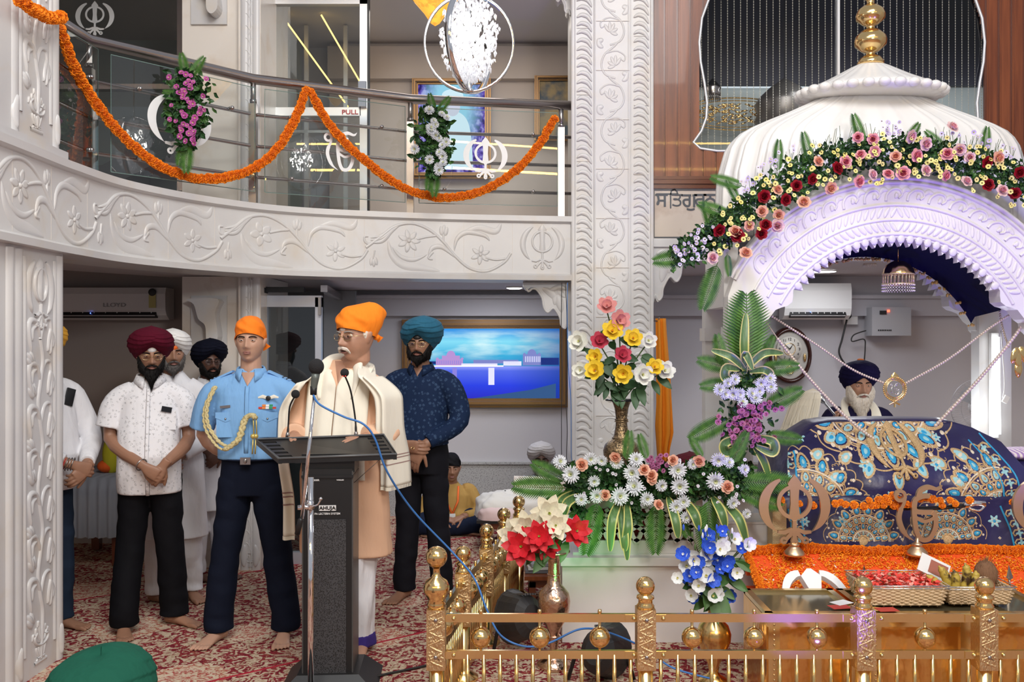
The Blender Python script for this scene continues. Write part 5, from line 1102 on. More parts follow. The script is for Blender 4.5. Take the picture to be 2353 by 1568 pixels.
# ---- 6 blue turban
A6 = [dict(j=[(-.20, 0, 1.40), (-.22, -.03, 1.12), (-.035, -.22, 1.005)], d=(.75, -.15, -.15), n=(.1, 1, .1), side=1, curl=.5, s=1.05), dict(j=[(.20, 0, 1.40), (.26, -.03, 1.14), (.06, -.21, .985)], d=(-.35, -.05, -.9), n=(.1, 1, 0), side=-1, curl=.35, s=1.05)]
F6 = [(-.10, -.05, -.2), (.13, .0, .1)]
root, Hm, s = person(968, 5.9, 1.755, -.22, 'person in a teal blue turban and dark navy patterned shirt, hands clasped', SK['mid'], (.0, -.03, 1.61), .12, .05, 0, A6, F6, dict(nose=1.1, lips=1))
turban(root, Hm, TC('teal_turban', (.012, .115, .20)), 1.06, 5, .052, .172, 1, 8, tilt=1.9, inner=M_['black']); beard(root, Hm, M_['hair_black'], .030, 1.05, 8, .014); glasses(root, Hm, M_['gold_flat'])
NSX = 0
NS = sprig_cloth('navy_print_shirt', (.010, .022, .060), (.035, .065, .13), 40, .12); R6 = torso_rings(s, .985, .7, .98)
def f(mb):
    ring_loft(mb, R6, .03, 22)
    for q, A in ((-1, A6[0]), (1, A6[1])): limb(mb, [V((q*.085, 0, 1.40))*s, V(A['j'][0])*s+V((-q*.010, 0, -.050)), V(A['j'][1])*s, lerp(V(A['j'][1]), V(A['j'][2]), .80)*s], [.072*s, .078*s, .066*s, .046*s], .05, q*4, 24)
garment(root, 'shirt', NS, f); collar(root, (0, -.004, 1.475*s), NS, .072, open_=1.2); vneck(1.475, 1.42, .030, R6, SK['mid'])
garment(root, 'trousers', cloth('charcoal_trousers', (.010, .010, .014)), lambda mb: trousers(mb, s, F6, 1.01, .165, .125, .100, .078, .072, 6))
bangle(root, V((-.075, -.19, 1.02))*s, (.75, -.6, -.2), .038, M_['chrome'], .008); mb = MB(); mb.tube([V((.03+.010*math.cos(a), -.262+.004*math.sin(a), .985+.008*math.sin(a)))*s for a in [k*PI/6 for k in range(12)]], .002, 5, 0, True, False, True); mb.build('ring', M_['gold'], root, True)
# ---- 7 the speaker
A7 = [dict(j=[(-.20, 0, 1.38), (-.25, -.06, 1.13), (-.19, -.20, 1.115)], d=(.5, -.8, .0), n=(0, 0, -1), side=1, curl=.3), dict(j=[(.20, 0, 1.38), (.24, -.06, 1.13), (.17, -.20, 1.115)], d=(-.5, -.8, 0), n=(0, 0, -1), side=-1, curl=.3)]
F7 = [(-.10, 0, -.1), (.10, 0, .1)]
root, Hm, s = person(794, 4.88, 1.815, -.20, 'person speaking in an orange headscarf, glasses, peach kurta and cream shawl at the lectern', SK['tan'], (.078, -.05, 1.60), -.38, .10, 0, A7, F7, dict(nose=1.2, mouth=.006, cheek=1, open=.36, look=(-.4, -.6), brow=M_['hair_grey']), hscale=1.07)
patka(root, Hm, TC('saffron_scarf', (.96, .25, .008)), 1.04, .150, .052, 'r', .085, .25); moustache(root, Hm, M_['hair_white'], 3, .92, .022); moustache(root, Hm @ Matrix.Translation((0, .001, -.005)), M_['hair_white'], 5, .85, .02); mb = MB(); mb.ball((0, -.0905, .044), (.017, .006, .010), 12, 8, 0, Hm); mb.build('forehead_mark', mat('ash_white', (.62, .56, .52), .8), root, True); glasses(root, Hm, M_['gold_flat'], .024, .015)
mb = MB()
for q in (-1, 1): mb.ball((q*.072, .0, .015), (.012, .03, .03), 10, 8, 0, Hm)
mb.build('hair', M_['hair_white'], root, True)
PK = cloth('peach_kurta', (.80, .50, .33), .8, (11, .3, .03, (1, 1, .4)), .2); R7 = torso_rings(s, .50, .75, 1.10, flare=.045)
def f(mb):
    ring_loft(mb, R7, .03, 31)
    for q, A in ((-1, A7[0]), (1, A7[1])): limb(mb, [V((q*.09, 0, 1.385))*s, V(A['j'][0])*s+V((-q*.02, 0, -.06)), V(A['j'][1])*s, lerp(V(A['j'][1]), V(A['j'][2]), .85)*s], [.060*s, .066*s, .070*s, .060*s], .08, q*4, 24)
garment(root, 'kurta', PK, f); vneck(1.49, 1.37, .036, R7, SK['tan'])
DH = TC('white_dhoti', (.80, .80, .84)); BB = TC('violet_border', (.045, .025, .22))
def f(mb): ring_loft(mb, [(.055*s, 0, 0, .155*s, .10*s), (.3*s, 0, 0, .16*s, .11*s), (.6*s, 0, 0, .18*s, .13*s), (.8*s, 0, 0, .17*s, .12*s)], .09, 12)
dh = garment(root, 'dhoti', DH, f, .008)
def f(mb): ring_loft(mb, [(.03*s, 0, 0, .157*s, .102*s), (.10*s, 0, 0, .1585*s, .104*s)], .09, 12)
garment(dh, 'border_band', BB, f, .008)
# cream shawl: two front panels and a collar roll
SW = cloth('cream_shawl', (.86, .82, .70), .85, (14, .2, .02, (1, 1, .3)), .3)
def panel(x0t, x1t, x0b, x1b, zb, seed, ztop=1.465, dy=.020, zhem=None):
    mb = MB(); R = []; n = 16
    for i in range(34):
        v = i/33; z = lerp(ztop, zb, v)*s; row = []
        for j in range(n+1):
            u = j/n; sp = smooth(v*5); x = lerp(lerp(x0t, x1t, u), lerp(x0b, x1b, u), sp)*s; y = fronty(R7, max(z, .52*s), min(abs(x), .20))-dy-.006*math.sin(u*9+seed+v*2)-(.010 if abs(x) > .15 else 0)
            if v < .06: y += .05*(1-v/.06)
            row.append(V((x, y, z)))
        R.append(row)
    mb.grid(R, False, False, 0, True); return mb
for (a, b, c_, d_, zb, sd, nm) in ((-.14, -.050, -.165, -.004, .93, 1, 'left front panel'), (.050, .15, .004, .165, .90, 2, 'right front panel')):
    o = panel(a, b, c_, d_, zb, sd).build('shawl_panel', SW, root, True); q = o.modifiers.new('s', 'SOLIDIFY'); q.thickness = .004
mb = MB(); P = [V((.085, -.135, 1.30)), V((.10, -.095, 1.42)), V((.072, -.02, 1.49)), V((.03, .065, 1.505)), V((-.03, .065, 1.505)), V((-.072, -.02, 1.49)), V((-.10, -.095, 1.42)), V((-.085, -.135, 1.30))]
mb.tube(cat([p*s for p in P], 6), [.008+.024*min(1, min(i, 42-i)/9) for i in range(43)], 12, 0, True, True, False, .55, (0, 0, 1)); mb.build('shawl_roll', SW, root, True)
def shawl_fall(q, zb, name, fringe):
    mb = MB(); R = []; n = 18
    for i in range(44):
        v = i/43; z = lerp(1.485, zb, v)*s; row = []
        for j in range(n+1):
            u = j/n; sl = smooth(v/.30)**.7; xi = lerp(.080, .19, sl)+.04*smooth(v*2.5); xo = lerp(.115, .305, sl)+.03*v; x = q*lerp(xi, xo, u)*s; top = smooth(v/.12)
            y = lerp(.0, -.185+.07*smooth((v-.5)*3), top)-.02*math.sin(u*PI)-.008*math.sin(u*13+v*3)+(.20*max(0, u-.55)*2 if v > .1 else .12*u); row.append(V((x, y, z+(-.02*u if v < .1 else 0)+.028*(1-u)*(1-top))))
        R.append(row)
    mb.grid(R, False, False, 0, True); o = mb.build(name, SW, root, True); qn = o.modifiers.new('s', 'SOLIDIFY'); qn.thickness = .005
    mb = MB(); k0 = 32
    for zoff in (0, 1, 3):
        mb.grid([[p+V((0, -.004, 0)) for p in R[k0+zoff]], [lerp(p, p2, .35)+V((0, -.004, 0)) for p, p2 in zip(R[k0+zoff], R[k0+zoff+1])]], False, False, 0, True)
    mb.build('woven_stripe', mat('stripe_brown', (.35, .22, .2), .8), o, True)
    mb = MB()
    for j in range(n*3): p = lerp(R[-1][j//3], R[-1][min(n, j//3+1)], (j % 3)/3); mb.tube([p, p+V((0, 0, -fringe))], .0018, 4, 0, True, False)
    mb.build('fringe', SW, o, True)
shawl_fall(1, .865, 'shawl_end', .018); shawl_fall(-1, .60, 'shawl_end', .02)
# ---- 8 seated in mustard shirt; 9 grey turban; 10 maroon turban behind flowers
def seated(px, d, ztop, rz, label, sk, shirt_c, leg_c, hs=1.0, seat=0.0, beard_m=None, hd='turban', tc=(.1, .1, .1), legs=True, arms_=True, blen=.04, pitch=.05, hyaw=0, gl=False, w=1.0):
    x = (px-1176.5)*d/F; root = empty('person', (x, d, seat), label, 'person', None, rz); zt = ztop-seat; s = zt/.90; mb = MB(); Hm = Matrix.Translation((0, -.04, zt-.165*hs)) @ Euler((pitch, 0, hyaw)).to_matrix().to_4x4() @ Matrix.Scale(hs, 4)
    add_head(mb, Hm, {}); sh = zt-.36*hs; add_neck(mb, Hm, V((0, 0, sh+.05))); ring_loft(mb, [(.12*s, 0, 0, .13, .09), (sh, 0, .0, .12, .08), (sh+.06, 0, 0, .05, .05)], 0, 0, 24)
    J = [[(q*.17*w, 0, sh-.0), (q*.23*w, -.06, sh-.25*s), (q*.08, -.22, .20*s)] for q in (-1, 1)]
    if arms_:
        for P, q in zip(J, (-1, 1)): mb.tube(cat([V(p) for p in P], 4), [.034]*9, 12); add_hand(mb, P[-1], (-q*.8, -.3, -.2), (0, .3, -1), -q, .5, .95)
    L = [[(q*.09, -.02, .12), (q*.34*s, -.24*s, .12*s), (-q*.06, -.30*s, .07)] for q in (-1, 1)]
    if legs:
        for q in (-1, 1): add_foot(mb, (-q*.09, -.27*s), -q*1.3, .9)
        for P in L: mb.tube(cat([V(p) for p in P], 4), [.05]*9, 12)
    remesh(mb.build('body', sk, root, True), .0048, 1, .5); face_bits(root, Hm, dict(skin=sk))
    SC = TC('seated_cloth', shirt_c)
    def f(mb):
        ring_loft(mb, [(.06, 0, .0, .18*w, .15), (.2*s, 0, -.01, .17*w, .14), (sh-.15, 0, 0, .175*w, .12), (sh-.04, 0, 0, .175*w, .105), (sh+.02, 0, 0, .11, .08), (sh+.06, 0, 0, .065, .06)], .04, px)
        if arms_:
            for P, q in zip(J, (-1, 1)): limb(mb, [V((q*.12*w, 0, sh-.02)), V(P[0])+V((0, 0, -.03)), V(P[1]), lerp(V(P[1]), V(P[2]), .8)], [.065, .068, .060, .045], .06, q, 20)
    garment(root, 'shirt', SC, f, .008); collar(root, (0, 0, sh+.035), SC, .064)
    if legs:
        def f(mb):
            ring_loft(mb, [(.0, 0, .02, .19, .16), (.16, 0, .0, .16, .13)], .03, 3)
            for P in L: limb(mb, [V(p) for p in P], [.10, .085, .06], .05, 2, 20)
        garment(root, 'trousers', TC('seated_trousers', leg_c), f, .009)
    if hd == 'turban': turban(root, Hm, TC('seated_turban', tc), 1.0, 6, .045, .165, 0, px)
    else: patka(root, Hm, TC('seated_scarf', tc), 1.0, .150, .045)
    if beard_m: beard(root, Hm, beard_m, blen, 1.0, px)
    if gl: glasses(root, Hm, M_['wire'])
    return root, Hm, s, sh
r_, Hm_, s_, sh_ = seated(1036, 7.95, .70, .15, 'person in a mustard shirt and black headscarf sitting cross-legged against the back wall', SK['mid'], (.42, .25, .065), (.012, .018, .04), .95, 0, None, 'patka', (.01, .01, .012))
mb = MB()
for q in (-1, 1): mb.tube([(q*.06, -.07, sh_+.04), (q*.05, -.13, sh_-.08), (.0, -.155, .22*s_)], .009, 6, 0, True, True, False, .2, (0, -1, 0))
mb.box((0, -.165, .19*s_), (.05, .004, .06), 1); mb.build('lanyard', [mat('orange_ribbon', (.8, .15, .02), .7), M_['white']], r_, True)
seated(1243, 8.15, .755, .0, 'person in a grey turban and pale shirt sitting behind the lace-covered bundle', SK['dark'], (.45, .48, .60), (.02, .025, .05), 1.0, 0, M_['hair_grey'], 'turban', (.48, .46, .46), gl=True, blen=.06)
seated(1578, 6.6, .85, .2, 'person in a maroon turban, only its top showing above the white flowers', SK['mid'], (.7, .7, .7), (.1, .1, .1), 1.0, 0, None, 'turban', (.13, .008, .02), legs=True)
r_, Hm_, s_, sh_ = seated(203, 2.2, .888, PI-.2, 'person in a dark green turban cut off by the bottom left edge', SK['mid'], (.5, .5, .52), (.05, .05, .06), 1.0, 0, None, 'turban', (.012, .085, .055), pitch=.1)
# ---- 11 the priest with the fly whisk
A = at(1968, 832, 6.35)
root, Hm, s, sh = seated(1970, 6.35, 1.515, -.05, 'person with a long white beard and navy turban behind the embroidered cloth', SK['tan'], (.012, .010, .04), (.5, .5, .5), 1.04, .62, None, 'none' if False else 'turban', (.010, .008, .045), arms_=False, pitch=.12, legs=True, w=1.0)
beard(root, Hm, M_['hair_white'], .17, 1.18, 11, .024, strands=1600)
mb = MB(); mb.ball((0, -.01, .172), (.022, .03, .010), 12, 8, 0, Hm); mb.build('turban_patch', mat('orange_patch', (.8, .2, .02), .8), root, True)
W = wm(root).inverted(); hp = W @ at(1922, 962, 6.13)
def f(mb):
    P = [V((-.17, 0, sh)), V((-.25, -.05, sh-.26)), hp+V((.0, .03, -.05))]; mb.tube(cat(P, 4), [.04]*9, 12); add_hand(mb, hp+V((0, .02, -.045)), (.15, -.1, 1), (.6, -.7, 0), 1, 1.15, .95)
    P = [V((.17, 0, sh)), V((.26, -.05, sh-.25)), V((.1, -.2, sh-.35))]; mb.tube(cat(P, 4), [.04]*9, 12); add_hand(mb, P[-1], (-.6, -.5, 0), (0, 0, -1), -1, .5, .95)
mb = MB(); f(mb); remesh(mb.build('arms', SK['tan'], root, True), .0045, 1)
def f(mb):
    limb(mb, [V((-.11, 0, sh-.01)), V((-.18, 0, sh-.04)), V((-.25, -.05, sh-.26)), lerp(V((-.25, -.05, sh-.26)), hp+V((0, .03, -.05)), .7)], [.065, .07, .06, .05], .05, 3, 20)
    limb(mb, [V((.11, 0, sh-.01)), V((.18, 0, sh-.04)), V((.26, -.05, sh-.25)), V((.14, -.17, sh-.33))], [.065, .07, .06, .05], .05, 4, 20)
garment(root, 'sleeves', TC('navy_robe', (.012, .010, .04)), f, .008)
mb = MB()
for q in (-1, 1):
    P = cat([V((q*.045, .05, sh+.09)), V((q*.085, -.02, sh+.05)), V((q*.095, -.10, sh-.05)), V((q*.085, -.15, sh-.30))], 8); mb.tube(P, .042, 12, 0, True, True, False, .3, (0, -1, .2))
mb.build('white_scarf', SW, root, True)
# whisk
c = at(1922, 958, 6.10); t = at(1880, 908, 6.1); root = empty('fly_whisk', c, 'white hair whisk with a silver handle held up beside the white beard', 'whisk')
mb = MB(); e = c-(t-c)*.55; D = (t-e); mb.tube([e, lerp(e, t, .1), lerp(e, t, .14), lerp(e, t, .75), lerp(e, t, .8), lerp(e, t, .88), t], [.013, .013, .008, .009, .018, .024, .020], 12); mb.build('handle', mat('silver', (.75, .75, .76), .18, 1, bump=(120, .6, .004)), root)
mb = MB(); rr = rnd(6); core = []
for i in range(1500):
    a = rr.random()*6.283; q = rr.random()**.5; p0 = t+V((.016*q*math.cos(a), .016*q*math.sin(a), 0)); sp = q*.085
    P = [p0, p0+V((-.035+.02*math.cos(a)*q, .03*math.sin(a)*q, .045-.02*q)), p0+V((-.075+sp*.85*math.cos(a), sp*math.sin(a), -.02)), p0+V((-.10+sp*1.1*math.cos(a)-.02, sp*math.sin(a), -.18)), p0+V((-.12+sp*1.3*math.cos(a)-.06*rr.random(), sp*1.1*math.sin(a), -.30-.10*rr.random()))]
    C = cat(P, 3); w_ = .0012
    mb.add([p+V((w_*(1-.6*k/len(C)), 0, 0)) for k, p in enumerate(C)]+[p-V((w_*(1-.6*k/len(C)), 0, 0)) for k, p in enumerate(C)], [[k, k+1, k+1+len(C), k+len(C)] for k in range(len(C)-1)])
tag(mb.build('hair_tuft', mat('whisk_hair', (.88, .82, .68), .6), root, False, False), kind='stuff')
# ================================================================ marble canopy (palki), pedestal, bedding
CX, PF, PB = 2.146, 5.10, 5.80; PC = 5.47
HK = MB(); HK.tube([(1.03, 7.05, at(0, 738, 7.05).z), (1.13, 7.05, at(0, 738, 7.05).z), (1.13, 7.02, at(0, 730, 7.05).z)], .006, 6); tag(HK.build('wall_hook', M_['steel']), 'small steel hook on the column holding the saffron cloth', 'hook')
root = empty('marble_canopy', (CX, PC, 0), 'white marble ribbed dome canopy on a toothed arch lit lilac, with a brass spire', 'canopy')
MC = M_['marble_clean']
def arch_out(half, r0, zc, top_r, zbase, pier_in, sc=1.0):
    """outline of an arched slab: outer boundary then the inner opening (x relative to centre)"""
    o = [(-half, zbase)]
    a0 = math.asin(min(1, half/top_r))
    for i in range(33): a = lerp(-a0, a0, i/32); o.append((top_r*math.sin(a), zc+top_r*math.cos(a)))
    o.append((half, zbase)); o.append((pier_in, zbase))
    sp = [(pier_in, 1.66), (.765, 1.70), (.745, 1.72), (.742, 1.755), (.70, 1.78), (.69, 1.815), (.655, 1.835), (.62, 1.84), (.585, 1.86), (.572, 1.89), (.585, 1.912)]
    o += sp; a1 = math.asin(.58/r0)
    for i in range(41): a = lerp(a1*.985, -a1*.985, i/40); o.append((r0*math.sin(a), zc+r0*math.cos(a)))
    o += [(-x, z) for x, z in reversed(sp)]; o.append((-pier_in, zbase)); return o
def arch(y0, y1, front, m_, nm):
    zc = 1.512; sh = .0; r0 = .716; T = 1.062; pin = .80
    out = arch_out(.94, r0, zc, T, .60, pin)
    mp = lambda u, v, w: V((CX+u, y0-w, v)) if front else V((CX+u, y1+w, v))
    mb = MB(); n = len(out)
    # split into quads by pairing outer and inner runs so the slab has no concave polygon
    outer = out[:35]; inner = out[35:]
    def resample(P, k):
        L = [0]
        for a, b in zip(P, P[1:]): L.append(L[-1]+math.dist(a, b))
        res = []
        for i in range(k):
            u = L[-1]*i/(k-1); j = 0
            while j < len(L)-2 and L[j+1] < u: j += 1
            t = (u-L[j])/max(1e-9, L[j+1]-L[j]); res.append((lerp(P[j][0], P[j+1][0], t), lerp(P[j][1], P[j+1][1], t)))
        return res
    inn = list(reversed(inner)); K = 121
    I = resample(inn, K); O = []
    for x, z in I:   # pair each inner point with an outer one
        if z < 1.905: O.append((math.copysign(.94, x), z))
        else:
            dx, dz = x, z-zc; l = math.hypot(dx, dz); ux, uz = dx/l, dz/l; t = T
            if abs(ux*t) > .94: t = .94/abs(ux)
            O.append((ux*t, zc+uz*t))
    R = []
    for (a, b), (c, d) in zip(I, O): R.append([mp(a, b, 0), mp(c, d, 0), mp(c, d, -(y1-y0)), mp(a, b, -(y1-y0))])
    mb.grid(R, True, False, 0, False, None, True); mb.build(nm, m_, root)
    # top corners fill between ring and dome
    mb = MB(); k = 53
    for j in range(26):                                    # pointed teeth
        a = lerp(-k*PI/180, k*PI/180, (j+.5)/26); c = V((math.sin(a), math.cos(a))); t = V((c.y, -c.x)); w_ = .026
        P = [(c*r0+t*w_), (c*r0-t*w_), (c*(r0-.022)-t*w_*.55), (c*(r0-.048)), (c*(r0-.022)+t*w_*.55)]
        mb.prism([(p.x, zc+p.y) for p in P], mp, -.05, -.004); 
        mb.blob(c.x*(r0-.004), zc+c.y*(r0-.004), .028, .020, math.atan2(c.y, c.x), mp, .012, n=10)
    mb.build('arch_teeth', m_, root)
    ring = lambda r, a0, a1, n_: [(r*math.sin(math.radians(lerp(a0, a1, i/n_))), zc+r*math.cos(math.radians(lerp(a0, a1, i/n_)))) for i in range(n_+1)]
    mb = MB()
    for r, hw, h in ((.735, .010, .016), (.815, .008, .014), (.898, .009, .016), (1.022, .010, .022), (1.048, .013, .03)):
        e = min(62, math.degrees(math.asin(min(1, .93/r)))); mb.strip(ring(r, -e, e, 60), hw, mp, h, 'dome')
    mb.build('arch_moulding', m_, root)
    if not front: return
    mb = MB()
    for j in range(46):
        a = math.radians(lerp(-58, 58, j/45)); c = V((math.sin(a), math.cos(a))); t = V((c.y, -c.x)); s_ = 1 if a > 0 else -1
        leaf_relief(mb, [tuple(c*.750+V((0, zc))-t*.014*s_), tuple(c*.775+V((0, zc))), tuple(c*.802+V((0, zc))+t*.02*s_)], .014, mp, .014)
        leaf_relief(mb, [tuple(c*.828+V((0, zc))+t*.014*s_), tuple(c*.855+V((0, zc))), tuple(c*.885+V((0, zc))-t*.02*s_)], .012, mp, .012)
    mb.build('rope_carving', m_, root); mb = MB()
    for j in range(15):
        a = math.radians(lerp(-52, 52, j/14)); c = V((math.sin(a), math.cos(a))); t = V((c.y, -c.x)); s_ = 1 if j % 2 else -1; Z = V((0, zc))
        q = lambda r, u: tuple(c*r+t*u+Z)
        vine_relief(mb, [q(.92, -.06), q(.955, -.055), q(.985, -.025), q(.985, .015), q(.955, .03), q(.935, .01)], .009, .006, mp, .014)
        leaf_relief(mb, [q(.96, .03), q(.985, .05), q(.975, .08)], .015, mp, .012); leaf_relief(mb, [q(.935, -.01), q(.95, .0), q(.965, -.005)], .014, mp, .014)
    symbol(mb, khanda_strokes(), -.868, 1.80, .055, mp, .012, 'dome'); symbol(mb, khanda_strokes(), .868, 1.80, .055, mp, .012, 'dome'); mb.build('scroll_carving', m_, root)
arch(PF, PF+.12, True, MC, 'front_arch'); arch(PB-.10, PB, False, M_['marble'], 'rear_arch')
mb = MB()      # side walls of the head of the canopy and piers
for q in (-1, 1): mb = MB(); mb.box((CX+q*.90, (PF+PB)/2, 2.12), (.08, PB-PF-.2, .55)); mb.build('side_lintel', MC, root)
for q in (-1, 1):
    for y in (PF+.06, PB-.05):
        mb = MB(); c = (CX+q*.875, y, 0); mb.lathe([(.055, .60), (.06, .64), (.05, .70), (.045, .74), (.058, .80), (.045, .90), (.043, 1.5), (.058, 1.55), (.045, 1.60), (.06, 1.66)], c, 16); mb.build('pier_column', M_['marble'], root)
        mb = MB(); mb.box((CX+q*.875, y, .60), (.17, .17, .10)); mb.box((CX+q*.875, y, 1.69), (.15, .15, .08)); mb.build('pier_capital', M_['marble'], root)
# dome
prof = [(2.26, .905), (2.40, .905), (2.55, .90), (2.64, .892), (2.72, .87), (2.79, .85), (2.84, .82), (2.88, .78), (2.92, .71), (2.965, .61), (3.01, .50), (3.06, .39), (3.10, .31), (3.12, .26)]
mb = MB(); R = []; n = 352
for z, a_ in prof:
    row = []
    for k in range(n):
        t = 2*PI*k/n; c, s_ = math.cos(t), math.sin(t); ph = (t*22/(2*PI)) % 1; rib = 1-.016+.030*(G(ph, .36, .07)+G(ph, .64, .07))+.010*math.sin(ph*PI)
        b_ = a_*.36; ex = 2.5; row.append(V((CX+a_*rib*math.copysign(abs(c)**(2/ex), c), PC+b_*rib*math.copysign(abs(s_)**(2/ex), s_), z)))
    R.append(row)
mb.grid(R, True, False, 0, True, None, True); mb.build('dome', MC, root)
mb = MB(); R = []
for z, a_ in ((3.09, .34), (3.105, .385), (3.125, .40), (3.15, .36), (3.18, .30), (3.21, .24), (3.25, .17), (3.285, .11), (3.305, .07), (3.31, .01)):
    R.append([V((CX+a_*1.05*(1+.03*abs(math.sin(t*14)))*math.cos(t), PC+a_*.8*(1+.03*abs(math.sin(t*14)))*math.sin(t), z)) for t in [2*PI*k/168 for k in range(168)]])
mb.grid(R, True, False, 0, True, None, True)
for k in range(30): t = 2*PI*k/30; mb.ball((CX+.415*math.cos(t), PC+.318*math.sin(t), 3.118+.01*abs(math.cos(t))**4), (.036, .03, .026), 10, 7)
mb.build('lotus_cap', MC, root)
mb = MB(); mb.lathe([(.075, 3.30), (.078, 3.315), (.06, 3.345), (.028, 3.36), (.025, 3.375), (.05, 3.385), (.09, 3.42), (.094, 3.445), (.088, 3.47), (.055, 3.505), (.026, 3.515), (.024, 3.535), (.045, 3.545), (.082, 3.575), (.085, 3.60), (.075, 3.63), (.045, 3.655), (.022, 3.665), (.022, 3.69), (.04, 3.70), (.042, 3.715), (.032, 3.76), (.018, 3.83), (.008, 3.95), (.002, 4.05)], (CX, PC, 0), 32); mb.build('spire', M_['gold'], root)
# canopy cloth with gold fringe hanging inside
root = empty('canopy_cloth', (CX, 5.45, 2.2), 'dark navy cloth with gold fringe lining the inside top of the arch', 'cloth')
mb = MB(); R = []
for i in range(31):
    u = -.66+1.32*i/30; zz = 1.512+math.sqrt(max(.0, .74**2-u*u))-.02; R.append([V((CX+u, PF+.14, zz)), V((CX+u, PB-.26, zz-.03)), V((CX+u*.98, PB-.24, zz-.07))])
mb.grid(R, False, False); mb.build('cloth_lining', cloth('navy_velvet', (.006, .006, .03)), root)
mb = MB(); rr = rnd(2)
for r in R:
    for j in range(5): mb.ball(r[2]+V((rr.uniform(-.02, .02), rr.uniform(-.01, .01), -.006-.011*rr.random())), rr.uniform(.006, .011), 6, 4)
tag(mb.build('gold_fringe', mat('gold_thread', (.50, .32, .10), .5, .5), root), kind='stuff')
# small hanging parasols (jhalar)
def jhalar(px, ptop, pbot, hw, d, label, ztop):
    c = at(px, pbot, d); t = at(px, ptop, d); r = hw*d/F; h = t.z-c.z; root = empty('hanging_ornament', c, label, 'ornament')
    mb = MB(); mb.lathe([(r*.98, h*.55), (r, h*.58), (r*.96, h*.62), (r*.9, h*.72), (r*.7, h*.86), (r*.4, h*.95), (.004, h)], c, 32, fn=lambda a, j: 1+.03*math.sin(a*12)); mb.build('crown', M_['gold'], root)
    mb = MB()
    for k in range(26):
        a = k*2*PI/26; p = c+V((r*.96*math.cos(a), r*.96*math.sin(a), h*.56)); mb.tube([p, p+V((0, 0, -h*.30))], .0022, 5); 
    for z_ in (.56, .25): mb.tube([c+V((r*.98*math.cos(a), r*.98*math.sin(a), h*z_)) for a in [k*PI/14 for k in range(28)]], .004, 6, 0, True, False, True)
    tag(mb.build('crystal_bars', mat('jhalar_bar', (.75, .6, .4), .2, .5), root), kind='stuff'); mb = MB()
    for k in range(36):
        a = k*2*PI/36
        for j in range(3): mb.ball(c+V((r*math.cos(a), r*math.sin(a), h*(.22-.09*j))), .0042, 6, 4)
    tag(mb.build('pearl_fringe', mat('pearl', (.75, .7, .68), .25), root), kind='stuff'); mb = MB(); mb.tube([c+V((0, 0, h)), V((c.x, c.y, ztop))], .0022, 5); mb.build('chain', M_['gold'], root)
jhalar(2064, 598, 672, 35, 5.35, 'gold beaded bell ornament hanging from the middle of the shrine arch', 2.235)
jhalar(1999, 597, 612, 14, 7.2, 'tiny gold parasol hanging behind the shrine arch', 2.26)
# pedestal wing ---------------------------------------------------------
PX0, PX1, PY = .275, 1.30, 4.985
root = empty('marble_pedestal', (.8, 5.3, 0), 'plain white marble pedestal with a pierced lattice panel under the white flowers', 'pedestal')
mb = MB(); mb.box(((PX0+3.6)/2+.0, 5.55, .215), (3.6-PX0, 1.10, .43)); mb.build('plinth', M_['marble_clean'], root)
mb = MB(); mb.box(((PX0+3.6)/2-.0, 5.55, .448), (3.6-PX0+.02, 1.16, .045)); mb.box(((PX0+3.6)/2+.03, 5.55, .478), (3.6-PX0-.06, 1.06, .02)); mb.build('ledge', M_['marble_clean'], root)
mb = MB(); x0, x1, zb, zt = .37, 1.04, .50, .76; yj = 5.02
mb.box(((x0+x1)/2, 5.28, .79), (x1-x0, .56, .05)); mb.box(((x0+x1)/2, yj+.02, .52), (x1-x0, .05, .07)); mb.box(((x0+x1)/2, yj+.02, .755), (x1-x0, .05, .05)); mb.box((x0+.02, 5.28, .64), (.05, .54, .30)); mb.box((x1-.02, 5.28, .64), (.05, .54, .30)); mb.box(((x0+x1)/2, 5.53, .64), (x1-x0, .05, .30)); mb.build('upper_box', M_['marble_clean'], root)
mp = planeM((x0, yj, .55), (1, 0, 0), (0, 0, 1)); mb = MB(); st = .074
for i in range(-4, 13):
    for sg in (-1, 1):
        P = []
        for k in range(13):
            v = .18*k/12; u = i*st+sg*v if sg > 0 else (i+2.43)*st-v; u += .009*math.sin(v/st*2*PI)*sg
            if 0.03 < u < x1-x0-.03: P.append((u, v))
        if len(P) > 2: mb.strip(P, .011, mp, .022, 'flat')
mb.build('lattice', M_['marble_clean'], root)
mb = MB(); mb.box(((x0+x1)/2, 5.12, .62), (x1-x0-.08, .04, .2)); tag(mb.build('red_cloth', cloth('red_cloth', (.35, .01, .02))), 'red cloth seen through the holes of the marble lattice', 'cloth')
root = empty('marble_block', (1.22, 5.3, .49), 'white marble stepped block carrying the left foot of the shrine arch', 'block'); mb = MB()
mb.box((1.235, 5.40, .57), (.35, .72, .155)); mb.box((1.245, 5.40, .67), (.30, .66, .05)); mb.box((1.25, 5.42, .75), (.22, .6, .11)); mb.build('stepped_block', M_['marble'], root); mb = MB(); mb.box((1.235, 5.40, .648), (.37, .74, .012)); mb.build('moulding', M_['marble'], root)
# platform inside the canopy
mb = MB(); mb.box((2.5, 5.45, .536), (1.5, .60, .09)); tag(mb.build('shrine_platform', M_['marble']), 'marble platform between the arch piers, covered by the bedding', 'platform')
mb = MB(); mb.box((2.48, 6.56, .31), (1.4, .88, .62)); tag(mb.build('priest_seat', cloth('seat_cover', (.25, .27, .35))), 'low cloth-covered seat on which the white-bearded person sits', 'seat')
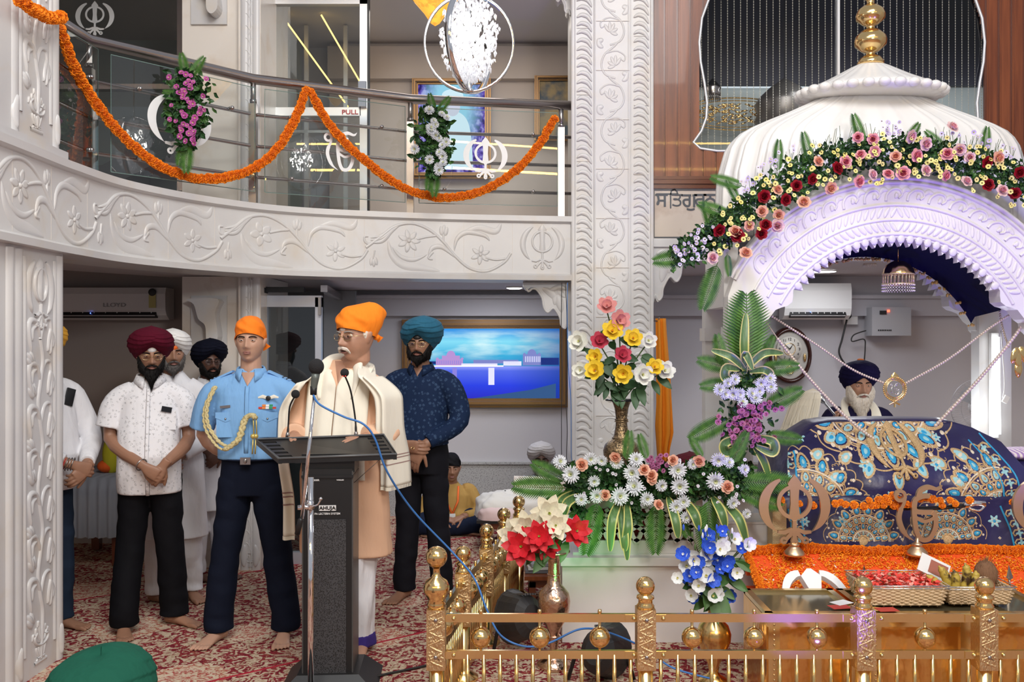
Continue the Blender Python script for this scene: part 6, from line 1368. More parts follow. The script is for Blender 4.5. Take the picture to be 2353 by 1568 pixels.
# ---------------------------------------------------------------- embroidered bedding
NV2 = mat('navy_satin', (.016, .012, .095), .38, vary=(2.2, (.009, .007, .055), .4, .65), bump=(5, .5, .03), sheen=.1, spec=.6)
GOLD_T = mat('gold_embroidery', (.70, .50, .27), .45, .35, bump=(300, 1, .003), vary=(260, (.45, .28, .12), .4, .55)); BLUE_T = mat('blue_embroidery', (.02, .33, .62), .5, bump=(250, .8, .003)); PALE_T = mat('pale_blue_embroidery', (.32, .60, .66), .6, bump=(250, .8, .003)); CREAM_T = mat('cream_embroidery', (.75, .66, .52), .5, bump=(250, 1, .003))
EM = [GOLD_T, BLUE_T, PALE_T, CREAM_T, NV2]
BY = 4.98
def bed_top(u):   # top silhouette height for x
    p = (u-1.60)
    return interp([1.50, 1.53, 1.56, 1.684, 1.759, 1.859, 2.20, 2.559, 2.659, 2.784, 2.821, 2.87, 2.93], [.74, .96, 1.04, 1.12, 1.165, 1.18, 1.185, 1.18, 1.15, 1.08, .97, .84, .70], u)
def bmap(u, v, w):
    """u = world x, v = drop measured in world z on the front; front leans back"""
    zt = bed_top(u); z = min(v, zt); k = smooth((z-.80)/.40); y = BY+.02+.30*k**1.5+.035*math.sin(u*9)*.25-.014*noise.noise(V((u*5, z*6, 3)))*2; return V((u, y-w*.8, z+w*.5))
root = empty('embroidered_cloth', (2.2, 5.2, .8), 'dark navy satin cloth heavily embroidered in gold and blue over the tall mound', 'cloth')
mb = MB(); R = []
for i in range(90):
    u = lerp(1.50, 2.93, i/89); zt = bed_top(u); zb = .775+.02*math.sin(u*3); R.append([bmap(u, lerp(zb, zt, j/26), 0) for j in range(27)]+[V((u, 5.36+.08*t, zt+.012*math.sin(t*PI/4)-.03*max(0, t-2))) for t in range(1, 5)]+[V((u, 5.70, zt-.25))])
mb.grid(R, False, False); mb.build('satin', NV2, root)
def mandala(mb, cu, cv, r, mp, a0=0, a1=360, rings=4, el=1.0):
    ins = lambda p: True
    F_ = lambda a, q: (cu+math.cos(math.radians(a))*q*r, cv+math.sin(math.radians(a))*q*r*el)
    for q, w_, mi in ((.16, .03, 0), (.30, .018, 3), (.34, .012, 0), (.52, .012, 0), (.72, .012, 0), (.76, .012, 3)):
        mb.strip([F_(lerp(a0, a1, i/48), q) for i in range(49)], w_*r*1.2, mp, .004, 'dome', mi)
    sp = a1-a0
    for q, k, pr, pt, m1, m2 in ((.235, 10, .075, .035, 2, 0), (.43, 14, .085, .05, 1, 3), (.62, 18, .10, .065, 2, 0), (.90, 16, .13, .085, 1, 2)):
        k = max(4, int(k*sp/360))
        for i in range(k):
            a = lerp(a0, a1, (i+.5)/k); x, y = F_(a, q); an = math.atan2(math.sin(math.radians(a))*el, math.cos(math.radians(a)))
            mb.blob(x, y, pr*r*1.32, pt*r*1.5, an, mp, .004, 0, n=14); mb.blob(x, y, pr*r*1.08, pt*r*1.15, an, mp, .0055, 4, n=12); mb.blob(x, y, pr*r*.9, pt*r*.88, an, mp, .008, m1, n=12); mb.blob(x, y, pr*r*.42, pt*r*.42, an, mp, .012, m2, n=8)
            a2 = lerp(a0, a1, (i+1)/k); x, y = F_(a2, q*1.06); mb.blob(x, y, .022*r, .022*r, 0, mp, .006, 3, n=8)
    for q in (.80, .84):
        mb.strip([F_(lerp(a0, a1, i/72), q*(1+.035*abs(math.sin(i*PI/8)))) for i in range(73)], .007*r*1.5, mp, .004, 'dome', 0)
    mb.strip([F_(lerp(a0, a1, i/96), 1.12*(1+.07*abs(math.sin(i*PI/12)))) for i in range(97)], .012*r, mp, .004, 'dome', 0)
    mb.blob(cu, cv, .13*r, .13*r*el, 0, mp, .006, 0, n=18)
    for i in range(int(26*sp/360)):
        x, y = F_(lerp(a0, a1, (i+.5)/int(26*sp/360)), 1.08); mb.blob(x, y, .035*r, .035*r, 0, mp, .004, 3, n=8)
def sprig(mb, u, v, r, mp):
    for k in range(6): a = k*PI/3; mb.blob(u+math.cos(a)*r*.62, v+math.sin(a)*r*.62, r*.40, r*.22, a, mp, .004, 2, n=10); mb.blob(u+math.cos(a+.52)*r*.4, v+math.sin(a+.52)*r*.4, r*.2, r*.1, a+.52, mp, .004, 3, n=8)
    mb.blob(u, v, r*.26, r*.26, 0, mp, .006, 1, n=10)
def stud(mb, u, v, mp, r=.010):
    mb.prism([(u-r, v), (u, v-r), (u+r, v), (u, v+r)], mp, 0, .004, 3); mb.prism([(u-r*.5, v), (u, v-r*.5), (u+r*.5, v), (u, v+r*.5)], mp, 0, .006, 0)
def bpx(px, py): p = at(px, py, 5.12); return p.x, p.z
def border(mb, pts, mp, wdt=.055, step=.05):
    P = cat([(a, b, 0) for a, b in pts], 10); off = []
    for i, p in enumerate(P):
        a = P[max(0, i-1)]; b = P[min(len(P)-1, i+1)]; t = (b-a).normalized(); off.append(V((-t.y, t.x)))
    for sg, mi in ((-1, 1), (1, 1)): mb.strip([(p.x+o.x*wdt*sg, p.y+o.y*wdt*sg) for p, o in zip(P, off)], .005, mp, .005, 'dome', mi)
    L = 0
    for i in range(1, len(P)):
        L += (P[i]-P[i-1]).length
        if L > step:
            L = 0; p, o = P[i], off[i]; t = V((o.y, -o.x)); an = math.atan2(o.y, o.x)
            for q in (-1, 1):
                mb.strip([(p.x+o.x*q*a+t.x*b, p.y+o.y*q*a+t.y*b) for a, b in ((.004, -.018), (.022, -.02), (.036, -.006), (.03, .01), (.018, .004))], .0045, mp, .005, 'dome', 0)
            for k in range(4): aa = an+k*PI/2; mb.blob(p.x+math.cos(aa)*.012, p.y+math.sin(aa)*.012, .012, .007, aa, mp, .005, 2, n=8)
            mb.blob(p.x+t.x*.025, p.y+t.y*.025, .007, .007, 0, mp, .005, 3, n=8)
mb = MB()
mandala(mb, *bpx(2046, 952), .36, bmap, 183, 357, el=.72)
for px, py in ((1925, 1010), (1985, 1075), (2046, 1100), (2105, 1075), (2150, 1000)):
    u, v = bpx(px, py); an = math.atan2(v-bpx(2046, 952)[1], u-bpx(2046, 952)[0]); mb.blob(u, v, .052, .034, an, bmap, .003, 0, n=14); mb.blob(u, v, .042, .026, an, bmap, .005, 2, n=12); mb.blob(u, v, .02, .012, an, bmap, .007, 1, n=10)
mandala(mb, *bpx(1838, 1160), .285, bmap, 8, 100, el=.95); mandala(mb, *bpx(2270, 1155), .285, bmap, 82, 175, el=.95)
for px, py in ((1940, 1050), (1905, 1090), (1880, 1045), (2150, 1060), (2180, 1100), (2205, 1045)):
    u, v = bpx(px, py); mb.blob(u, v, .046, .030, .6 if px < 2046 else 2.5, bmap, .003, 0, n=14); mb.blob(u, v, .036, .022, .6 if px < 2046 else 2.5, bmap, .005, 2, n=12); mb.blob(u, v, .018, .010, .6, bmap, .007, 3, n=10)
rr = rnd(4)
for px0, px1, py0, py1, n_ in ((1925, 2170, 985, 1060, 120), (1835, 1925, 1060, 1145, 70), (2180, 2262, 1060, 1145, 70)):
    for i in range(n_):
        u, v = bpx(rr.uniform(px0, px1), rr.uniform(py0, py1)); a = rr.random()*6.28; s_ = rr.uniform(.008, .014); mb.strip([(u+s_*math.cos(a+t)*(1-.1*t), v+s_*math.sin(a+t)*(1-.1*t)) for t in (0, .8, 1.6, 2.4, 3.2, 4.0)], .0022, bmap, .006, 'dome', 0 if i % 3 else 3)
mb.build('embroidery', EM, root)
mb = MB()
for px, py, r in ((1978, 1068, .035), (2143, 1066, .035), (1852, 1008, .030), (1950, 1132, .030), (2025, 1132, .030), (2105, 1130, .030), (2172, 1010, .026)): sprig(mb, *bpx(px, py), r, bmap)
for px, py in ((1889, 1008), (1934, 1033), (1940, 1098), (1981, 1100), (2022, 1100), (2066, 1135), (2104, 1099), (2146, 1099), (1986, 1135), (2136, 1032), (2178, 1031), (2220, 1030), (1900, 1110), (2200, 1000)): stud(mb, *bpx(px, py), bmap, .008)
tag(mb.build('sequin_motifs', EM, root), kind='stuff')
mb = MB(); e = .03
border(mb, [bpx(1797, 1158), bpx(1803, 1090), bpx(1812, 1035)], bmap, .040); border(mb, [bpx(2262, 1008), bpx(2290, 1080), bpx(2300, 1150)], bmap, .045)
for a, b in ((bpx(1830, 1146), bpx(2262, 1146)),): border(mb, [a, (lerp(a[0], b[0], .5), a[1]+.008), b], bmap, .020, .045)
mb.build('border_band', EM, root)
mb = MB(); u, v = bpx(2066, 1035); symbol(mb, khanda_strokes(), u, v, .155, lambda a, b, c: bmap(a, b, c), .014, 'dome', 0, .008); mb.build('gold_emblem', EM, root)
# lower cloth
root = empty('embroidered_cloth', (2.2, 5.0, .6), 'lower navy satin cloth with round blue and gold medallions, hanging under the garlanded sword', 'cloth')
def lmap(u, v, w): k = (v-.5)/.3; return V((u, 4.93+.06*k+.012*noise.noise(V((u*6, v*5, 9)))*2-w*.9, v+w*.3))
mb = MB(); R = []
for i in range(80):
    u = lerp(1.47, 3.05, i/79); R.append([lmap(u, lerp(.48, .80, j/14), 0) for j in range(15)]+[V((u, 5.05, .815)), V((u, 5.3, .80))])
mb.grid(R, False, False); mb.build('satin', NV2, root)
mb = MB(); bpx2 = lambda px, py: (at(px, py, 4.95).x, at(px, py, 4.95).z)
mandala(mb, *bpx2(1985, 1245), .185, lmap, 0, 180); mandala(mb, *bpx2(2177, 1240), .185, lmap, 0, 180)
for px, py, r in ((1937, 1200, .030), (2025, 1205, .030), (2113, 1205, .030), (2290, 1200, .035), (1850, 1200, .03)): sprig(mb, *bpx2(px, py), r, lmap)
for px, py in ((1902, 1205), (2072, 1205), (2246, 1205), (2297, 1237), (1860, 1240), (2072, 1240), (1960, 1178), (2150, 1178)): stud(mb, *bpx2(px, py), lmap, .008)
mb.build('embroidery', EM, root)
mb = MB(); border(mb, [bpx2(1826, 1170), bpx2(1832, 1215), bpx2(1838, 1258)], lmap, .030); border(mb, [bpx2(2325, 1160), bpx2(2340, 1210), bpx2(2347, 1258)], lmap, .045); mb.build('border_band', EM, root)
mb = MB(); a = at(1790, 1165, 4.95); mb.box((a.x+.0, 5.0, .62), (.075, .12, .30)); tag(mb.build('gold_side_panel', mat('gold_weave', (.62, .5, .28), .5, .3, bump=(150, 1, .004))), 'woven gold side panel left of the lower navy cloth', 'panel')
# neighbouring bundle on the right
root = empty('cushion_bundle', at(2335, 1100, 5.2), 'navy and lilac zigzag cushion with gold fringe at the right edge', 'cushion')
mb = MB(); c = at(2345, 1080, 5.2); mb.ball(c+V((.08, .05, 0)), (.22, .18, .085), 28, 14); mb.build('navy_cushion', NV2, root)
zz = mat('zigzag_cloth', (.62, .52, .68), .8); nt = zz.node_tree; wv_ = N_(nt, 'ShaderNodeTexWave'); wv_.inputs['Scale'].default_value = 14; wv_.inputs['Distortion'].default_value = 4; tc_ = N_(nt, 'ShaderNodeTexCoord'); nt.links.new(tc_.outputs['Object'], wv_.inputs[0]); nt.links.new(ramp(nt, wv_.outputs[0], [(.45, (.36, .22, .5)), (.55, (.75, .66, .68))]), nt.nodes['Principled BSDF'].inputs[0])
mb = MB(); mb.ball(c+V((.08, .06, .085)), (.22, .17, .035), 28, 12); mb.build('zigzag_cover', zz, root)
mb = MB()
for i in range(60): a = PI+PI*i/60; mb.ball(c+V((.08+.22*math.cos(a), .05+.18*math.sin(a), -.06-.012*(i % 3))), .010, 6, 4)
tag(mb.build('gold_fringe', M_['gold'], root), kind='stuff')
# sword with marigolds ----------------------------------------------------
root = empty('sheathed_sword', at(2050, 1165, 4.86), 'black sheathed curved sword lying across the bedding with a steel hilt', 'sword')
P = [at(1880, 1150, 4.87), at(1960, 1160, 4.86), at(2060, 1168, 4.86), at(2150, 1168, 4.86), at(2215, 1162, 4.86)]
mb = MB(); C = cat(P, 8); mb.tube(C, [.006]+[.022]*31+[.02], 12, 0, True, True, False, .5, (0, 0, 1)); mb.build('scabbard', M_['blackg'], root)
mb = MB(); a, b, c = at(2215, 1162, 4.86), at(2240, 1157, 4.86), at(2262, 1160, 4.86); mb.tube([a, b, c], [.018, .014, .02], 10); mb.tube(cat([at(2226, 1168, 4.85), at(2250, 1174, 4.84), at(2264, 1162, 4.85)], 6), .006, 8); mb.tube([at(2226, 1146, 4.86), at(2228, 1172, 4.86)], .008, 8); mb.build('hilt', M_['chrome'], root)
rr = rnd(12)
for px, py in ((1795, 1150), (1837, 1158), (1868, 1162), (1920, 1158), (1932, 1155), (1943, 1160), (1963, 1161), (1985, 1164), (1997, 1150), (2003, 1162), (2020, 1150), (2036, 1145), (2040, 1152), (2052, 1140), (2062, 1148), (2070, 1150), (2030, 1160), (2055, 1162), (2085, 1160), (2115, 1148), (2130, 1145), (2143, 1148), (2160, 1150), (2183, 1150), (2195, 1158), (2165, 1162), (2228, 1150), (2328, 1155), (2012, 1162), (2076, 1158)):
    p = at(px, py, 4.83); s_ = rr.uniform(.018, .024); o = put('marigold', MARI[rr.randrange(2)], facing(p, V((rr.uniform(-.4, .4), -1, .5))) @ Matrix.Diagonal((s_, s_, s_*.8, 1))); tag(o, 'loose orange marigold head lying along the sheathed sword', 'marigold', 'loose marigolds along the sword')
# ---------------------------------------------------------------- marigold slope
root = empty('marigold_bed', (2.4, 4.7, .45), 'slanting orange bed strewn with marigold petals below the navy cloth', 'flower bed')
def smap(u, v, w): return V((lerp(1.235, 3.3, u)+(1-v)*.0, lerp(4.50, 4.90, v), lerp(.355, .515, v)+w))
mb = MB(); mb.grid([[smap(u/10, v/6, 0) for u in range(11)] for v in range(7)]); mb.box((2.27, 4.71, .17), (2.04, .36, .34)); mb.box((2.27, 4.88, .44), (2.04, .03, .08)); mb.build('orange_cloth', cloth('orange_red_cloth', (.85, .10, .012)), root)
mb = MB(); rr = rnd(21)
for i in range(15000):
    u, v = rr.random(), rr.random()
    if noise.noise(V((u*14, v*3.5, 5))) > .33 and rr.random() < .85: continue
    c = smap(u, v, .002+.008*rr.random()); a = rr.random()*6.28; s_ = rr.uniform(.005, .011); t = V((math.cos(a), math.sin(a), rr.uniform(-.5, .7))); b = V((-math.sin(a), math.cos(a), rr.uniform(-.4, .6)))
    mb.add([c-t*s_, c+b*s_*.45, c+t*s_+V((0, 0, .003)), c-b*s_*.45], [[0, 1, 2, 3]], 0 if rr.random() < .72 else (1 if rr.random() < .9 else 2))
tag(mb.build('petals', [M_['mari'], mat('petal_yellow', (.95, .42, .02), .7), mat('petal_white', (.85, .8, .7), .7)], root, False, False), kind='stuff')
garland([V((x, 4.885-.01*math.sin(x*7), .535+.006*math.sin(x*9))) for x in [1.24+.14*i for i in range(16)]], .026, 'thick marigold garland along the upper edge of the petal bed', mx=98)
garland([V((1.25, lerp(4.86, 4.50, t), lerp(.515, .365, t))) for t in (0, .3, .6, 1)], .020, 'short marigold garland down the left edge of the petal bed')
# standing brass emblems ---------------------------------------------------
def stand_symbol(px, py, sc, d, strokes, label, name, sx=1, base=True):
    c = at(px, py, d); root = empty(name, V((c.x, d, .53)), label, 'emblem'); mb = MB(); mp = planeM(c, (1, 0, 0), (0, 0, 1)); symbol(mb, strokes, 0, 0, sc, mp, .016, 'flat', w0=-.008, sx=sx); mb.build('emblem', BR, root)
    zb = .525; mb = MB(); zc = c.z-sc*.93; mb.lathe([(.055, zb), (.057, zb+.008), (.05, zb+.02), (.03, zb+.04), (.022, zb+.05), (.03, zb+.056), (.018, zb+.065), (.010, zc-.01), (.010, zc+.01)], (c.x, d, 0), 20, fn=lambda a, j: 1+.03*math.sin(a*10)); mb.build('base', BR, root)
BR = mat('satin_brass', (.78, .56, .36), .36, 1, bump=(30, .15, .003))
stand_symbol(1825, 1172, .185, 4.80, khanda_strokes(), 'large brass khanda emblem standing on the petal bed', 'khanda_emblem', 1.02)
stand_symbol(2108, 1180, .148, 4.80, ekonkar_strokes(), 'large brass Ek Onkar emblem standing on the petal bed', 'ek_onkar_emblem')
stand_symbol(2408, 1172, .185, 4.80, khanda_strokes(), 'brass khanda emblem cut by the right edge', 'khanda_emblem', 1.02)
# pearl strings and pendant -------------------------------------------------
def beads(pts, r, label, step=1.9, m_='pearl_bead', name='bead_string'):
    P = cat(pts, 12); L = 0; k = 0; mb = MB(); mb.tube(P, r*.25, 4); root = empty(name, P[0], label, 'beads')
    nxt = 0
    for i in range(1, len(P)):
        seg = (P[i]-P[i-1]).length
        while nxt <= L+seg: p = P[i-1].lerp(P[i], (nxt-L)/seg); mb.ball(p, r, 8, 6); nxt += r*step
        L += seg
    tag(mb.build('pearls', PEARL, root), kind='stuff'); return root
PEARL = mat('pearl_bead', (.66, .56, .48), .22, .25)
beads([at(1770, 725, 5.25), at(1880, 795, 5.25), at(1960, 850, 5.25), at(2030, 880, 5.25)], .0075, 'thin pearl string falling from the left spring of the arch to the pendant')
beads([at(2083, 880, 5.25), at(2180, 825, 5.25), at(2280, 750, 5.25), at(2375, 690, 5.25)], .0075, 'thin pearl string rising from the pendant to the right of the arch')
beads([at(1788, 780, 5.2), at(1850, 858, 5.2), at(1920, 935, 5.2), at(1975, 985, 5.2), at(2010, 1010, 5.2)], .0100, 'thick double pearl string falling across the whisk to the cloth', 1.6)
beads([at(1760, 740, 5.22), at(1790, 783, 5.2)], .004, 'gold cord tying the thick pearl string to the arch at left')
beads([at(2150, 978, 5.2), at(2200, 925, 5.2), at(2260, 860, 5.2), at(2330, 775, 5.2), at(2380, 700, 5.2)], .0110, 'thick double pearl string rising from the cloth to the right edge', 1.6)
beads([at(2283, 620, 5.4), at(2293, 690, 5.4), at(2303, 750, 5.4), at(2318, 800, 5.4)], .0070, 'short pearl string hanging in front of the right pier')
c = at(2056, 894, 5.22); root = empty('khanda_pendant', c, 'gold filigree pendant with a silver Ek Onkar hanging between two pearl strings', 'pendant'); mp = planeM(c, (1, 0, 0), (0, 0, 1))
mb = MB(); mb.strip(arc(0, 0, .060, .062, 0, 360, 36), .006, mp, .006); mb.strip(arc(0, 0, .048, .05, 0, 360, 36), .003, mp, .005)
for k in range(36): a = k*PI/18; mb.ball(mp(.066*math.cos(a), .068*math.sin(a), .002), .005, 6, 4)
for q in (-1, 1): mb.strip([(q*.03, -.055), (0, -.075), (-q*.03, -.09)], .005, mp, .006)
mb.strip([(0, .055), (0, .075), (0, .095)], [.018, .022, .002], mp, .006); mb.strip([(0, -.05), (0, -.105)], .006, mp, .006); mb.build('filigree', M_['gold'], root)
mb = MB(); symbol(mb, ekonkar_strokes(), 0, 0, .034, mp, .008, 'dome', w0=.002); mb.build('letter', M_['chrome'], root)
c = at(2340, 830, 5.0); root = empty('gold_leaf_ornament', c, 'hanging gold leaf ornament at the right edge', 'ornament'); mb = MB(); mp = planeM(c, (1, 0, 0), (0, 0, 1))
for dx, dz, an, L_ in ((0, 0, -1.57, .1), (.03, .03, -1.2, .09), (-.02, .03, -1.9, .08), (.0, -.05, -1.6, .07)): mb.blob(dx, dz, L_*.6, .022, an, mp, .012, n=14)
mb.build('leaves', M_['gold'], root)
light('arch_lilac_left', 'SPOT', (1.2, 3.5, .25), (CX-.5, PF, 2.3), 120, (.12, .08, 1), .12, spot=1.15, blend=.9)
light('arch_lilac_right', 'SPOT', (3.3, 3.4, .3), (CX+.45, PF, 2.35), 120, (.12, .08, 1), .12, spot=1.05, blend=.9)
light('pedestal_green', 'SPOT', (.35, 4.35, .45), (.38, 5.0, .70), 5, (.1, 1, .25), .08, spot=1.5, blend=1)
light('tube_glow', 'POINT', (2.72, 5.62, 1.2), None, 5, (.93, .97, 1), .1)
# things on the far wall of the shrine room ---------------------------------
root = empty('wall_clock', at(1814, 817, 8.52), 'oval dark wood wall clock with gilt pendulum seen through the arch', 'clock')
c = at(1814, 817, 8.52); mb = MB(); rx, rz_ = .203, .265; R = []
for q, y in ((1, .04), (1.0, -.02), (.93, -.055), (.86, -.05), (.82, -.02)): R.append([c+V((rx*q*math.cos(t), y, rz_*q*math.sin(t))) for t in [2*PI*k/48 for k in range(48)]])
mb.grid(R, True); mb.build('rim', mat('rosewood', (.035, .008, .006), .2), root)
mb = MB(); mb.add([c+V((rx*.83*math.cos(t), -.015, rz_*.83*math.sin(t))) for t in [2*PI*k/48 for k in range(48)]], [list(range(48))]); mb.build('back_plate', mat('clock_silver', (.50, .48, .44), .35, .4), root)
d = c+V((-.012, -.03, .058)); mb = MB(); mb.lathe([(.118, 0), (.118, .012), (.001, .013)], (0, 0, 0), 40, M=Matrix.Translation(d) @ Matrix.Rotation(PI/2, 4, 'X')); mb.build('dial', mat('dial_cream', (.62, .60, .54), .4), root)
M_['clk'] = mat('clock_ink', (.03, .03, .035), .5)
for h in range(1, 13): a = PI/2-h*PI/6; text(str(h), Matrix.Translation(d+V((.092*math.cos(a), -.016, .092*math.sin(a)))) @ Matrix.Rotation(PI/2, 4, 'X'), .036, M_['clk'], root, 'numeral')
for a, L_, w_ in ((2.35, .085, .004), (.98, .06, .006)):
    mb = MB(); mb.tube([d+V((0, -.022, 0)), d+V((L_*math.cos(a), -.022, L_*math.sin(a)))], [w_, .001], 6); mb.build('hand', M_['clk'], root)
mb = MB(); mb.tube([d+V((.055*math.cos(t), -.015, .055*math.sin(t))) for t in [k*PI/12 for k in range(24)]], .003, 6, 0, True, False, True); p = c+V((-.005, -.035, -.135)); mb.tube([p+V((.035*math.cos(t), 0, .035*math.sin(t))) for t in [k*PI/10 for k in range(20)]], .006, 6, 0, True, False, True); mb.tube([p+V((0, 0, .03)), p+V((0, 0, .09))], .004, 6); mb.ball(p, .016, 10, 8)
for q in (-1, 1): mb.ball(c+V((q*.135, -.03, -.02)), (.014, .01, .04), 10, 8)
mb.build('gilt_work', M_['gold'], root)
x0, x1, z0, z1 = rectpx(1995, 707, 2084, 772, 8.5); root = empty('voltage_stabiliser', ((x0+x1)/2, 8.5, z0), 'grey voltage stabiliser box on the far wall with a red light', 'box')
mb = MB(); mb.box(((x0+x1)/2, 8.50, (z0+z1)/2), (x1-x0, .18, z1-z0)); mb.build('casing', mat('stab_grey', (.42, .43, .46), .5), root)
mb = MB(); mb.box((x0+.10, 8.405, z1-.05), (.06, .01, .035)); mb.build('meter', M_['black'], root); mb = MB(); mb.box((x0+.15, 8.405, z1-.035), (.02, .012, .02)); mb.build('indicator', emi('red_led', (1, .1, .05), 4), root)
mb = MB()
for i in range(8): mb.box((x0+.06+.016*i, 8.407, z0+.05), (.009, .004, .014))
mb.build('vents', M_['black'], root)
x0, x1, z0, z1 = rectpx(1938, 706, 1970, 746, 8.57); root = empty('wall_socket', ((x0+x1)/2, 8.58, z0), 'white wall socket with a black plug beside the voltage stabiliser', 'socket'); mb = MB(); mb.box(((x0+x1)/2, 8.58, (z0+z1)/2), (x1-x0, .04, z1-z0)); mb.build('plate', M_['whitep'], root); mb = MB(); mb.ball((x0+.035, 8.54, (z0+z1)/2+.0), (.03, .03, .03), 10, 8); mb.box((x0+.09, 8.555, z1-.05), (.03, .01, .04)); mb.build('plug', M_['black'], root)
for P, lb in (([(1946, 735), (1935, 780), (1928, 810), (1940, 835), (1955, 850)], 'black cable curving down from the wall socket behind the navy turban'), ([(1990, 760), (1962, 770), (1958, 785), (1985, 780), (1988, 800), (1985, 840)], 'grey looped cable below the voltage stabiliser')):
    mb = MB(); mb.tube(cat([at(a, b, 8.5) for a, b in P], 6), .009 if 'black' in lb else .006, 6); tag(mb.build('cable', M_['wire']), lb, 'cable')
# fan
c = at(2250, 937, 6.9); root = empty('wall_fan', c, 'pale round fan behind the right shrine pier beside the tube light', 'fan'); rf = .215
mb = MB()
for k in range(72):
    a = k*PI/36; u = V((math.cos(a), 0, math.sin(a))); mb.tube([c+u*rf*f_+V((0, -y, 0)) for f_, y in ((.25, .07), (.6, .065), (.9, .04), (1, 0))], .0012, 4, 0, True, False)
for f_, y in ((1, 0), (.75, .055), (.5, .068)): mb.tube([c+V((rf*f_*math.cos(t), -y, rf*f_*math.sin(t))) for t in [k*PI/24 for k in range(48)]], .003 if f_ == 1 else .0015, 5, 0, True, False, True)
mb.build('guard', mat('fan_wire', (.55, .55, .58), .4, .4), root)
for k in range(3):
    mb = MB(); R = []
    for i in range(9):
        q = i/8; R.append([c+V((math.cos(k*2.094+b_)*rf*.88*q, -.01-.02*math.sin(b_*2), math.sin(k*2.094+b_)*rf*.88*q)) for b_ in [j*.16*(1-.2*q) for j in range(6)]])
    mb.grid(R); mb.build('blade', mat('fan_blade', (.5, .52, .56), .4), root)
mb = MB(); mb.lathe([(.07, 0), (.07, .012), (.001, .016)], (0, 0, 0), 28, M=Matrix.Translation(c+V((0, -.07, 0))) @ Matrix.Rotation(PI/2, 4, 'X')); hb = mb.build('hub_badge', M_['whitep'], root)
mb = MB(); mp = planeM(c+V((0, -.088, .012)), (1, 0, 0), (0, 0, 1)); mb.strip(arc(0, .01, .022, .022, 0, 180, 12), .006, mp, .001, 'flat', 0); mb.strip(arc(0, .006, .022, .018, 200, 340, 12), .005, mp, .001, 'flat', 1); mb.build('logo', [mat('logo_orange', (.8, .2, .03), .5), mat('logo_blue', (.02, .06, .3), .5)], hb)
text('ARCLINE', Matrix.Translation(c+V((0, -.088, -.03))) @ Matrix.Rotation(PI/2, 4, 'X') @ Matrix.Rotation(.12, 4, 'Z'), .022, mat('logo_navy', (.02, .06, .3), .5), hb, bold=.0008)
mb = MB(); mb.tube([c+V((0, .04, 0)), c+V((0, .10, -.1)), c+V((0, .12, -1.0)), c+V((0, .12, -(c.z)+.02))], .014, 8); mb.lathe([(.18, .0), (.18, .015), (.03, .03)], (c.x, c.y+.12, 0), 20); mb.ball(c+V((0, .03, 0)), (.06, .08, .06), 12, 8); mb.build('stand', M_['whitep'], root)
# tube light on the rear pier
a = at(2288, 775, 5.62); b = at(2291, 998, 5.62); root = empty('tube_light', (a+b)/2, 'upright white tube light glowing on the right rear shrine pier', 'light'); mb = MB(); mb.tube([a, b], .022, 12); mb.build('tube', M_['tube'], root); mb = MB(); mb.box(((a+b)/2+V((.0, .03, 0))), (.045, .03, (a-b).length+.05)); mb.build('batten', M_['whitep'], root)
mb = MB(); mb.box(V(((a+b).x/2+.02, 5.72, 1.3)), (.20, .10, 1.5)); tag(mb.build('marble_pier', M_['marble']), 'carved marble pier behind the upright tube light', 'pier')
c0 = at(2308, 800, 5.58); mb = MB(); mb.tube(cat([at(2300, 760, 5.6), at(2306, 840, 5.58), at(2308, 890, 5.57), at(2304, 915, 5.57)], 6), .003, 5); p = at(2311, 918, 5.56); mb.box(p, (.03, .015, .045), rot=(0, .5, 0)); tag(mb.build('switch_cord', M_['whitep']), 'thin cord with a small white switch beside the tube light', 'switch')
# orange cloth hanging beside the column ---------------------------------------
mb = MB(); R = []
for i in range(40):
    v = i/39; py = lerp(732, 1062, v); l = interp([0, .3, .6, .75, 1], [1506, 1508, 1509, 1507, 1513], v); r = interp([0, .1, .4, .8, .9, 1], [1530, 1532, 1541, 1548, 1540, 1536], v); row = []
    for j in range(17): u = j/16; p = at(lerp(l, r, u), py, 7.05); row.append(p+V((0, .030*math.sin(u*14+v*2)*(.4+.6*v), 0)))
    R.append(row)
mb.grid(R); o = mb.build('hanging_cloth', cloth('saffron_hanging', (.80, .27, .01), .7)); q = o.modifiers.new('s', 'SOLIDIFY'); q.thickness = .004; tag(o, 'long saffron orange cloth hanging beside the tall carved column', 'cloth')
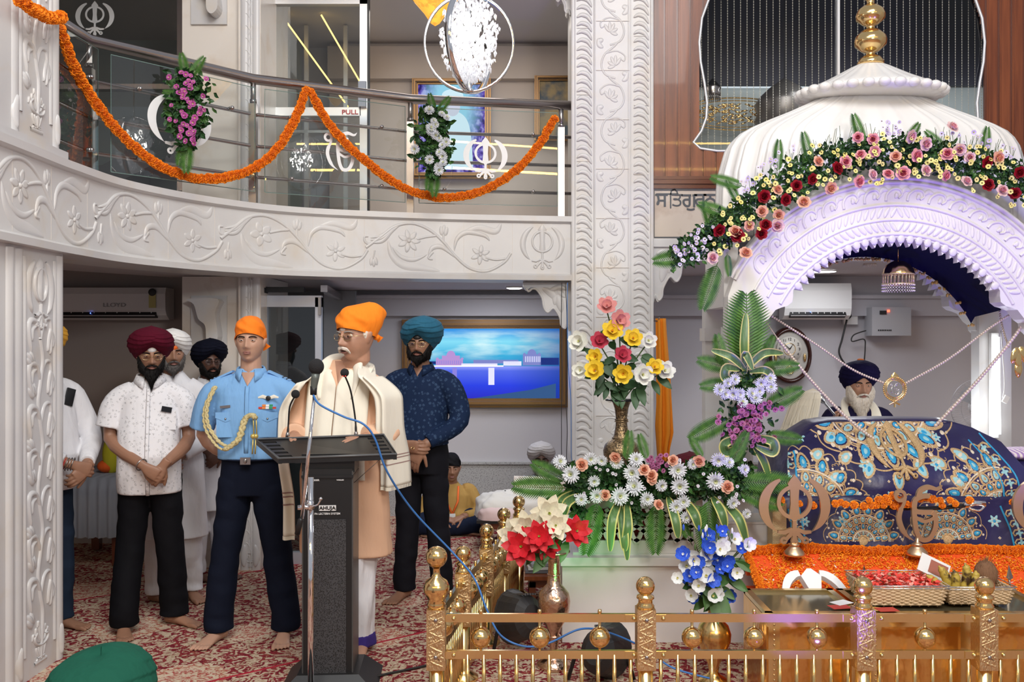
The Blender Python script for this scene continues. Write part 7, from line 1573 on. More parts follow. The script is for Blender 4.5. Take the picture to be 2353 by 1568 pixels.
# ================================================================ brass railing, boxes, lectern, vases
ZTB, ZBB, ZBL = .478, .323, .395
EPH = {}
def brass_post(root, x, y, big=False):
    p = empty('post', (0, 0, 0)); p.parent = root; p.matrix_local = wm(root).inverted() @ Matrix.Translation((x, y, 0))
    mb = MB(); mb.lathe([(.075, 0), (.075, .015), (.04, .035), (.032, .05), (.032, .27)], (x, y, 0), 20); mb.build('post_tube', M_['gold_tube'], p)
    mb = MB(); mb.box((x, y, .393), (.078, .078, .254)); mb.build('engraved_block', M_['gold_eng'], p)
    mp = planeM((x, y-.039, .393), (1, 0, 0), (0, 0, 1)); mb = MB()
    for k in range(3): flower_relief(mb, 0, (k-1)*.075, .034, mp, 9, .004)
    for k in range(8): leaf_relief(mb, [(-.03 if k % 2 else .03, -.11+.03*k), (0, -.10+.03*k), (.025 if k % 2 else -.025, -.085+.03*k)], .006, mp, .004)
    mb.build('engraving', M_['gold_eng'], p); mb = MB()
    for z in (.478, .323): mb.ball((x, y-.043, z), (.009, .006, .009), 10, 6)
    mb.build('screw', M_['steel_dark'], p)
    pr = [(.036, .52), (.038, .53), (.030, .54), (.030, .556), (.038, .562), (.036, .572), (.018, .580), (.016, .586)]
    if big: pr = [(.038, .52), (.040, .54), (.034, .552), (.042, .565), (.055, .59), (.056, .61), (.045, .635), (.022, .65), (.015, .665), (.014, .685), (.02, .695)]
    zc, r = (.735, .046) if big else (.612, .040)
    pr = pr+[(r*math.sin(a), zc-r*math.cos(a)) for a in [.45+k*(PI-.5)/14 for k in range(15)]]
    mb = MB(); mb.lathe(pr, (x, y, 0), 28); mb.build('ball_finial', M_['gold'], p)
BALLM = {}
def brass_panel(root, A, B, balls, nb):
    A = V((A[0], A[1], 0)); B = V((B[0], B[1], 0)); d = (B-A).normalized(); n = V((d.y, -d.x, 0)); L = (B-A).length; an = math.atan2(d.y, d.x)
    for z in (ZTB, ZBB):
        mb = MB(); mb.box((A+B)/2+V((0, 0, z)), (L-.09, .016, .035), rot=(0, 0, an))
        for q in (A+d*.062, B-d*.062): mb.box(q+V((0, 0, z)), (.05, .026, .030), rot=(0, 0, an)); mb.ball(q+d*(.012 if q is not A else 0)+n*.015+V((0, 0, z)), .009, 8, 6)
        mb.build('rail_bar', M_['gold_flat'], root)
    for t in balls:
        p = A+(B-A)*t; mb = MB(); mb.lathe([(.004, ZBB), (.006, ZBB+.02), (.006, ZBL-.044)]+[(.044*math.sin(a), ZBL-.044*math.cos(a)) for a in [.2+k*(PI-.4)/14 for k in range(15)]]+[(.006, ZBL+.046), (.006, ZTB+.018), (.009, ZTB+.02), (.008, ZTB+.034), (.001, ZTB+.036)], p, 24); mb.build('brass_ball', M_['gold'], root)
    me = MB(); me.lathe([(.0085, .03), (.0085, ZBB)], (0, 0, 0), 10); ME = BALLM.setdefault('b', me.mesh('baluster', M_['gold_tube']))
    for i in range(nb): put('baluster', ME, Matrix.Translation(A+(B-A)*((i+.9)/(nb+.8))), root)
    mb = MB(); mb.box((A+B)/2+V((0, 0, .035)), (L-.06, .016, .03), rot=(0, 0, an)); mb.build('rail_bar', M_['gold_flat'], root)
RD = 3.87; PXS = [-.320, at(1483, 0, RD).x, at(1983, 0, RD).x, at(2262, 0, RD).x, 2.95]
root = empty('brass_railing', (1.0, RD, 0), 'polished brass railing with ball finials across the front, engraved blocks and hanging balls', 'railing')
for i, x in enumerate(PXS): brass_post(root, x, RD, i == 0)
bx = lambda L, a, b: [((px-1176.5)*RD/F-a)/(b-a) for px in L]
for i, (L, nb) in enumerate((([1105, 1240, 1378], 12), ([1590, 1733, 1877], 12), ([2125], 6), ([2400], 12))): brass_panel(root, (PXS[i], RD), (PXS[i+1], RD), bx(L, PXS[i], PXS[i+1]), nb)
root = empty('brass_railing', (-.13, 5.0, 0), 'brass railing running away from the corner post towards the back wall', 'railing')
SP = [(-.320, 3.87), (-.239, 4.46), (-.139, 4.99), (-.048, 5.47), (.044, 5.90)]
for p in SP[1:]: brass_post(root, *p)
for a, b in zip(SP, SP[1:]): brass_panel(root, a, b, (.25, .5, .75), 13)
# gold boxes --------------------------------------------------------------
SHEET = mat('brass_sheet', (.84, .52, .18), .2, 1, bump=(4, .5, .03))
def gold_box(x0, x1, label, glass_top=True):
    root = empty('donation_box', ((x0+x1)/2, 4.2, 0), label, 'box'); y0, y1, z = 4.02, 4.42, .44
    mb = MB(); mb.box(((x0+x1)/2, (y0+y1)/2, z/2), (x1-x0, y1-y0, z-.02)); mb.build('box_body', SHEET, root)
    mb = MB()
    for xx in (x0+.03, (x0+x1)/2, x1-.03): mb.box((xx, y0-.006, z/2), (.05, .012, z-.03))
    mb.box(((x0+x1)/2, y0-.005, .03), (x1-x0, .012, .05)); mb.box(((x0+x1)/2, y0-.005, z-.03), (x1-x0, .012, .03)); mb.build('edge_strip', M_['gold_flat'], root)
    mb = MB()
    for a, b, c, d in ((x0, x1, y0, y0+.03), (x0, x1, y1-.03, y1), (x0, x0+.03, y0, y1), (x1-.03, x1, y0, y1)): mb.box(((a+b)/2, (c+d)/2, z+.003), (b-a, d-c, .02))
    mb.build('lid_frame', M_['gold_flat'], root); mb = MB(); mb.box(((x0+x1)/2, (y0+y1)/2, z-.004), (x1-x0-.05, y1-y0-.05, .01)); mb.build('lid', mat('smoky_lid', (.20, .17, .10), .12, .6), root)
    mb = MB()
    for xx in (x0+.03, x1-.03):
        for k in range(18): mb.ball((xx, y0-.013, .03+k*.022), .005, 6, 4)
    mb.build('beaded_edge', M_['gold_eng'], root)
gold_box(1.12, 1.545, 'gold sheet donation box with a dark lid, leftmost behind the front railing'); gold_box(1.565, 2.42, 'long gold sheet donation box carrying the wicker baskets')
def basket(x0, x1, y0, y1, z0, h, label):
    root = empty('wicker_basket', ((x0+x1)/2, (y0+y1)/2, z0), label, 'basket'); mb = MB(); C = V(((x0+x1)/2, (y0+y1)/2, 0)); a0, b0 = (x1-x0)/2, (y1-y0)/2
    def per(t, g): 
        t = t % 4; k = int(t); f = t-k; c = [(-1, -1), (1, -1), (1, 1), (-1, 1), (-1, -1)]; return V((C.x+lerp(c[k][0], c[k+1][0], f)*(a0+g), C.y+lerp(c[k][1], c[k+1][1], f)*(b0+g), 0))
    for j in range(11):
        z = z0+.008+h*j/11; P = [per(i/16, -.015+.02*j/11+.003*(1 if (i+j) % 2 else -1))+V((0, 0, z)) for i in range(64)]; mb.tube(P, .0052, 5, 0, True, False, True)
    for i in range(32): mb.tube([per(i/8+.06, -.015)+V((0, 0, z0)), per(i/8+.06, .006)+V((0, 0, z0+h))], .003, 5)
    mb.build('weave', mat('cane', (.60, .44, .27), .6), root); mb = MB()
    for zz, g in ((z0+h, .008), (z0+h+.012, .010)): mb.tube([per(i, g)+V((0, 0, zz)) for i in range(4)], .003, 6, 0, True, False, True)
    mb.build('rim_wire', M_['chrome'], root); mb = MB(); mb.box((C.x, C.y, z0+.006), (2*a0-.04, 2*b0-.04, .01)); mb.build('base', mat('cane_base', (.5, .36, .2), .7), root); return root, C, a0, b0
r1, C1, a1, b1 = basket(1.60, 1.95, 4.10, 4.36, .455, .085, 'wicker basket full of red petals behind the second railing post')
mb = MB(); rr = rnd(8)
for i in range(700):
    c = V((C1.x+rr.uniform(-a1, a1)*.93, C1.y+rr.uniform(-b1, b1)*.9, .455+rr.uniform(.065, .105))); a = rr.random()*6.28; s_ = rr.uniform(.008, .016); t = V((math.cos(a), math.sin(a), rr.uniform(-.8, .8))); b = V((-math.sin(a), math.cos(a), rr.uniform(-.8, .8))); mb.add([c-t*s_, c+b*s_*.7, c+t*s_, c-b*s_*.6+V((0, 0, .004))], [[0, 1, 2, 3]], 1 if rr.random() < .25 else 0)
tag(mb.build('red_petals', [mat('red_petal', (.80, .07, .05), .5), mat('pink_petal', (.85, .35, .28), .5)], None, False, False), 'heap of torn red petals lying in the left wicker basket', 'petals', kind='stuff')
r2, C2, a2, b2 = basket(1.97, 2.26, 4.12, 4.36, .455, .075, 'wicker basket holding ripe bananas and a coconut')
BAN = mat('banana_skin', (.50, .36, .06), .5, vary=(18, (.06, .03, .01), .42, .5))
for i, (px, py, an, lb) in enumerate(((2150, 1345, 2.3, 'leftmost speckled banana leaning on the basket edge'), (2168, 1330, 1.9, 'speckled banana standing second from the left in the basket'), (2190, 1340, 1.5, 'dark speckled banana in the middle of the basket'), (2215, 1326, 1.45, 'tall ripe banana standing beside the coconut'), (2232, 1340, 1.2, 'short brown banana in front of the coconut'))):
    c = at(px, py, 4.22); P = [c+V((math.cos(an)*u*.055+.012*(1-u*u), 0, math.sin(an)*u*.055)) for u in (-1, -.5, 0, .5, .85, 1.1)]; mb = MB(); mb.tube(cat(P, 3), [.010]+[.018]*3+[.021]*6+[.017]*3+[.008, .006, .005], 7); o = mb.build('banana', BAN); tag(o, lb, 'banana', 'bananas in the right wicker basket')
c = at(2265, 1320, 4.27); mb = MB(); mb.ball(c, (.052, .05, .065), 20, 14); rr = rnd(3)
for i in range(260):
    a, b = rr.random()*6.28, rr.random()*PI; n_ = V((math.sin(b)*math.cos(a), math.sin(b)*math.sin(a), math.cos(b))); p = c+V((n_.x*.052, n_.y*.05, n_.z*.065)); e = p+n_*.006+V((.006, 0, -.022 if n_.z < .5 else .02)); mb.add([p, p+V((.0015, 0, 0)), e], [[0, 1, 2]])
tag(mb.build('coconut', mat('coconut_husk', (.20, .10, .05), .85, bump=(60, 1, .01, (1, 1, .2))), None, False, False), 'brown hairy coconut standing in the right wicker basket', 'coconut')
M4 = lambda px, py, d, rx=0, ry=0, rz=0: Matrix.Translation(at(px, py, d)) @ Euler((rx, ry, rz)).to_matrix().to_4x4()
mb = MB(); mb.box((0, 0, 0), (.15, .004, .085), 0, None, M4(2146, 1305, 4.32, -.3, .45, 0)); mb.box((.02, -.004, 0), (.09, .002, .06), 1, None, M4(2146, 1305, 4.32, -.3, .45, 0)); tag(mb.build('leaflet', [M_['white'], mat('leaflet_brown', (.40, .14, .10), .5)]), 'printed leaflet with a brown picture tucked in the right basket', 'leaflet')
root = empty('white_khanda_cutout', at(1868, 1350, 4.55), 'white cut-out khanda emblem lying in front of the petal bed', 'emblem'); mp = planeM(at(1870, 1366, 4.46), (1, 0, 0), (0, .8, .6)); mb = MB()
for q in (-1, 1): mb.strip([(q*(.05+.105*math.sin(t*.16)), .105-.20*(1-math.cos(t*.16))) for t in range(9)], [.022-.0015*abs(t-3) for t in range(9)], mp, .03, 'flat')
mb.strip([(0, .125), (0, .08), (0, .0)], [.01, .05, .03], mp, .04, 'flat'); mb.build('emblem', M_['white'], root)
for px, lb in ((1985, 'small grey spearhead rising behind the left wicker basket'), (2318, 'grey spearhead on a thin shaft at the right of the wicker baskets')):
    a = at(px, 1298, 4.45); mb = MB(); mb.add([a, a+V((.022, 0, -.065)), a+V((0, -.006, -.075)), a+V((-.012, 0, -.065)), a+V((0, .006, -.07))], [[0, 1, 2], [0, 2, 3], [0, 3, 4], [0, 4, 1]]); mb.tube([a+V((0, 0, -.06)), V((a.x+.02, 4.46, .40))], .005, 6); tag(mb.build('spearhead', M_['steel']), lb, 'spear')
mb = MB()
for i, (x, y, r_) in enumerate(((1.47, 4.10, .2), (1.60, 4.07, -.3), (1.50, 4.16, .5), (1.66, 4.05, .1))): mb.box((x, y, .457+.001*i), (.09, .06, .0015), i % 3, (0, 0, r_))
tag(mb.build('paper_slips', [mat('slip_red', (.5, .05, .04), .5), mat('slip_yellow', (.6, .4, .1), .5), M_['white']]), 'scattered coloured paper slips on the gold box lids', 'paper', kind='stuff')
# lectern -------------------------------------------------------------------
LM = Matrix.Translation((-.885, 4.47, 0)) @ Matrix.Rotation(.06, 4, 'Z'); root = empty('lectern', (-.885, 4.47, 0), 'tall black lectern with a slotted desk top and a mesh front panel', 'lectern')
BK = mat('lectern_black', (.012, .012, .013), .38); mb = MB(); mb.box((0, 0, .53), (.235, .24, 1.02), 0, None, LM); mb.box((0, 0, 1.065), (.25, .20, .09), 0, None, LM); mb.box((0, -.005, 1.005), (.245, .25, .012), 0, None, LM); mb.build('column_body', BK, root)
mb = MB(); mb.box((0, -.122, .43), (.175, .006, .74), 0, None, LM); g = mb.build('speaker_grille', mat('grille_black', (.02, .02, .022), .55), root); nt = g.data.materials[0].node_tree; vn = N_(nt, 'ShaderNodeTexVoronoi'); vn.inputs['Scale'].default_value = 170; tc_ = N_(nt, 'ShaderNodeTexCoord'); nt.links.new(tc_.outputs['Object'], vn.inputs[0]); nt.links.new(ramp(nt, vn.outputs[0], [(.3, (.002, .002, .002)), (.5, (.05, .05, .055))]), nt.nodes['Principled BSDF'].inputs[0])
mb = MB()
for q in (-1, 1): mb.box((q*.1175, -.0, .53), (.006, .245, 1.0), 0, None, LM)
mb.build('side_trim', mat('dark_trim', (.06, .06, .06), .35), root)
mb = MB(); mb.add([(-.22, -.22, .0), (.24, -.22, 0), (.24, .16, 0), (-.22, .16, 0), (-.14, -.15, .07), (.15, -.15, .07), (.15, .13, .07), (-.14, .13, .07)], [[0, 1, 5, 4], [1, 2, 6, 5], [2, 3, 7, 6], [3, 0, 4, 7], [4, 5, 6, 7]], 0, False, LM); mb.build('base', BK, root)
mb = MB(); c4 = [at(588, 1012, 4.62), at(882, 1001, 4.58), at(912, 1046, 4.34), at(640, 1056, 4.34)]
def desk(u, v, w=0): return lerp(lerp(c4[0], c4[1], u), lerp(c4[3], c4[2], u), v)+V((0, 0, w))
cell_ = [(0, .13), (.13, .16), (.16, .84), (.84, .87), (.87, 1)]
for u0, u1 in ((0, .03), (.14, .86), (.97, 1)): mb.add([desk(u0, 0), desk(u1, 0), desk(u1, 1), desk(u0, 1), desk(u0, 0, -.022), desk(u1, 0, -.022), desk(u1, 1, -.022), desk(u0, 1, -.022)], [[0, 1, 2, 3], [4, 5, 6, 7], [0, 1, 5, 4], [2, 3, 7, 6], [1, 2, 6, 5], [0, 3, 7, 4]])
for k in range(6):
    for u0, u1 in ((.03, .14), (.86, .97)): v0, v1 = k/5.5, min(1, k/5.5+.09); mb.add([desk(u0, v0), desk(u1, v0), desk(u1, v1), desk(u0, v1), desk(u0, v0, -.02), desk(u1, v0, -.02), desk(u1, v1, -.02), desk(u0, v1, -.02)], [[0, 1, 2, 3], [4, 5, 6, 7], [0, 1, 5, 4], [2, 3, 7, 6]])
mb.build('desk_top', BK, root); mb = MB(); mb.tube([desk(0, 0, .004), desk(1, 0, .004), desk(1, 1, .004), desk(0, 1, .004)], .006, 6, 0, True, False, True); mb.build('desk_rim', mat('rim_grey', (.10, .105, .11), .3), root)
WT = mat('white_print', (.7, .7, .7), .5); TX = lambda x, z: LM @ Matrix.Translation((x, -.1255, z)) @ Matrix.Rotation(PI/2, 4, 'X')
text('AHUJA', TX(.0, .855), .023, M_['black'], root, sx=1.1, bold=.0006); mb = MB(); mb.box((0, -.1215, .855), (.080, .004, .026), 0, None, LM); mb.build('logo_plate', WT, root)
text('PA LECTERN SYSTEM', TX(0, .828), .013, WT, root, bold=.0002); text('WSL-2300R', TX(-.07, 1.0-.012), .013, WT, root, bold=.0002); text('WIRELESS', TX(.06, .988), .008, WT, root, bold=.0002)
mb = MB(); mb.tube([at(810, 1113, 4.4), at(884, 1047, 4.36)], .0016, 5); mb.build('antenna', M_['steel_dark'], root)
for P, px, py, lb in (([(818, 1000, 4.62), (816, 960, 4.62), (806, 900, 4.58), (793, 865, 4.52)], 792, 857, 'thin gooseneck microphone in front of the speaker, red light at its head'), ([(661, 1002, 4.64), (663, 970, 4.64), (666, 935, 4.6), (677, 912, 4.56)], 679, 906, 'thin gooseneck microphone at the left end of the lectern desk')):
    Q = [at(*q) for q in P]; root = empty('gooseneck_microphone', Q[0], lb, 'microphone'); mb = MB(); mb.tube(cat(Q, 6), [.0062]*4+[.0045]*15, 8); mb.build('stem', M_['black'], root); c = at(px, py, Q[-1].y-.01); mb = MB(); mb.ball(c, .0215, 14, 10); mb.build('foam_head', mat('foam', (.015, .015, .017), .95, bump=(200, 1, .003)), root)
    mb = MB(); mb.lathe([(.012, 0), (.010, .02), (.006, .03)], Q[0]+V((0, 0, -.01)), 12); mb.build('socket', M_['steel'], root)
    if px == 792:
        mb = MB()
        for q in (-.006, .006): mb.ball(c+V((q, -.013, -.016)), .0022, 6, 4)
        mb.build('indicator', emi('mic_red', (1, .03, .02), 8), root)
root = empty('microphone_stand', (-.905, 4.12, 0), 'chrome microphone stand with a tilted boom in front of the lectern', 'microphone stand'); zt = at(714, 1097, 4.12)
mb = MB(); mb.tube([(zt.x, 4.12, .0), (zt.x, 4.12, zt.z)], .0135, 14); mb.build('pole', M_['chrome'], root); mb = MB(); mb.lathe([(.13, 0), (.13, .02), (.03, .03), (.02, .05)], (zt.x, 4.12, 0), 24); mb.build('base', M_['black'], root)
a, b = at(722, 912, 4.05), at(694, 1192, 4.085); mb = MB(); mb.tube([a, b], [.0075, .0095], 12); mb.build('boom', M_['chrome'], root); mb = MB(); mb.tube([b, at(691, 1195, 4.085), at(683, 1228, 4.09)], [.009, .0125, .012], 10); mb.build('counterweight', M_['black'], root)
mb = MB(); mb.tube([at(684, 1167, 4.08), at(722, 1165, 4.1)], .011, 10); mb.tube([at(720, 1165, 4.08), at(731, 1160, 4.06), at(737, 1148, 4.05)], .004, 6); mb.ball(at(737, 1147, 4.05), .008, 8, 6); mb.tube([at(712, 1172, 4.1), at(713, 1150, 4.1)], .017, 12); mb.build('clamp', M_['chrome'], root)
root = empty('microphone', at(722, 880, 4.05), 'grey microphone with a black foam ball clipped on the chrome stand', 'microphone'); mb = MB(); mb.ball(at(727, 843, 4.04), (.034, .034, .036), 18, 12); mb.build('foam_head', mat('foam2', (.015, .015, .017), .95, bump=(200, 1, .003)), root)
mb = MB(); mb.tube([at(726, 858, 4.04), at(724, 870, 4.04), at(720, 898, 4.045), at(719, 906, 4.045)], [.019, .018, .013, .011], 14); mb.build('mic_body', mat('mic_grey', (.12, .14, .13), .4, .3), root); mb = MB(); mb.tube([at(721, 888, 4.045), at(720, 908, 4.045)], [.016, .014], 10); mb.build('clip', M_['black'], root)
mb = MB(); P = [(719, 906, 4.04), (735, 930, 4.0), (790, 958, 3.98), (835, 975, 3.98), (862, 1010, 4.0), (890, 1085, 4.05), (950, 1175, 4.2), (1040, 1270, 4.28), (1090, 1330, 4.2), (1118, 1400, 4.15), (1150, 1460, 4.12), (1205, 1486, 4.1), (1262, 1478, 4.12), (1335, 1446, 4.15), (1400, 1455, 4.3), (1480, 1490, 4.4), (1545, 1535, 4.35), (1640, 1562, 4.3)]
mb.tube(cat([at(*p) for p in P], 8), .0048, 7); tag(mb.build('cable', M_['bluewire']), 'long blue microphone cable sagging from the stand across the brass railing', 'cable')
for P, lb in (([(815, 1568, 4.3), (880, 1552, 4.5), (940, 1540, 4.62), (985, 1530, 4.66)], 'black cable on the carpet right of the lectern foot'), ([(712, 1516, 4.6), (690, 1520, 4.6), (677, 1530, 4.55), (682, 1545, 4.5)], 'black cable loop at the left of the lectern foot')):
    mb = MB(); mb.tube(cat([V((at(px, 0, d).x, 1.643*F/(py-784), .008)) for px, py, d in P], 6), .006, 6); tag(mb.build('cable', M_['wire']), lb, 'cable')
# vases -----------------------------------------------------------------------
def vase(name, c, prof, m_, label, wavy=0, bands=()):
    root = empty(name, c, label, 'vase'); mb = MB(); k = len(prof); mb.lathe(prof, c, 40, fn=(lambda a, j: 1+(wavy*math.sin(a*6) if j >= k-2 else 0))); mb.build('vase_body', m_, root)
    if bands:
        mb = MB()
        for r, z in bands: mb.tube([V(c)+V((r*math.cos(a*PI/16), r*math.sin(a*PI/16), z)) for a in range(32)], .004, 6, 0, True, False, True)
        mb.build('rings', m_, root)
    return root
vc1 = V((at(1273, 0, 4.62).x, 4.62, 0)); VB = mat('hammered_brass', (.66, .47, .36), .22, 1, bump=(45, .8, .006))
vase('brass_vase', vc1, [(.001, 0), (.085, .0), (.088, .02), (.05, .045), (.028, .06), (.020, .10), (.030, .15), (.026, .17), (.03, .19), (.060, .24), (.078, .29), (.083, .335), (.076, .375), (.052, .405), (.036, .42), (.032, .46), (.028, .52), (.034, .555), (.060, .575), (.082, .585), (.080, .592), (.03, .58)], VB, 'slender brass floor vase holding the red and cream poinsettias', 0, ((.037, .415), (.031, .47), (.031, .16)))
vc2 = V((at(1640, 0, 4.42).x, 4.42, 0)); vase('brass_vase', vc2, [(.001, 0), (.075, .0), (.075, .015), (.035, .035), (.022, .05), (.03, .09), (.055, .14), (.080, .20), (.083, .235), (.070, .275), (.040, .305), (.028, .33), (.028, .365), (.040, .39), (.062, .41)], M_['gold_tube'], 'brass vase with a wavy mouth holding the blue and white flowers', .16)
vc3 = V((at(1428, 0, 5.30).x, 5.30, .80)); VD = mat('engraved_bronze', (.11, .08, .05), .32, .85, bump=(90, 1, .005), vary=(85, (.34, .24, .13), .45, .6))
vase('bronze_vase', vc3, [(.001, 0), (.075, .0), (.07, .02), (.055, .05), (.065, .09), (.092, .14), (.104, .19), (.106, .215), (.095, .25), (.068, .275), (.050, .285), (.042, .31), (.034, .36), (.033, .41), (.040, .46), (.050, .49), (.056, .50)], VD, 'dark engraved bronze vase with a wide rim holding magnolia flowers', 0, ((.052, .288), (.037, .385), (.036, .395)))
mb = MB(); mb.lathe([(.04, .500), (.092, .503), (.094, .512), (.05, .516)], vc3, 6); tag(mb.build('vase_rim', M_['blackg']), 'flat black rim plate on the bronze vase', 'rim')
# flood lights on the floor
def par(px, py, d, rz, label, lens=False):
    c = at(px, py, d); root = empty('stage_light', (c.x, c.y, 0), label, 'light'); M = Matrix.Translation(c) @ Euler((-.25, .12, rz)).to_matrix().to_4x4()
    mb = MB(); mb.lathe([(.001, -.09), (.05, -.09), (.085, -.05), (.095, -.0), (.10, .05), (.11, .10), (.115, .11), (.10, .11), (.095, .10)], (0, 0, 0), 20, 0, M @ Matrix.Rotation(-PI/2, 4, 'X'), 1, 1.25, sm=False); mb.build('housing', mat('par_black', (.02, .02, .022), .5, bump=(30, .4, .004)), root); mb = MB()
    for k in range(5): mb.box((-.03+.015*k, -.03, .112), (.006, .09, .01), 0, None, M)
    mb.build('vent_fins', mat('par_grey', (.10, .10, .11), .5), root)
    for q in (-1, 1): mb = MB(); mb.tube([c+V((q*.11, 0, 0)), c+V((q*.13, .03, -.05)), V((c.x+q*.16, c.y+.02, .012))], .010, 6); mb.build('bracket_leg', M_['black'], root)
    mb = MB(); mb.lathe([(.10, 0), (.001, .01)], (0, 0, 0), 20, 0, M @ Matrix.Translation((0, .105, 0)) @ Matrix.Rotation(-PI/2, 4, 'X'), 1, 1.25); mb.build('lens', mat('par_lens', (.10, .28, .32), .15), root)
par(1203, 1418, 4.72, .5, 'black stage light on the floor left of the slender brass vase'); par(1382, 1496, 4.40, -.5, 'black stage light with a teal lens on the floor behind the railing centre')
# tables, bundles ---------------------------------------------------------------
root = empty('side_table', at(225, 1290, 6.9), 'side table with a grey cloth standing behind the men at left', 'table'); x0, x1, z0, z1 = rectpx(120, 1100, 282, 1238, 6.6); mb = MB(); R = []
for i in range(41): x = lerp(x0, x1, i/40); R.append([V((x, 7.3, z1)), V((x, 6.62, z1)), V((x, 6.60+.012*math.sin(i*1.1), z1-.1)), V((x, 6.60+.02*math.sin(i*1.1), z0+.006*abs(math.sin(i*1.5))))])
mb.grid(R); mb.build('tablecloth', cloth('grey_tablecloth', (.26, .27, .30)), root); mb = MB()
for xx, yy in ((x0+.05, 6.7), (x1-.08, 6.7), (x0+.05, 7.2), (x1-.08, 7.2)): mb.box((xx, yy, z1/2), (.06, .06, z1-.02))
mb.build('table_legs', M_['wood_dk'], root)
for px, py, c_, lb in ((258, 1010, (.55, .5, .02), 'yellow cloth bundle on the grey side table'), (246, 1078, (.8, .12, .01), 'orange cloth bundle on the grey side table')):
    c = at(px, py, 6.9); c.z = z1+(.14 if py < 1050 else .05); mb = MB(); mb.ball(c, (.07, .07, .15 if py < 1050 else .05), 14, 10); o = mb.build('cloth_bundle', cloth('bundle'+str(px), c_), None, loc=c); tag(o, lb, 'bundle')
def low_table(px0, px1, py, d, h, label, dep=.45, mt='wood_dk', top='black'):
    x0 = at(px0, 0, d).x; x1 = at(px1, 0, d).x; root = empty('low_table', ((x0+x1)/2, d+dep/2, 0), label, 'table'); mb = MB(); mb.box(((x0+x1)/2, d+dep/2, h-.012), (x1-x0, dep, .024)); mb.build('table_top', M_[top], root); mb = MB(); mb.box(((x0+x1)/2, d+dep/2, h-.05), (x1-x0-.06, dep-.06, .05)); mb.build('apron', M_[mt], root)
    for xx in (x0+.05, x1-.05):
        for yy in (d+.05, d+dep-.05): mb = MB(); mb.box((xx, yy, h/2-.02), (.04, .04, h-.04)); mb.build('leg', M_[mt], root)
    return x0, x1
z_ = 1.65-(1197-784)*7.1/F; x0, x1 = low_table(1095, 1330, 1197, 7.1, z_, 'low dark table with white edge under the lace-covered bundle', .6)
root = empty('covered_bundle', ((x0+x1)/2, 7.4, z_), 'white cloth-covered bundle with a crochet lace top on the low table', 'bundle')
def lump(c, r, seed, m_, nm, par_, amp=.12):
    mb = MB(); R = []
    for i in range(25):
        a = PI*.52*i/24; R.append([V(c)+V((r[0]*max(.03, math.sin(a))*math.copysign(abs(math.cos(t))**.7, math.cos(t)), r[1]*max(.03, math.sin(a))*math.copysign(abs(math.sin(t))**.7, math.sin(t)), r[2]*math.cos(a)**.6 if math.cos(a) > 0 else 0))*1 for t in [2*PI*k/48 for k in range(48)]])
    for row in R:
        for k, p in enumerate(row): row[k] = V(c)+(p-V(c))*(1+amp*noise.noise(p*9+V((seed, 0, 0)))+amp*.5*noise.noise(p*24))
    mb.grid(R, True); return mb.build(nm, m_, par_)
WC = cloth('white_cover', (.72, .70, .66)); lump((x0+.22, 7.35, z_), (.24, .22, .19), 1, WC, 'white_cover', root); lump((x0+.50, 7.35, z_), (.30, .22, .22), 2, WC, 'white_cover', root); lump((x0+.18, 7.2, z_), (.17, .12, .11), 3, cloth('pink_cover', (.72, .55, .54)), 'pink_cover', root)
mb = MB(); mb.box((at(1240, 0, 7.4).x, 7.42, z_+.215), (.42, .26, .11), rot=(.05, .03, 0)); LACE = mat('crochet_lace', (.68, .58, .48), .8); nt = LACE.node_tree; vn = N_(nt, 'ShaderNodeTexVoronoi'); vn.feature = 'DISTANCE_TO_EDGE'; vn.inputs['Scale'].default_value = 42; tc_ = N_(nt, 'ShaderNodeTexCoord'); nt.links.new(tc_.outputs['Object'], vn.inputs[0]); nt.links.new(ramp(nt, vn.outputs[0], [(.12, (.75, .70, .62)), (.2, (.38, .24, .16))]), nt.nodes['Principled BSDF'].inputs[0]); mb.build('lace_cover', LACE, root)
z2 = 1.65-(1326-784)*5.6/F; x0, x1 = low_table(1205, 1300, 1326, 5.6, z2, 'small reddish low table with books between the railing and the pedestal', .5, 'wood_dk', 'wood')
for i in range(3): mb = MB(); mb.box(((x0+x1)/2-.02+.01*i, 5.75, z2+.012+.021*i), (.20, .16, .018), rot=(0, 0, .1*i)); tag(mb.build('book', mat('book%d' % i, ((.12, .12, .14), (.5, .5, .5), (.2, .2, .22))[i], .5)), ['dark book at the bottom of the small stack', 'pale book in the middle of the small stack', 'grey book on top of the small stack'][i], 'book', 'books on the small low table')
# ================================================================ flowers and leaves
def fmesh(name, layers, mats, seed=0):
    """layers: (count, inner r, length, width, elevation start, curl, pointed, material, z)"""
    rr = rnd(seed); mb = MB()
    for (n, r0, L, wd, el, cu, pt, mi, z0) in layers:
        off = rr.random()*6
        for i in range(n):
            a = off+2*PI*i/n+rr.uniform(-.1, .1); e = el+rr.uniform(-.08, .08); R = []; r, z = r0, z0; K = 5
            for k in range(K+1):
                t = k/K; w_ = wd*(math.sin(PI*(.12+.80*t))**.7 if not pt else math.sin(PI*min(1, .15+.85*t))**.8); w_ = max(w_, .01)
                row = [V((r*math.cos(a)-s_*w_*math.sin(a), r*math.sin(a)+s_*w_*math.cos(a), z+abs(s_)*w_*.25)) for s_ in (-1, -.4, .4, 1)]; R.append(row); r += L/K*math.cos(e); z += L/K*math.sin(e); e += cu/K
            mb.grid(R, False, False, mi, True)
    return mb.mesh(name, mats, False)
def pm_(n, c, c2=None): return mat(n, c, .55, vary=(6, c2 or tuple(q*.85 for q in c), .35, .65))
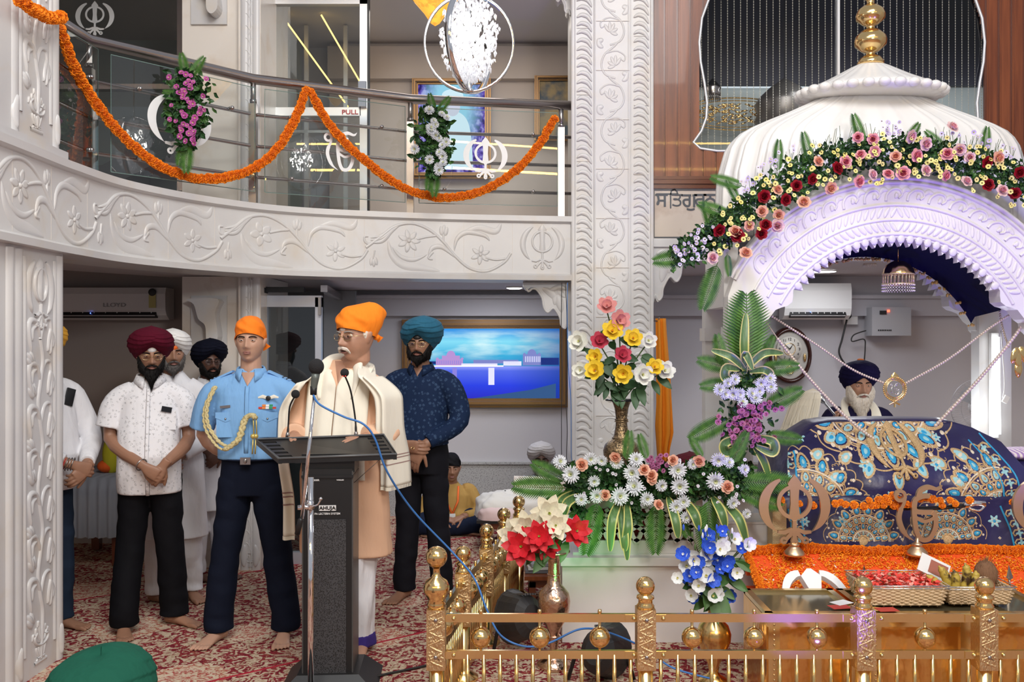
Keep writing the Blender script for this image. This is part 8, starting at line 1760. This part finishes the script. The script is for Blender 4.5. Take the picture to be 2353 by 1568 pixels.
PW = pm_('petal_snow', (.82, .83, .86), (.70, .74, .80)); PY = pm_('petal_lemon', (.86, .80, .32), (.80, .70, .18)); PD = mat('disc_brown', (.10, .07, .01), .8); PG = mat('disc_green', (.45, .5, .10), .8)
def rose(n, c, c2): return fmesh(n, [(6, .10, .95, .50, .10, .35, 0, 0, -.15), (6, .10, .80, .48, .55, .7, 0, 0, -.1), (5, .08, .62, .42, .95, .8, 0, 1, -.02), (5, .05, .50, .32, 1.2, .7, 0, 1, .05), (4, .02, .42, .22, 1.35, .5, 0, 1, .12)], [pm_(n+'_outer', c), pm_(n+'_inner', c2)], len(n))
ROSE = {'p': rose('rose_pink', (.86, .42, .46), (.80, .22, .28)), 'o': rose('rose_peach', (.88, .52, .38), (.85, .38, .24)), 'w': rose('rose_blush', (.86, .62, .62), (.84, .40, .46)), 'r': rose('rose_red', (.34, .004, .015), (.24, .002, .01))}
DAISY = fmesh('daisy_yellow', [(13, .22, .75, .20, .15, -.1, 0, 0, 0), (9, .0, .28, .16, .35, -.6, 0, 1, .04)], [PY, PD])
ASTER = fmesh('aster_lilac', [(15, .2, .8, .14, .2, -.1, 0, 0, 0), (8, 0, .28, .15, .4, -.6, 0, 1, .04)], [pm_('petal_lilac', (.62, .52, .74)), PG]); ASTW = fmesh('aster_white', [(15, .2, .8, .16, .2, -.1, 0, 0, 0), (8, 0, .28, .15, .4, -.6, 0, 1, .04)], [pm_('petal_pale', (.78, .74, .86)), PD])
PURP = fmesh('chrysanthemum_purple', [(16, .15, .85, .15, .15, .1, 0, 0, 0), (12, .1, .6, .14, .7, .2, 0, 0, .05), (8, 0, .35, .12, 1.1, .1, 0, 1, .08)], [pm_('petal_purple', (.34, .03, .17), (.55, .25, .45)), pm_('petal_plum', (.25, .03, .10))])
PINKM = fmesh('chrysanthemum_pink', [(16, .15, .85, .17, .15, .1, 0, 0, 0), (12, .1, .6, .14, .7, .2, 0, 0, .05), (6, 0, .25, .12, .6, .1, 0, 1, .06)], [pm_('petal_magenta', (.58, .12, .42)), PG])
MUM = fmesh('chrysanthemum_white', [(20, .1, .95, .10, -.05, .35, 0, 0, -.05), (18, .1, .88, .10, .35, .5, 0, 0, 0), (14, .1, .68, .09, .75, .5, 0, 0, .05), (10, .05, .45, .08, 1.1, .3, 0, 1, .08)], [PW, pm_('petal_cream_green', (.75, .78, .48))])
def magn(n, c, c2): return fmesh(n, [(6, .08, 1.0, .42, .25, .55, 0, 0, 0), (5, .06, .75, .36, .75, .6, 0, 0, .05), (8, 0, .3, .06, 1.2, 0, 0, 1, .05)], [pm_(n+'_petal', c), pm_(n+'_heart', c2)])
MAG = {'y': magn('magnolia_yellow', (.86, .62, .04), (.80, .40, .03)), 'w': magn('magnolia_white', (.80, .81, .74), (.7, .7, .35)), 'r': magn('magnolia_red', (.52, .05, .09), (.45, .04, .08)), 'p': magn('magnolia_pink', (.72, .30, .28), (.6, .2, .2))}
POI = {'c': fmesh('poinsettia_cream', [(7, .05, 1.1, .34, .0, .5, 1, 0, 0), (6, .05, .85, .28, .5, .4, 1, 0, .05), (6, 0, .2, .05, 1.2, 0, 0, 1, .05)], [pm_('bract_cream', (.82, .76, .58)), PG]), 'r': fmesh('poinsettia_red', [(8, .05, 1.1, .34, .0, .5, 1, 0, 0), (7, .05, .85, .28, .5, .4, 1, 0, .05), (6, 0, .2, .05, 1.2, 0, 0, 1, .05)], [pm_('bract_red', (.62, .008, .02)), PG])}
GLA = {'b': fmesh('gladiolus_blue', [(6, .05, 1.0, .42, .45, .5, 0, 0, 0), (5, 0, .35, .1, 1.1, 0, 0, 1, .05)], [pm_('petal_royal', (.02, .07, .55), (.05, .15, .70)), PW]), 'w': fmesh('gladiolus_white', [(6, .05, 1.0, .42, .45, .5, 0, 0, 0), (5, 0, .35, .1, 1.1, 0, 0, 1, .05)], [pm_('petal_pearl', (.78, .80, .80)), pm_('heart_yellow', (.7, .65, .25))])}
LEAF = mat('leaf_dark', (.025, .085, .022), .5, vary=(5, (.012, .045, .015), .35, .6)); LEAF2 = mat('leaf_mid', (.055, .15, .03), .5, vary=(5, (.03, .09, .02), .35, .6)); FROND = mat('palm_green', (.10, .23, .045), .5, vary=(9, (.05, .14, .03), .35, .65)); STEM = mat('stem_green', (.08, .14, .04), .6)
DRG = mat('dracaena_green', (.11, .21, .07), .4, vary=(3, (.07, .15, .05), .4, .6, (20, 20, 1))); DRY = mat('dracaena_yellow', (.62, .58, .20), .45)
fr = MB(); fr.tube([(0, 0, 0), (.0, .5, .03), (0, 1.0, 0)], [.010, .008, .004], 5, 1)
for i in range(22):
    t = .10+.90*i/22; L = .34*math.sin(PI*(.22+.72*t))**.8
    for q in (-1, 1): b = V((0, t, .02)); e = b+V((q*L*.78, L*.62, -.05*L)); m_ = lerp(b, e, .45)+V((0, 0, .02)); w_ = V((0, .027, 0)); fr.add([b-w_*.3, b+w_*.3, m_+w_, e, m_-w_], [[0, 1, 2, 3, 4]], 0)
FR = fr.mesh('palm_frond', [FROND, STEM], False)
def frond(root, P, D, L, face=(0, -1, 0), sx=1.0):
    D = V(D).normalized(); Z = V(face); Z = (Z-D*Z.dot(D)).normalized(); X = D.cross(Z); M = Matrix((X*L*sx, D*L, Z*L)).transposed().to_4x4(); M.translation = P; return put('palm_leaf', FR, M, root)
def leaves(root, pts_fn, n, size, seed, m_=None):
    rr = rnd(seed); mb = MB()
    for i in range(n):
        c = pts_fn(rr); a = rr.random()*6.28; el = rr.uniform(-.9, .9); D = V((math.cos(a)*math.cos(el), -abs(math.sin(el))*.7-.1, math.sin(a)*math.cos(el))).normalized(); W_ = D.cross(V((rr.uniform(-.6, .6), -1, rr.uniform(-.6, .6)))).normalized(); s_ = size*rr.uniform(.6, 1.3); u = W_.cross(D)*s_*.12
        mb.add([c, c+D*s_*.35+W_*s_*.26, c+D*s_*.75+W_*s_*.18+u, c+D*s_, c+D*s_*.75-W_*s_*.18+u, c+D*s_*.35-W_*s_*.26, c+D*s_*.5-u], [[0, 1, 6], [1, 2, 6], [2, 3, 6], [3, 4, 6], [4, 5, 6], [5, 0, 6]], 0 if rr.random() < .65 else 1)
    return tag(mb.build('foliage', [LEAF, LEAF2], root, False, False), kind='stuff')
def strap(root, pts, wd, up=(0, -1, 0)):
    P = cat(pts, 8); n = len(P); R = []; 
    for i, p in enumerate(P):
        t = (P[min(n-1, i+1)]-P[max(0, i-1)]).normalized(); s_ = t.cross(V(up)); s_ = s_.normalized() if s_.length > 1e-4 else V((1, 0, 0)); w_ = wd*(math.sin(PI*min(1, (i+.6)/(n)))**.55); f_ = t.cross(s_)*w_*.15; R.append([p-s_*w_-f_, p-s_*w_*.72, p-s_*w_*.25+f_, p+s_*w_*.25+f_, p+s_*w_*.72, p+s_*w_-f_])
    mb = MB()
    for j, mi in ((0, 1), (1, 0), (2, 0), (3, 0), (4, 1)): mb.grid([[r[j], r[j+1]] for r in R], False, False, mi, True)
    return mb.build('striped_leaf', [DRG, DRY], root, False, False)
def bloom(root, name, me, p, r, rr, tilt=.5, nrm=(0, -1, .1)): return put(name, me, facing(p, V(nrm)+V((rr.uniform(-tilt, tilt), 0, rr.uniform(-tilt, tilt)))) @ Matrix.Rotation(rr.random()*6, 4, 'Z') @ Matrix.Scale(r, 4), root)
# -------- arch spray
root = empty('arch_floral_spray', (CX, 4.95, 2.4), 'long floral spray of pink, peach and red roses and yellow daisies over the shrine arch', 'flowers'); rr = rnd(31)
Q = lambda x, y: (1480+x/2.613, y/2.613)
AX = [1530, 1600, 1680, 1760, 1840, 1930, 2060, 2180, 2280, 2420]; AY = [598, 560, 510, 452, 400, 362, 352, 362, 392, 440]; AH = [26, 44, 58, 62, 62, 56, 50, 50, 52, 56]
def ap(u, v, d=None): # u px, v in -1..1
    y = interp(AX, AY, u); h = interp(AX, AH, u); return at(u, y+v*h, d or 4.99)
def dep(px, py): return 5.03
leaves(root, lambda r_: (lambda u: ap(u, r_.uniform(-.85, .9)*r_.random()**.35, r_.uniform(4.98, 5.07)))(r_.uniform(1560, 2420)), 3300, .036, 5)
leaves(root, lambda r_: ap(r_.uniform(1540, 1700), r_.uniform(-.7, 1.0), r_.uniform(4.97, 5.05)), 300, .035, 6)
for x, y, k in ((1285, 825, 'p'), (1375, 835, 'p'), (1045, 970, 'o'), (1210, 972, 'p'), (1300, 930, 'p'), (1385, 910, 'p'), (1510, 940, 'o'), (1635, 935, 'p'), (1600, 820, 'w'), (1690, 865, 'w'), (1820, 925, 'p'), (1955, 945, 'w'), (1850, 765, 'w'), (2125, 950, 'o'), (2150, 1145, 'w'), (1370, 1050, 'w'), (1465, 1045, 'p'), (1555, 1040, 'p'), (1690, 1025, 'w'), (1810, 1055, 'p'), (1935, 1090, 'w'), (1290, 1090, 'p'), (1120, 1130, 'o'), (800, 1140, 'o'), (960, 1215, 'o'), (710, 1270, 'o'), (810, 1290, 'o'), (630, 1355, 'o'), (800, 1355, 'w'), (610, 1520, 'o'), (410, 1550, 'w'), (1895, 900, 'w'), (1160, 1010, 'r'), (1010, 1075, 'r'), (915, 1115, 'r'), (720, 1180, 'r'), (450, 1385, 'r'), (560, 1415, 'r'), (730, 1350, 'r'), (705, 1405, 'r'), (2060, 975, 'r'), (2065, 1110, 'r'), (2225, 1160, 'r'), (2255, 1035, 'r'), (850, 1200, 'r'), (545, 1390, 'o')):
    px, py = Q(x, y); bloom(root, {'r': 'red_rose', 'p': 'pink_rose', 'o': 'peach_rose', 'w': 'blush_rose'}[k], ROSE[k], at(px, py, 4.955), rr.uniform(.031, .040), rr, .55)
far = []
for i in range(250):
    u = rr.uniform(1640, 2400); v = rr.uniform(-1.0, 1.0); cl = noise.noise(V((u*.03, v*2, 1)))
    if cl < -.12: v += .3
    far.append(ap(u, v, rr.uniform(4.93, 4.98)))
for p in far[:100]: bloom(root, 'yellow_daisy', DAISY, p, rr.uniform(.012, .0165), rr, .5)
mb = MB(); vv = [V(v.co) for v in DAISY.vertices]; ff = [list(p.vertices) for p in DAISY.polygons]; mi = [p.material_index for p in DAISY.polygons]
for p in far[100:]:
    M = facing(p, V((rr.uniform(-.5, .5), -1, rr.uniform(-.3, .5)))) @ Matrix.Scale(rr.uniform(.011, .016), 4); b = len(mb.m); mb.add(vv, ff, 0, True, M); mb.m[b:] = mi
tag(mb.build('small_daisies', [PY, PD], root, False, False), kind='stuff')
for i in range(95):
    k = i % 5; u = rr.choice([rr.uniform(1545, 1640), rr.uniform(1545, 1640), rr.uniform(1690, 1830), 2048+rr.uniform(-22, 22), rr.uniform(2130, 2353)]); v = rr.uniform(-.8, .9) if u < 1700 else rr.uniform(-1.5, -.7); bloom(root, 'lilac_aster', ASTER if k < 3 else ASTW, ap(u, v, 4.97), rr.uniform(.010, .015), rr, .5)
for px, py, dx, dz, L, f_ in ((1610, 585, -1, -.15, .24, 0), (1650, 600, -.35, -1, .26, .3), (1690, 500, -1, .35, .20, 0), (1712, 430, -.9, .25, .18, 0), (1640, 540, -.3, 1, .17, 0), (1785, 400, .05, 1, .17, 0), (1865, 385, -.3, 1, .18, .4), (1990, 350, -.35, 1, .20, 0), (2075, 340, .6, 1, .14, .5), (2180, 350, -.9, .8, .16, 0), (2260, 370, .1, 1, .17, 0), (1700, 470, -.5, .9, .14, 0), (1670, 580, .1, -1, .12, 0)):
    frond(root, at(px, py, 5.03), (dx, f_*-.3, dz), L*1.1, (.25, -1, .2), .85)
mb = MB()
for i in range(120): u = rr.uniform(1700, 2400); p = ap(u, -.4, 5.0); mb.tube([p, p+V((rr.uniform(-.04, .04), -.02, rr.uniform(.05, .12)))], .0013, 4, 0, True, False)
tag(mb.build('stems', STEM, root), kind='stuff')
# -------- hanging piece on the left pier
root = empty('hanging_floral_piece', at(1712, 900, 5.0), 'upright floral piece of palm, striped leaves, white and purple chrysanthemums on the left shrine pier', 'flowers')
frond(root, at(1715, 850, 4.98), (0, 0, 1), .42, (0, -1, 0), 1.25); A_ = lambda px, py, d=4.9: at(px, py, d)
for px, py, dx, dz, L in ((1690, 850, -1, .25, .22), (1690, 880, -1, -.1, .20), (1740, 850, 1, .1, .22), (1750, 940, 1, .5, .24), (1680, 960, -1, -.5, .26), (1665, 850, -.25, 1, .2), (1752, 830, .4, 1, .15), (1755, 1000, .8, -.1, .2), (1700, 1010, -.2, -1, .22)): frond(root, A_(px, py, 4.97), (dx, -.1, dz), L, (.1, -1, .2), .9)
strap(root, [A_(1712, 860), A_(1710, 790, 4.88), A_(1714, 720, 4.93)], .026); strap(root, [A_(1712, 850), A_(1680, 820, 4.86), A_(1635, 805, 4.9)], .022); strap(root, [A_(1714, 850), A_(1755, 812, 4.86), A_(1800, 812, 4.9)], .022)
strap(root, [A_(1700, 850), A_(1670, 845, 4.84), A_(1668, 870, 4.86), A_(1705, 872, 4.9)], .026); strap(root, [A_(1722, 855), A_(1755, 850, 4.84), A_(1770, 862, 4.86), A_(1740, 874, 4.9)], .022); strap(root, [A_(1708, 830, 4.87), A_(1714, 815, 4.83), A_(1730, 850, 4.83)], .022)
strap(root, [A_(1700, 1005), A_(1665, 1020, 4.84), A_(1672, 1040, 4.86), A_(1710, 1020, 4.88)], .028); strap(root, [A_(1730, 1005), A_(1775, 1015, 4.84), A_(1775, 1040, 4.86), A_(1735, 1025, 4.88)], .028); strap(root, [A_(1700, 1015), A_(1670, 1060), A_(1640, 1085)], .022); strap(root, [A_(1730, 1020), A_(1755, 1060), A_(1768, 1100)], .022)
leaves(root, lambda r_: A_(r_.gauss(1715, 24), r_.uniform(850, 1040), r_.uniform(4.9, 4.97)), 420, .045, 8)
for px, py in ((1668, 880), (1690, 872), (1664, 905), (1685, 905), (1705, 925), (1725, 905), (1740, 915), (1752, 880), (1770, 870), (1775, 890), (1748, 898), (1700, 905), (1655, 895)): bloom(root, 'white_chrysanthemum', MUM, A_(px+rr.uniform(-3, 3), py, 4.86), rr.uniform(.028, .036), rr, .5)
for i in range(85): y = rr.uniform(925, 1025); x = rr.gauss(1718, 30*(1-.3*(y-925)/100)); bloom(root, 'purple_chrysanthemum', PURP, A_(x, y, rr.uniform(4.84, 4.9)), rr.uniform(.013, .019), rr, .7)
# -------- pedestal spray
root = empty('pedestal_floral_spray', (.9, 5.0, .85), 'wide spray of white chrysanthemums and peach roses on the marble pedestal', 'flowers'); K = lambda x, y, d=4.80: at(950+x/2.941, 1050+y/2.941, d)
leaves(root, lambda r_: K(r_.uniform(1040, 2280), 150+r_.uniform(-110, 130)*r_.random()**.3, r_.uniform(4.82, 5.05)), 3400, .042, 9)
leaves(root, lambda r_: K(1480+r_.gauss(0, 35), r_.uniform(230, 440), r_.uniform(4.8, 4.86)), 160, .04, 10); leaves(root, lambda r_: K(1110+r_.gauss(0, 30), r_.uniform(220, 420), r_.uniform(4.8, 4.86)), 120, .04, 10)
for x, y in ((1065, 120), (1220, 165), (1375, 35), (1480, 110), (1495, 205), (1675, 195), (1785, 90), (1800, 200), (2040, 165), (2235, 85), (1395, 268), (1578, 285), (1275, 25), (1135, 290), (1505, 20), (2130, 40), (1885, 50), (990, 35), (1240, 265), (1775, 340), (1840, 410), (2155, 310), (2250, 385), (1825, 305), (1195, 15), (2060, 20)): bloom(root, 'white_chrysanthemum', MUM, K(x, y, 4.76), .048 if (x, y) in ((1065, 120), (1480, 110), (1785, 90), (2040, 165), (1800, 200), (1495, 205), (1395, 268)) else rr.uniform(.026, .042), rr, .4)
for x, y in ((1140, 55), (1560, 90), (1610, 150), (1755, 25), (1930, 30), (1295, 260), (1655, 325), (2120, 205), (1365, 5), (1610, 128)): bloom(root, 'peach_rose', ROSE['o'], K(x, y, 4.75), rr.uniform(.030, .037), rr, .6)
for i in range(24): bloom(root, 'purple_chrysanthemum', PURP, K(1640+rr.gauss(0, 32), 40+rr.gauss(0, 34), 4.80), .014, rr, .6)
for i in range(40): bloom(root, 'white_bud', ASTW, K(rr.uniform(1050, 2250), rr.uniform(20, 330), 4.78), .010, rr, .6)
for x, y, dx, dz, L, dy in ((1050, 215, -1, .05, .30, -.1), (1050, 170, -1, .5, .22, 0), (1120, 250, -.9, -.2, .18, 0), (1250, 280, -.25, -1, .30, -.2), (1640, 290, -.05, -1, .28, -.2), (2000, 260, -.1, -1, .32, -.2), (2180, 170, 1, .0, .30, -.1), (2180, 230, 1, -.35, .25, -.1), (1440, 40, .1, 1, .17, 0), (1580, 30, -.3, 1, .15, 0), (2140, 60, .5, 1, .2, 0), (1960, 20, -.6, 1, .14, 0), (1720, 280, .5, -1, .22, -.2), (1900, 300, .3, -1, .24, -.2)): frond(root, K(x, y, 4.84), (dx, dy, dz), L, (.1, -1, .3), .85)
for P in ([(1400, 290), (1345, 420), (1330, 640)], [(1440, 290), (1450, 450), (1440, 560), (1445, 700)], [(1390, 300), (1420, 520), (1430, 640)], [(1720, 270), (1770, 420), (1790, 550)], [(1830, 290), (1900, 390), (1930, 490)], [(2020, 270), (2080, 370), (2110, 480)], [(2100, 310), (2200, 420), (2255, 590)], [(1130, 260), (1040, 310), (1020, 400)], [(1090, 240), (1010, 290), (1000, 330)]): strap(root, [K(P[0][0], P[0][1], 4.84)]+[K(x, y, 4.72) for x, y in P[1:]], .026)
# -------- balcony bunches
for cx_, y0, y1, m_, r_, label, nm, cnt in ((430, 165, 330, PINKM, .020, 'bunch of pink chrysanthemums and palm leaves tied to the balcony railing at left', 'pink_chrysanthemum', 46), (998, 250, 395, MUM, .036, 'bunch of white chrysanthemums and dark leaves tied to the balcony railing at right', 'white_chrysanthemum', 18)):
    dd = 5.68 if cx_ < 600 else 6.50; root = empty('balcony_bouquet', at(cx_, (y0+y1)/2, dd), label, 'flowers'); hw = 40 if cx_ < 600 else 34
    leaves(root, lambda q_: (lambda t: at(cx_+math.sin(PI*(.15+.75*t))*q_.gauss(0, hw*.62), lerp(y0, y1+8, t), dd-.02+q_.uniform(-.05, .06)))(q_.random()), 620, .055, 11+cx_)
    for i in range(cnt): t = (i+.5)/cnt; s_ = .75+.25*math.sin(PI*t); bloom(root, nm, m_, at(cx_+rr.gauss(0, hw*.55)*s_+(14 if cx_ < 600 else -2)*(t-.3), lerp(y0, y1, t), dd-.09), r_*rr.uniform(.7, 1.1), rr, .5)
    for dx, dz, L, py in ((-.2, 1, .17, y0+20), (.7, .9, .18, y0+20), (-1, .2, .15, lerp(y0, y1, .35)), (1, -.5, .15, lerp(y0, y1, .55)), (0, -1, .24, y1-20), (-.25, -1, .2, y1-20)): frond(root, at(cx_, py, dd-.03), (dx, -.05, dz), L, (.1, -1, .1), .8)
# -------- vases
def stemmed(root, base, heads, meshes, r, names, leafn, stemr=.004, seed=1, leafm=None, ls=.09, dy=0):
    q = rnd(seed); mb = MB()
    for px, py, k, d in heads:
        p = at(px, py, d); mb.tube(cat([base, V((lerp(base.x, p.x, .35), base.y, lerp(base.z, p.z, .55))), p+V((0, .02, -.01))], 5), stemr, 6)
    mb.build('stems', STEM, root)
    for px, py, k, d in heads: p = at(px, py, d); o = p-base; bloom(root, names[k], meshes[k], p, r*q.uniform(.85, 1.12), q, .25, (o.x*1.6, -1, o.z*.5+.15))
    mb = MB()
    for i in range(leafn):
        px, py, k, d = q.choice(heads); t = q.uniform(.35, .92); p = base.lerp(at(px, py, d), t); a = q.random()*6.28; D = V((math.cos(a), -.3, math.sin(a)*.7+.2)).normalized(); W_ = D.cross(V((0, -1, .3))).normalized(); L = ls*q.uniform(.7, 1.2); R = []
        for j in range(7): t2 = j/6; w_ = L*.27*math.sin(PI*min(1, .06+.94*t2))**.8; c = p+D*L*t2+V((0, -.01*t2, -.35*L*t2*t2)); R.append([c-W_*w_, c+V((0, .004, 0)), c+W_*w_])
        mb.grid(R)
    tag(mb.build('leaves', leafm or LEAF, root, False, False), kind='stuff')
KM = lambda x, y: (1050+x/2.571, 640+y/2.571)
root = empty('magnolia_bouquet', vc3+V((0, 0, .5)), 'magnolia flowers in yellow, white, red and pink standing in the bronze vase', 'flowers')
stemmed(root, vc3+V((0, 0, .49)), [(*KM(x, y), k, d) for x, y, k, d in ((885, 170, 'p', 5.28), (960, 250, 'p', 5.24), (917, 318, 'y', 5.22), (1040, 358, 'y', 5.24), (818, 465, 'y', 5.22), (818, 548, 'y', 5.18), (983, 563, 'y', 5.16), (1165, 528, 'y', 5.2), (840, 373, 'r', 5.24), (975, 455, 'r', 5.18), (725, 375, 'w', 5.28), (1130, 370, 'w', 5.28), (730, 545, 'w', 5.24), (1095, 570, 'w', 5.18), (1225, 550, 'w', 5.26))], MAG, .060, {'p': 'pink_magnolia', 'y': 'yellow_magnolia', 'r': 'red_magnolia', 'w': 'white_magnolia'}, 46, .004, 5)
KP = lambda x, y: (950+x/2.941, 1050+y/2.941)
root = empty('poinsettia_bouquet', vc1+V((0, 0, .58)), 'red and cream poinsettia blooms standing in the slender brass vase', 'flowers')
stemmed(root, vc1+V((0, 0, .56)), [(*KP(x, y), k, d) for x, y, k, d in ((915, 385, 'c', 4.62), (960, 465, 'c', 4.52), (760, 475, 'c', 4.58), (690, 540, 'c', 4.62), (850, 540, 'r', 4.50), (730, 610, 'r', 4.55), (1100, 505, 'r', 4.58), (900, 590, 'r', 4.56))], POI, .085, {'c': 'cream_poinsettia', 'r': 'red_poinsettia'}, 22, .004, 6, LEAF2, .10)
root = empty('gladiolus_bouquet', vc2+V((0, 0, .4)), 'blue and white gladioli standing in the wavy brass vase', 'flowers'); q = rnd(12); hd = []
for i in range(46): t = q.random(); px = 1640+q.gauss(0, 1)*(22+26*math.sin(PI*t)); py = lerp(1375, 1250, t); hd.append((px, py, 'b' if q.random() < .48 else 'w', q.uniform(4.30, 4.42)))
for px, py in ((1570, 1275), (1578, 1300), (1660, 1222), (1626, 1232), (1700, 1262), (1718, 1250), (1640, 1245), (1686, 1240)): hd.append((px, py, q.choice('bw'), 4.4))
stemmed(root, vc2+V((0, 0, .40)), hd, GLA, .040, {'b': 'blue_gladiolus', 'w': 'white_gladiolus'}, 26, .003, 7, LEAF2, .11)
mb = MB()
for i in range(34): px = 1642+q.gauss(0, 36); py = q.uniform(1212, 1262); p = at(px, py, 4.38); mb.ball(p, (.006, .006, .016), 8, 6, q.randrange(3)); mb.tube([p, V((lerp(p.x, vc2.x, .3), 4.40, p.z-.09))], .0022, 4, 3)
tag(mb.build('buds', [GLA['b'].materials[0], GLA['w'].materials[0], STEM, STEM], root), kind='stuff')
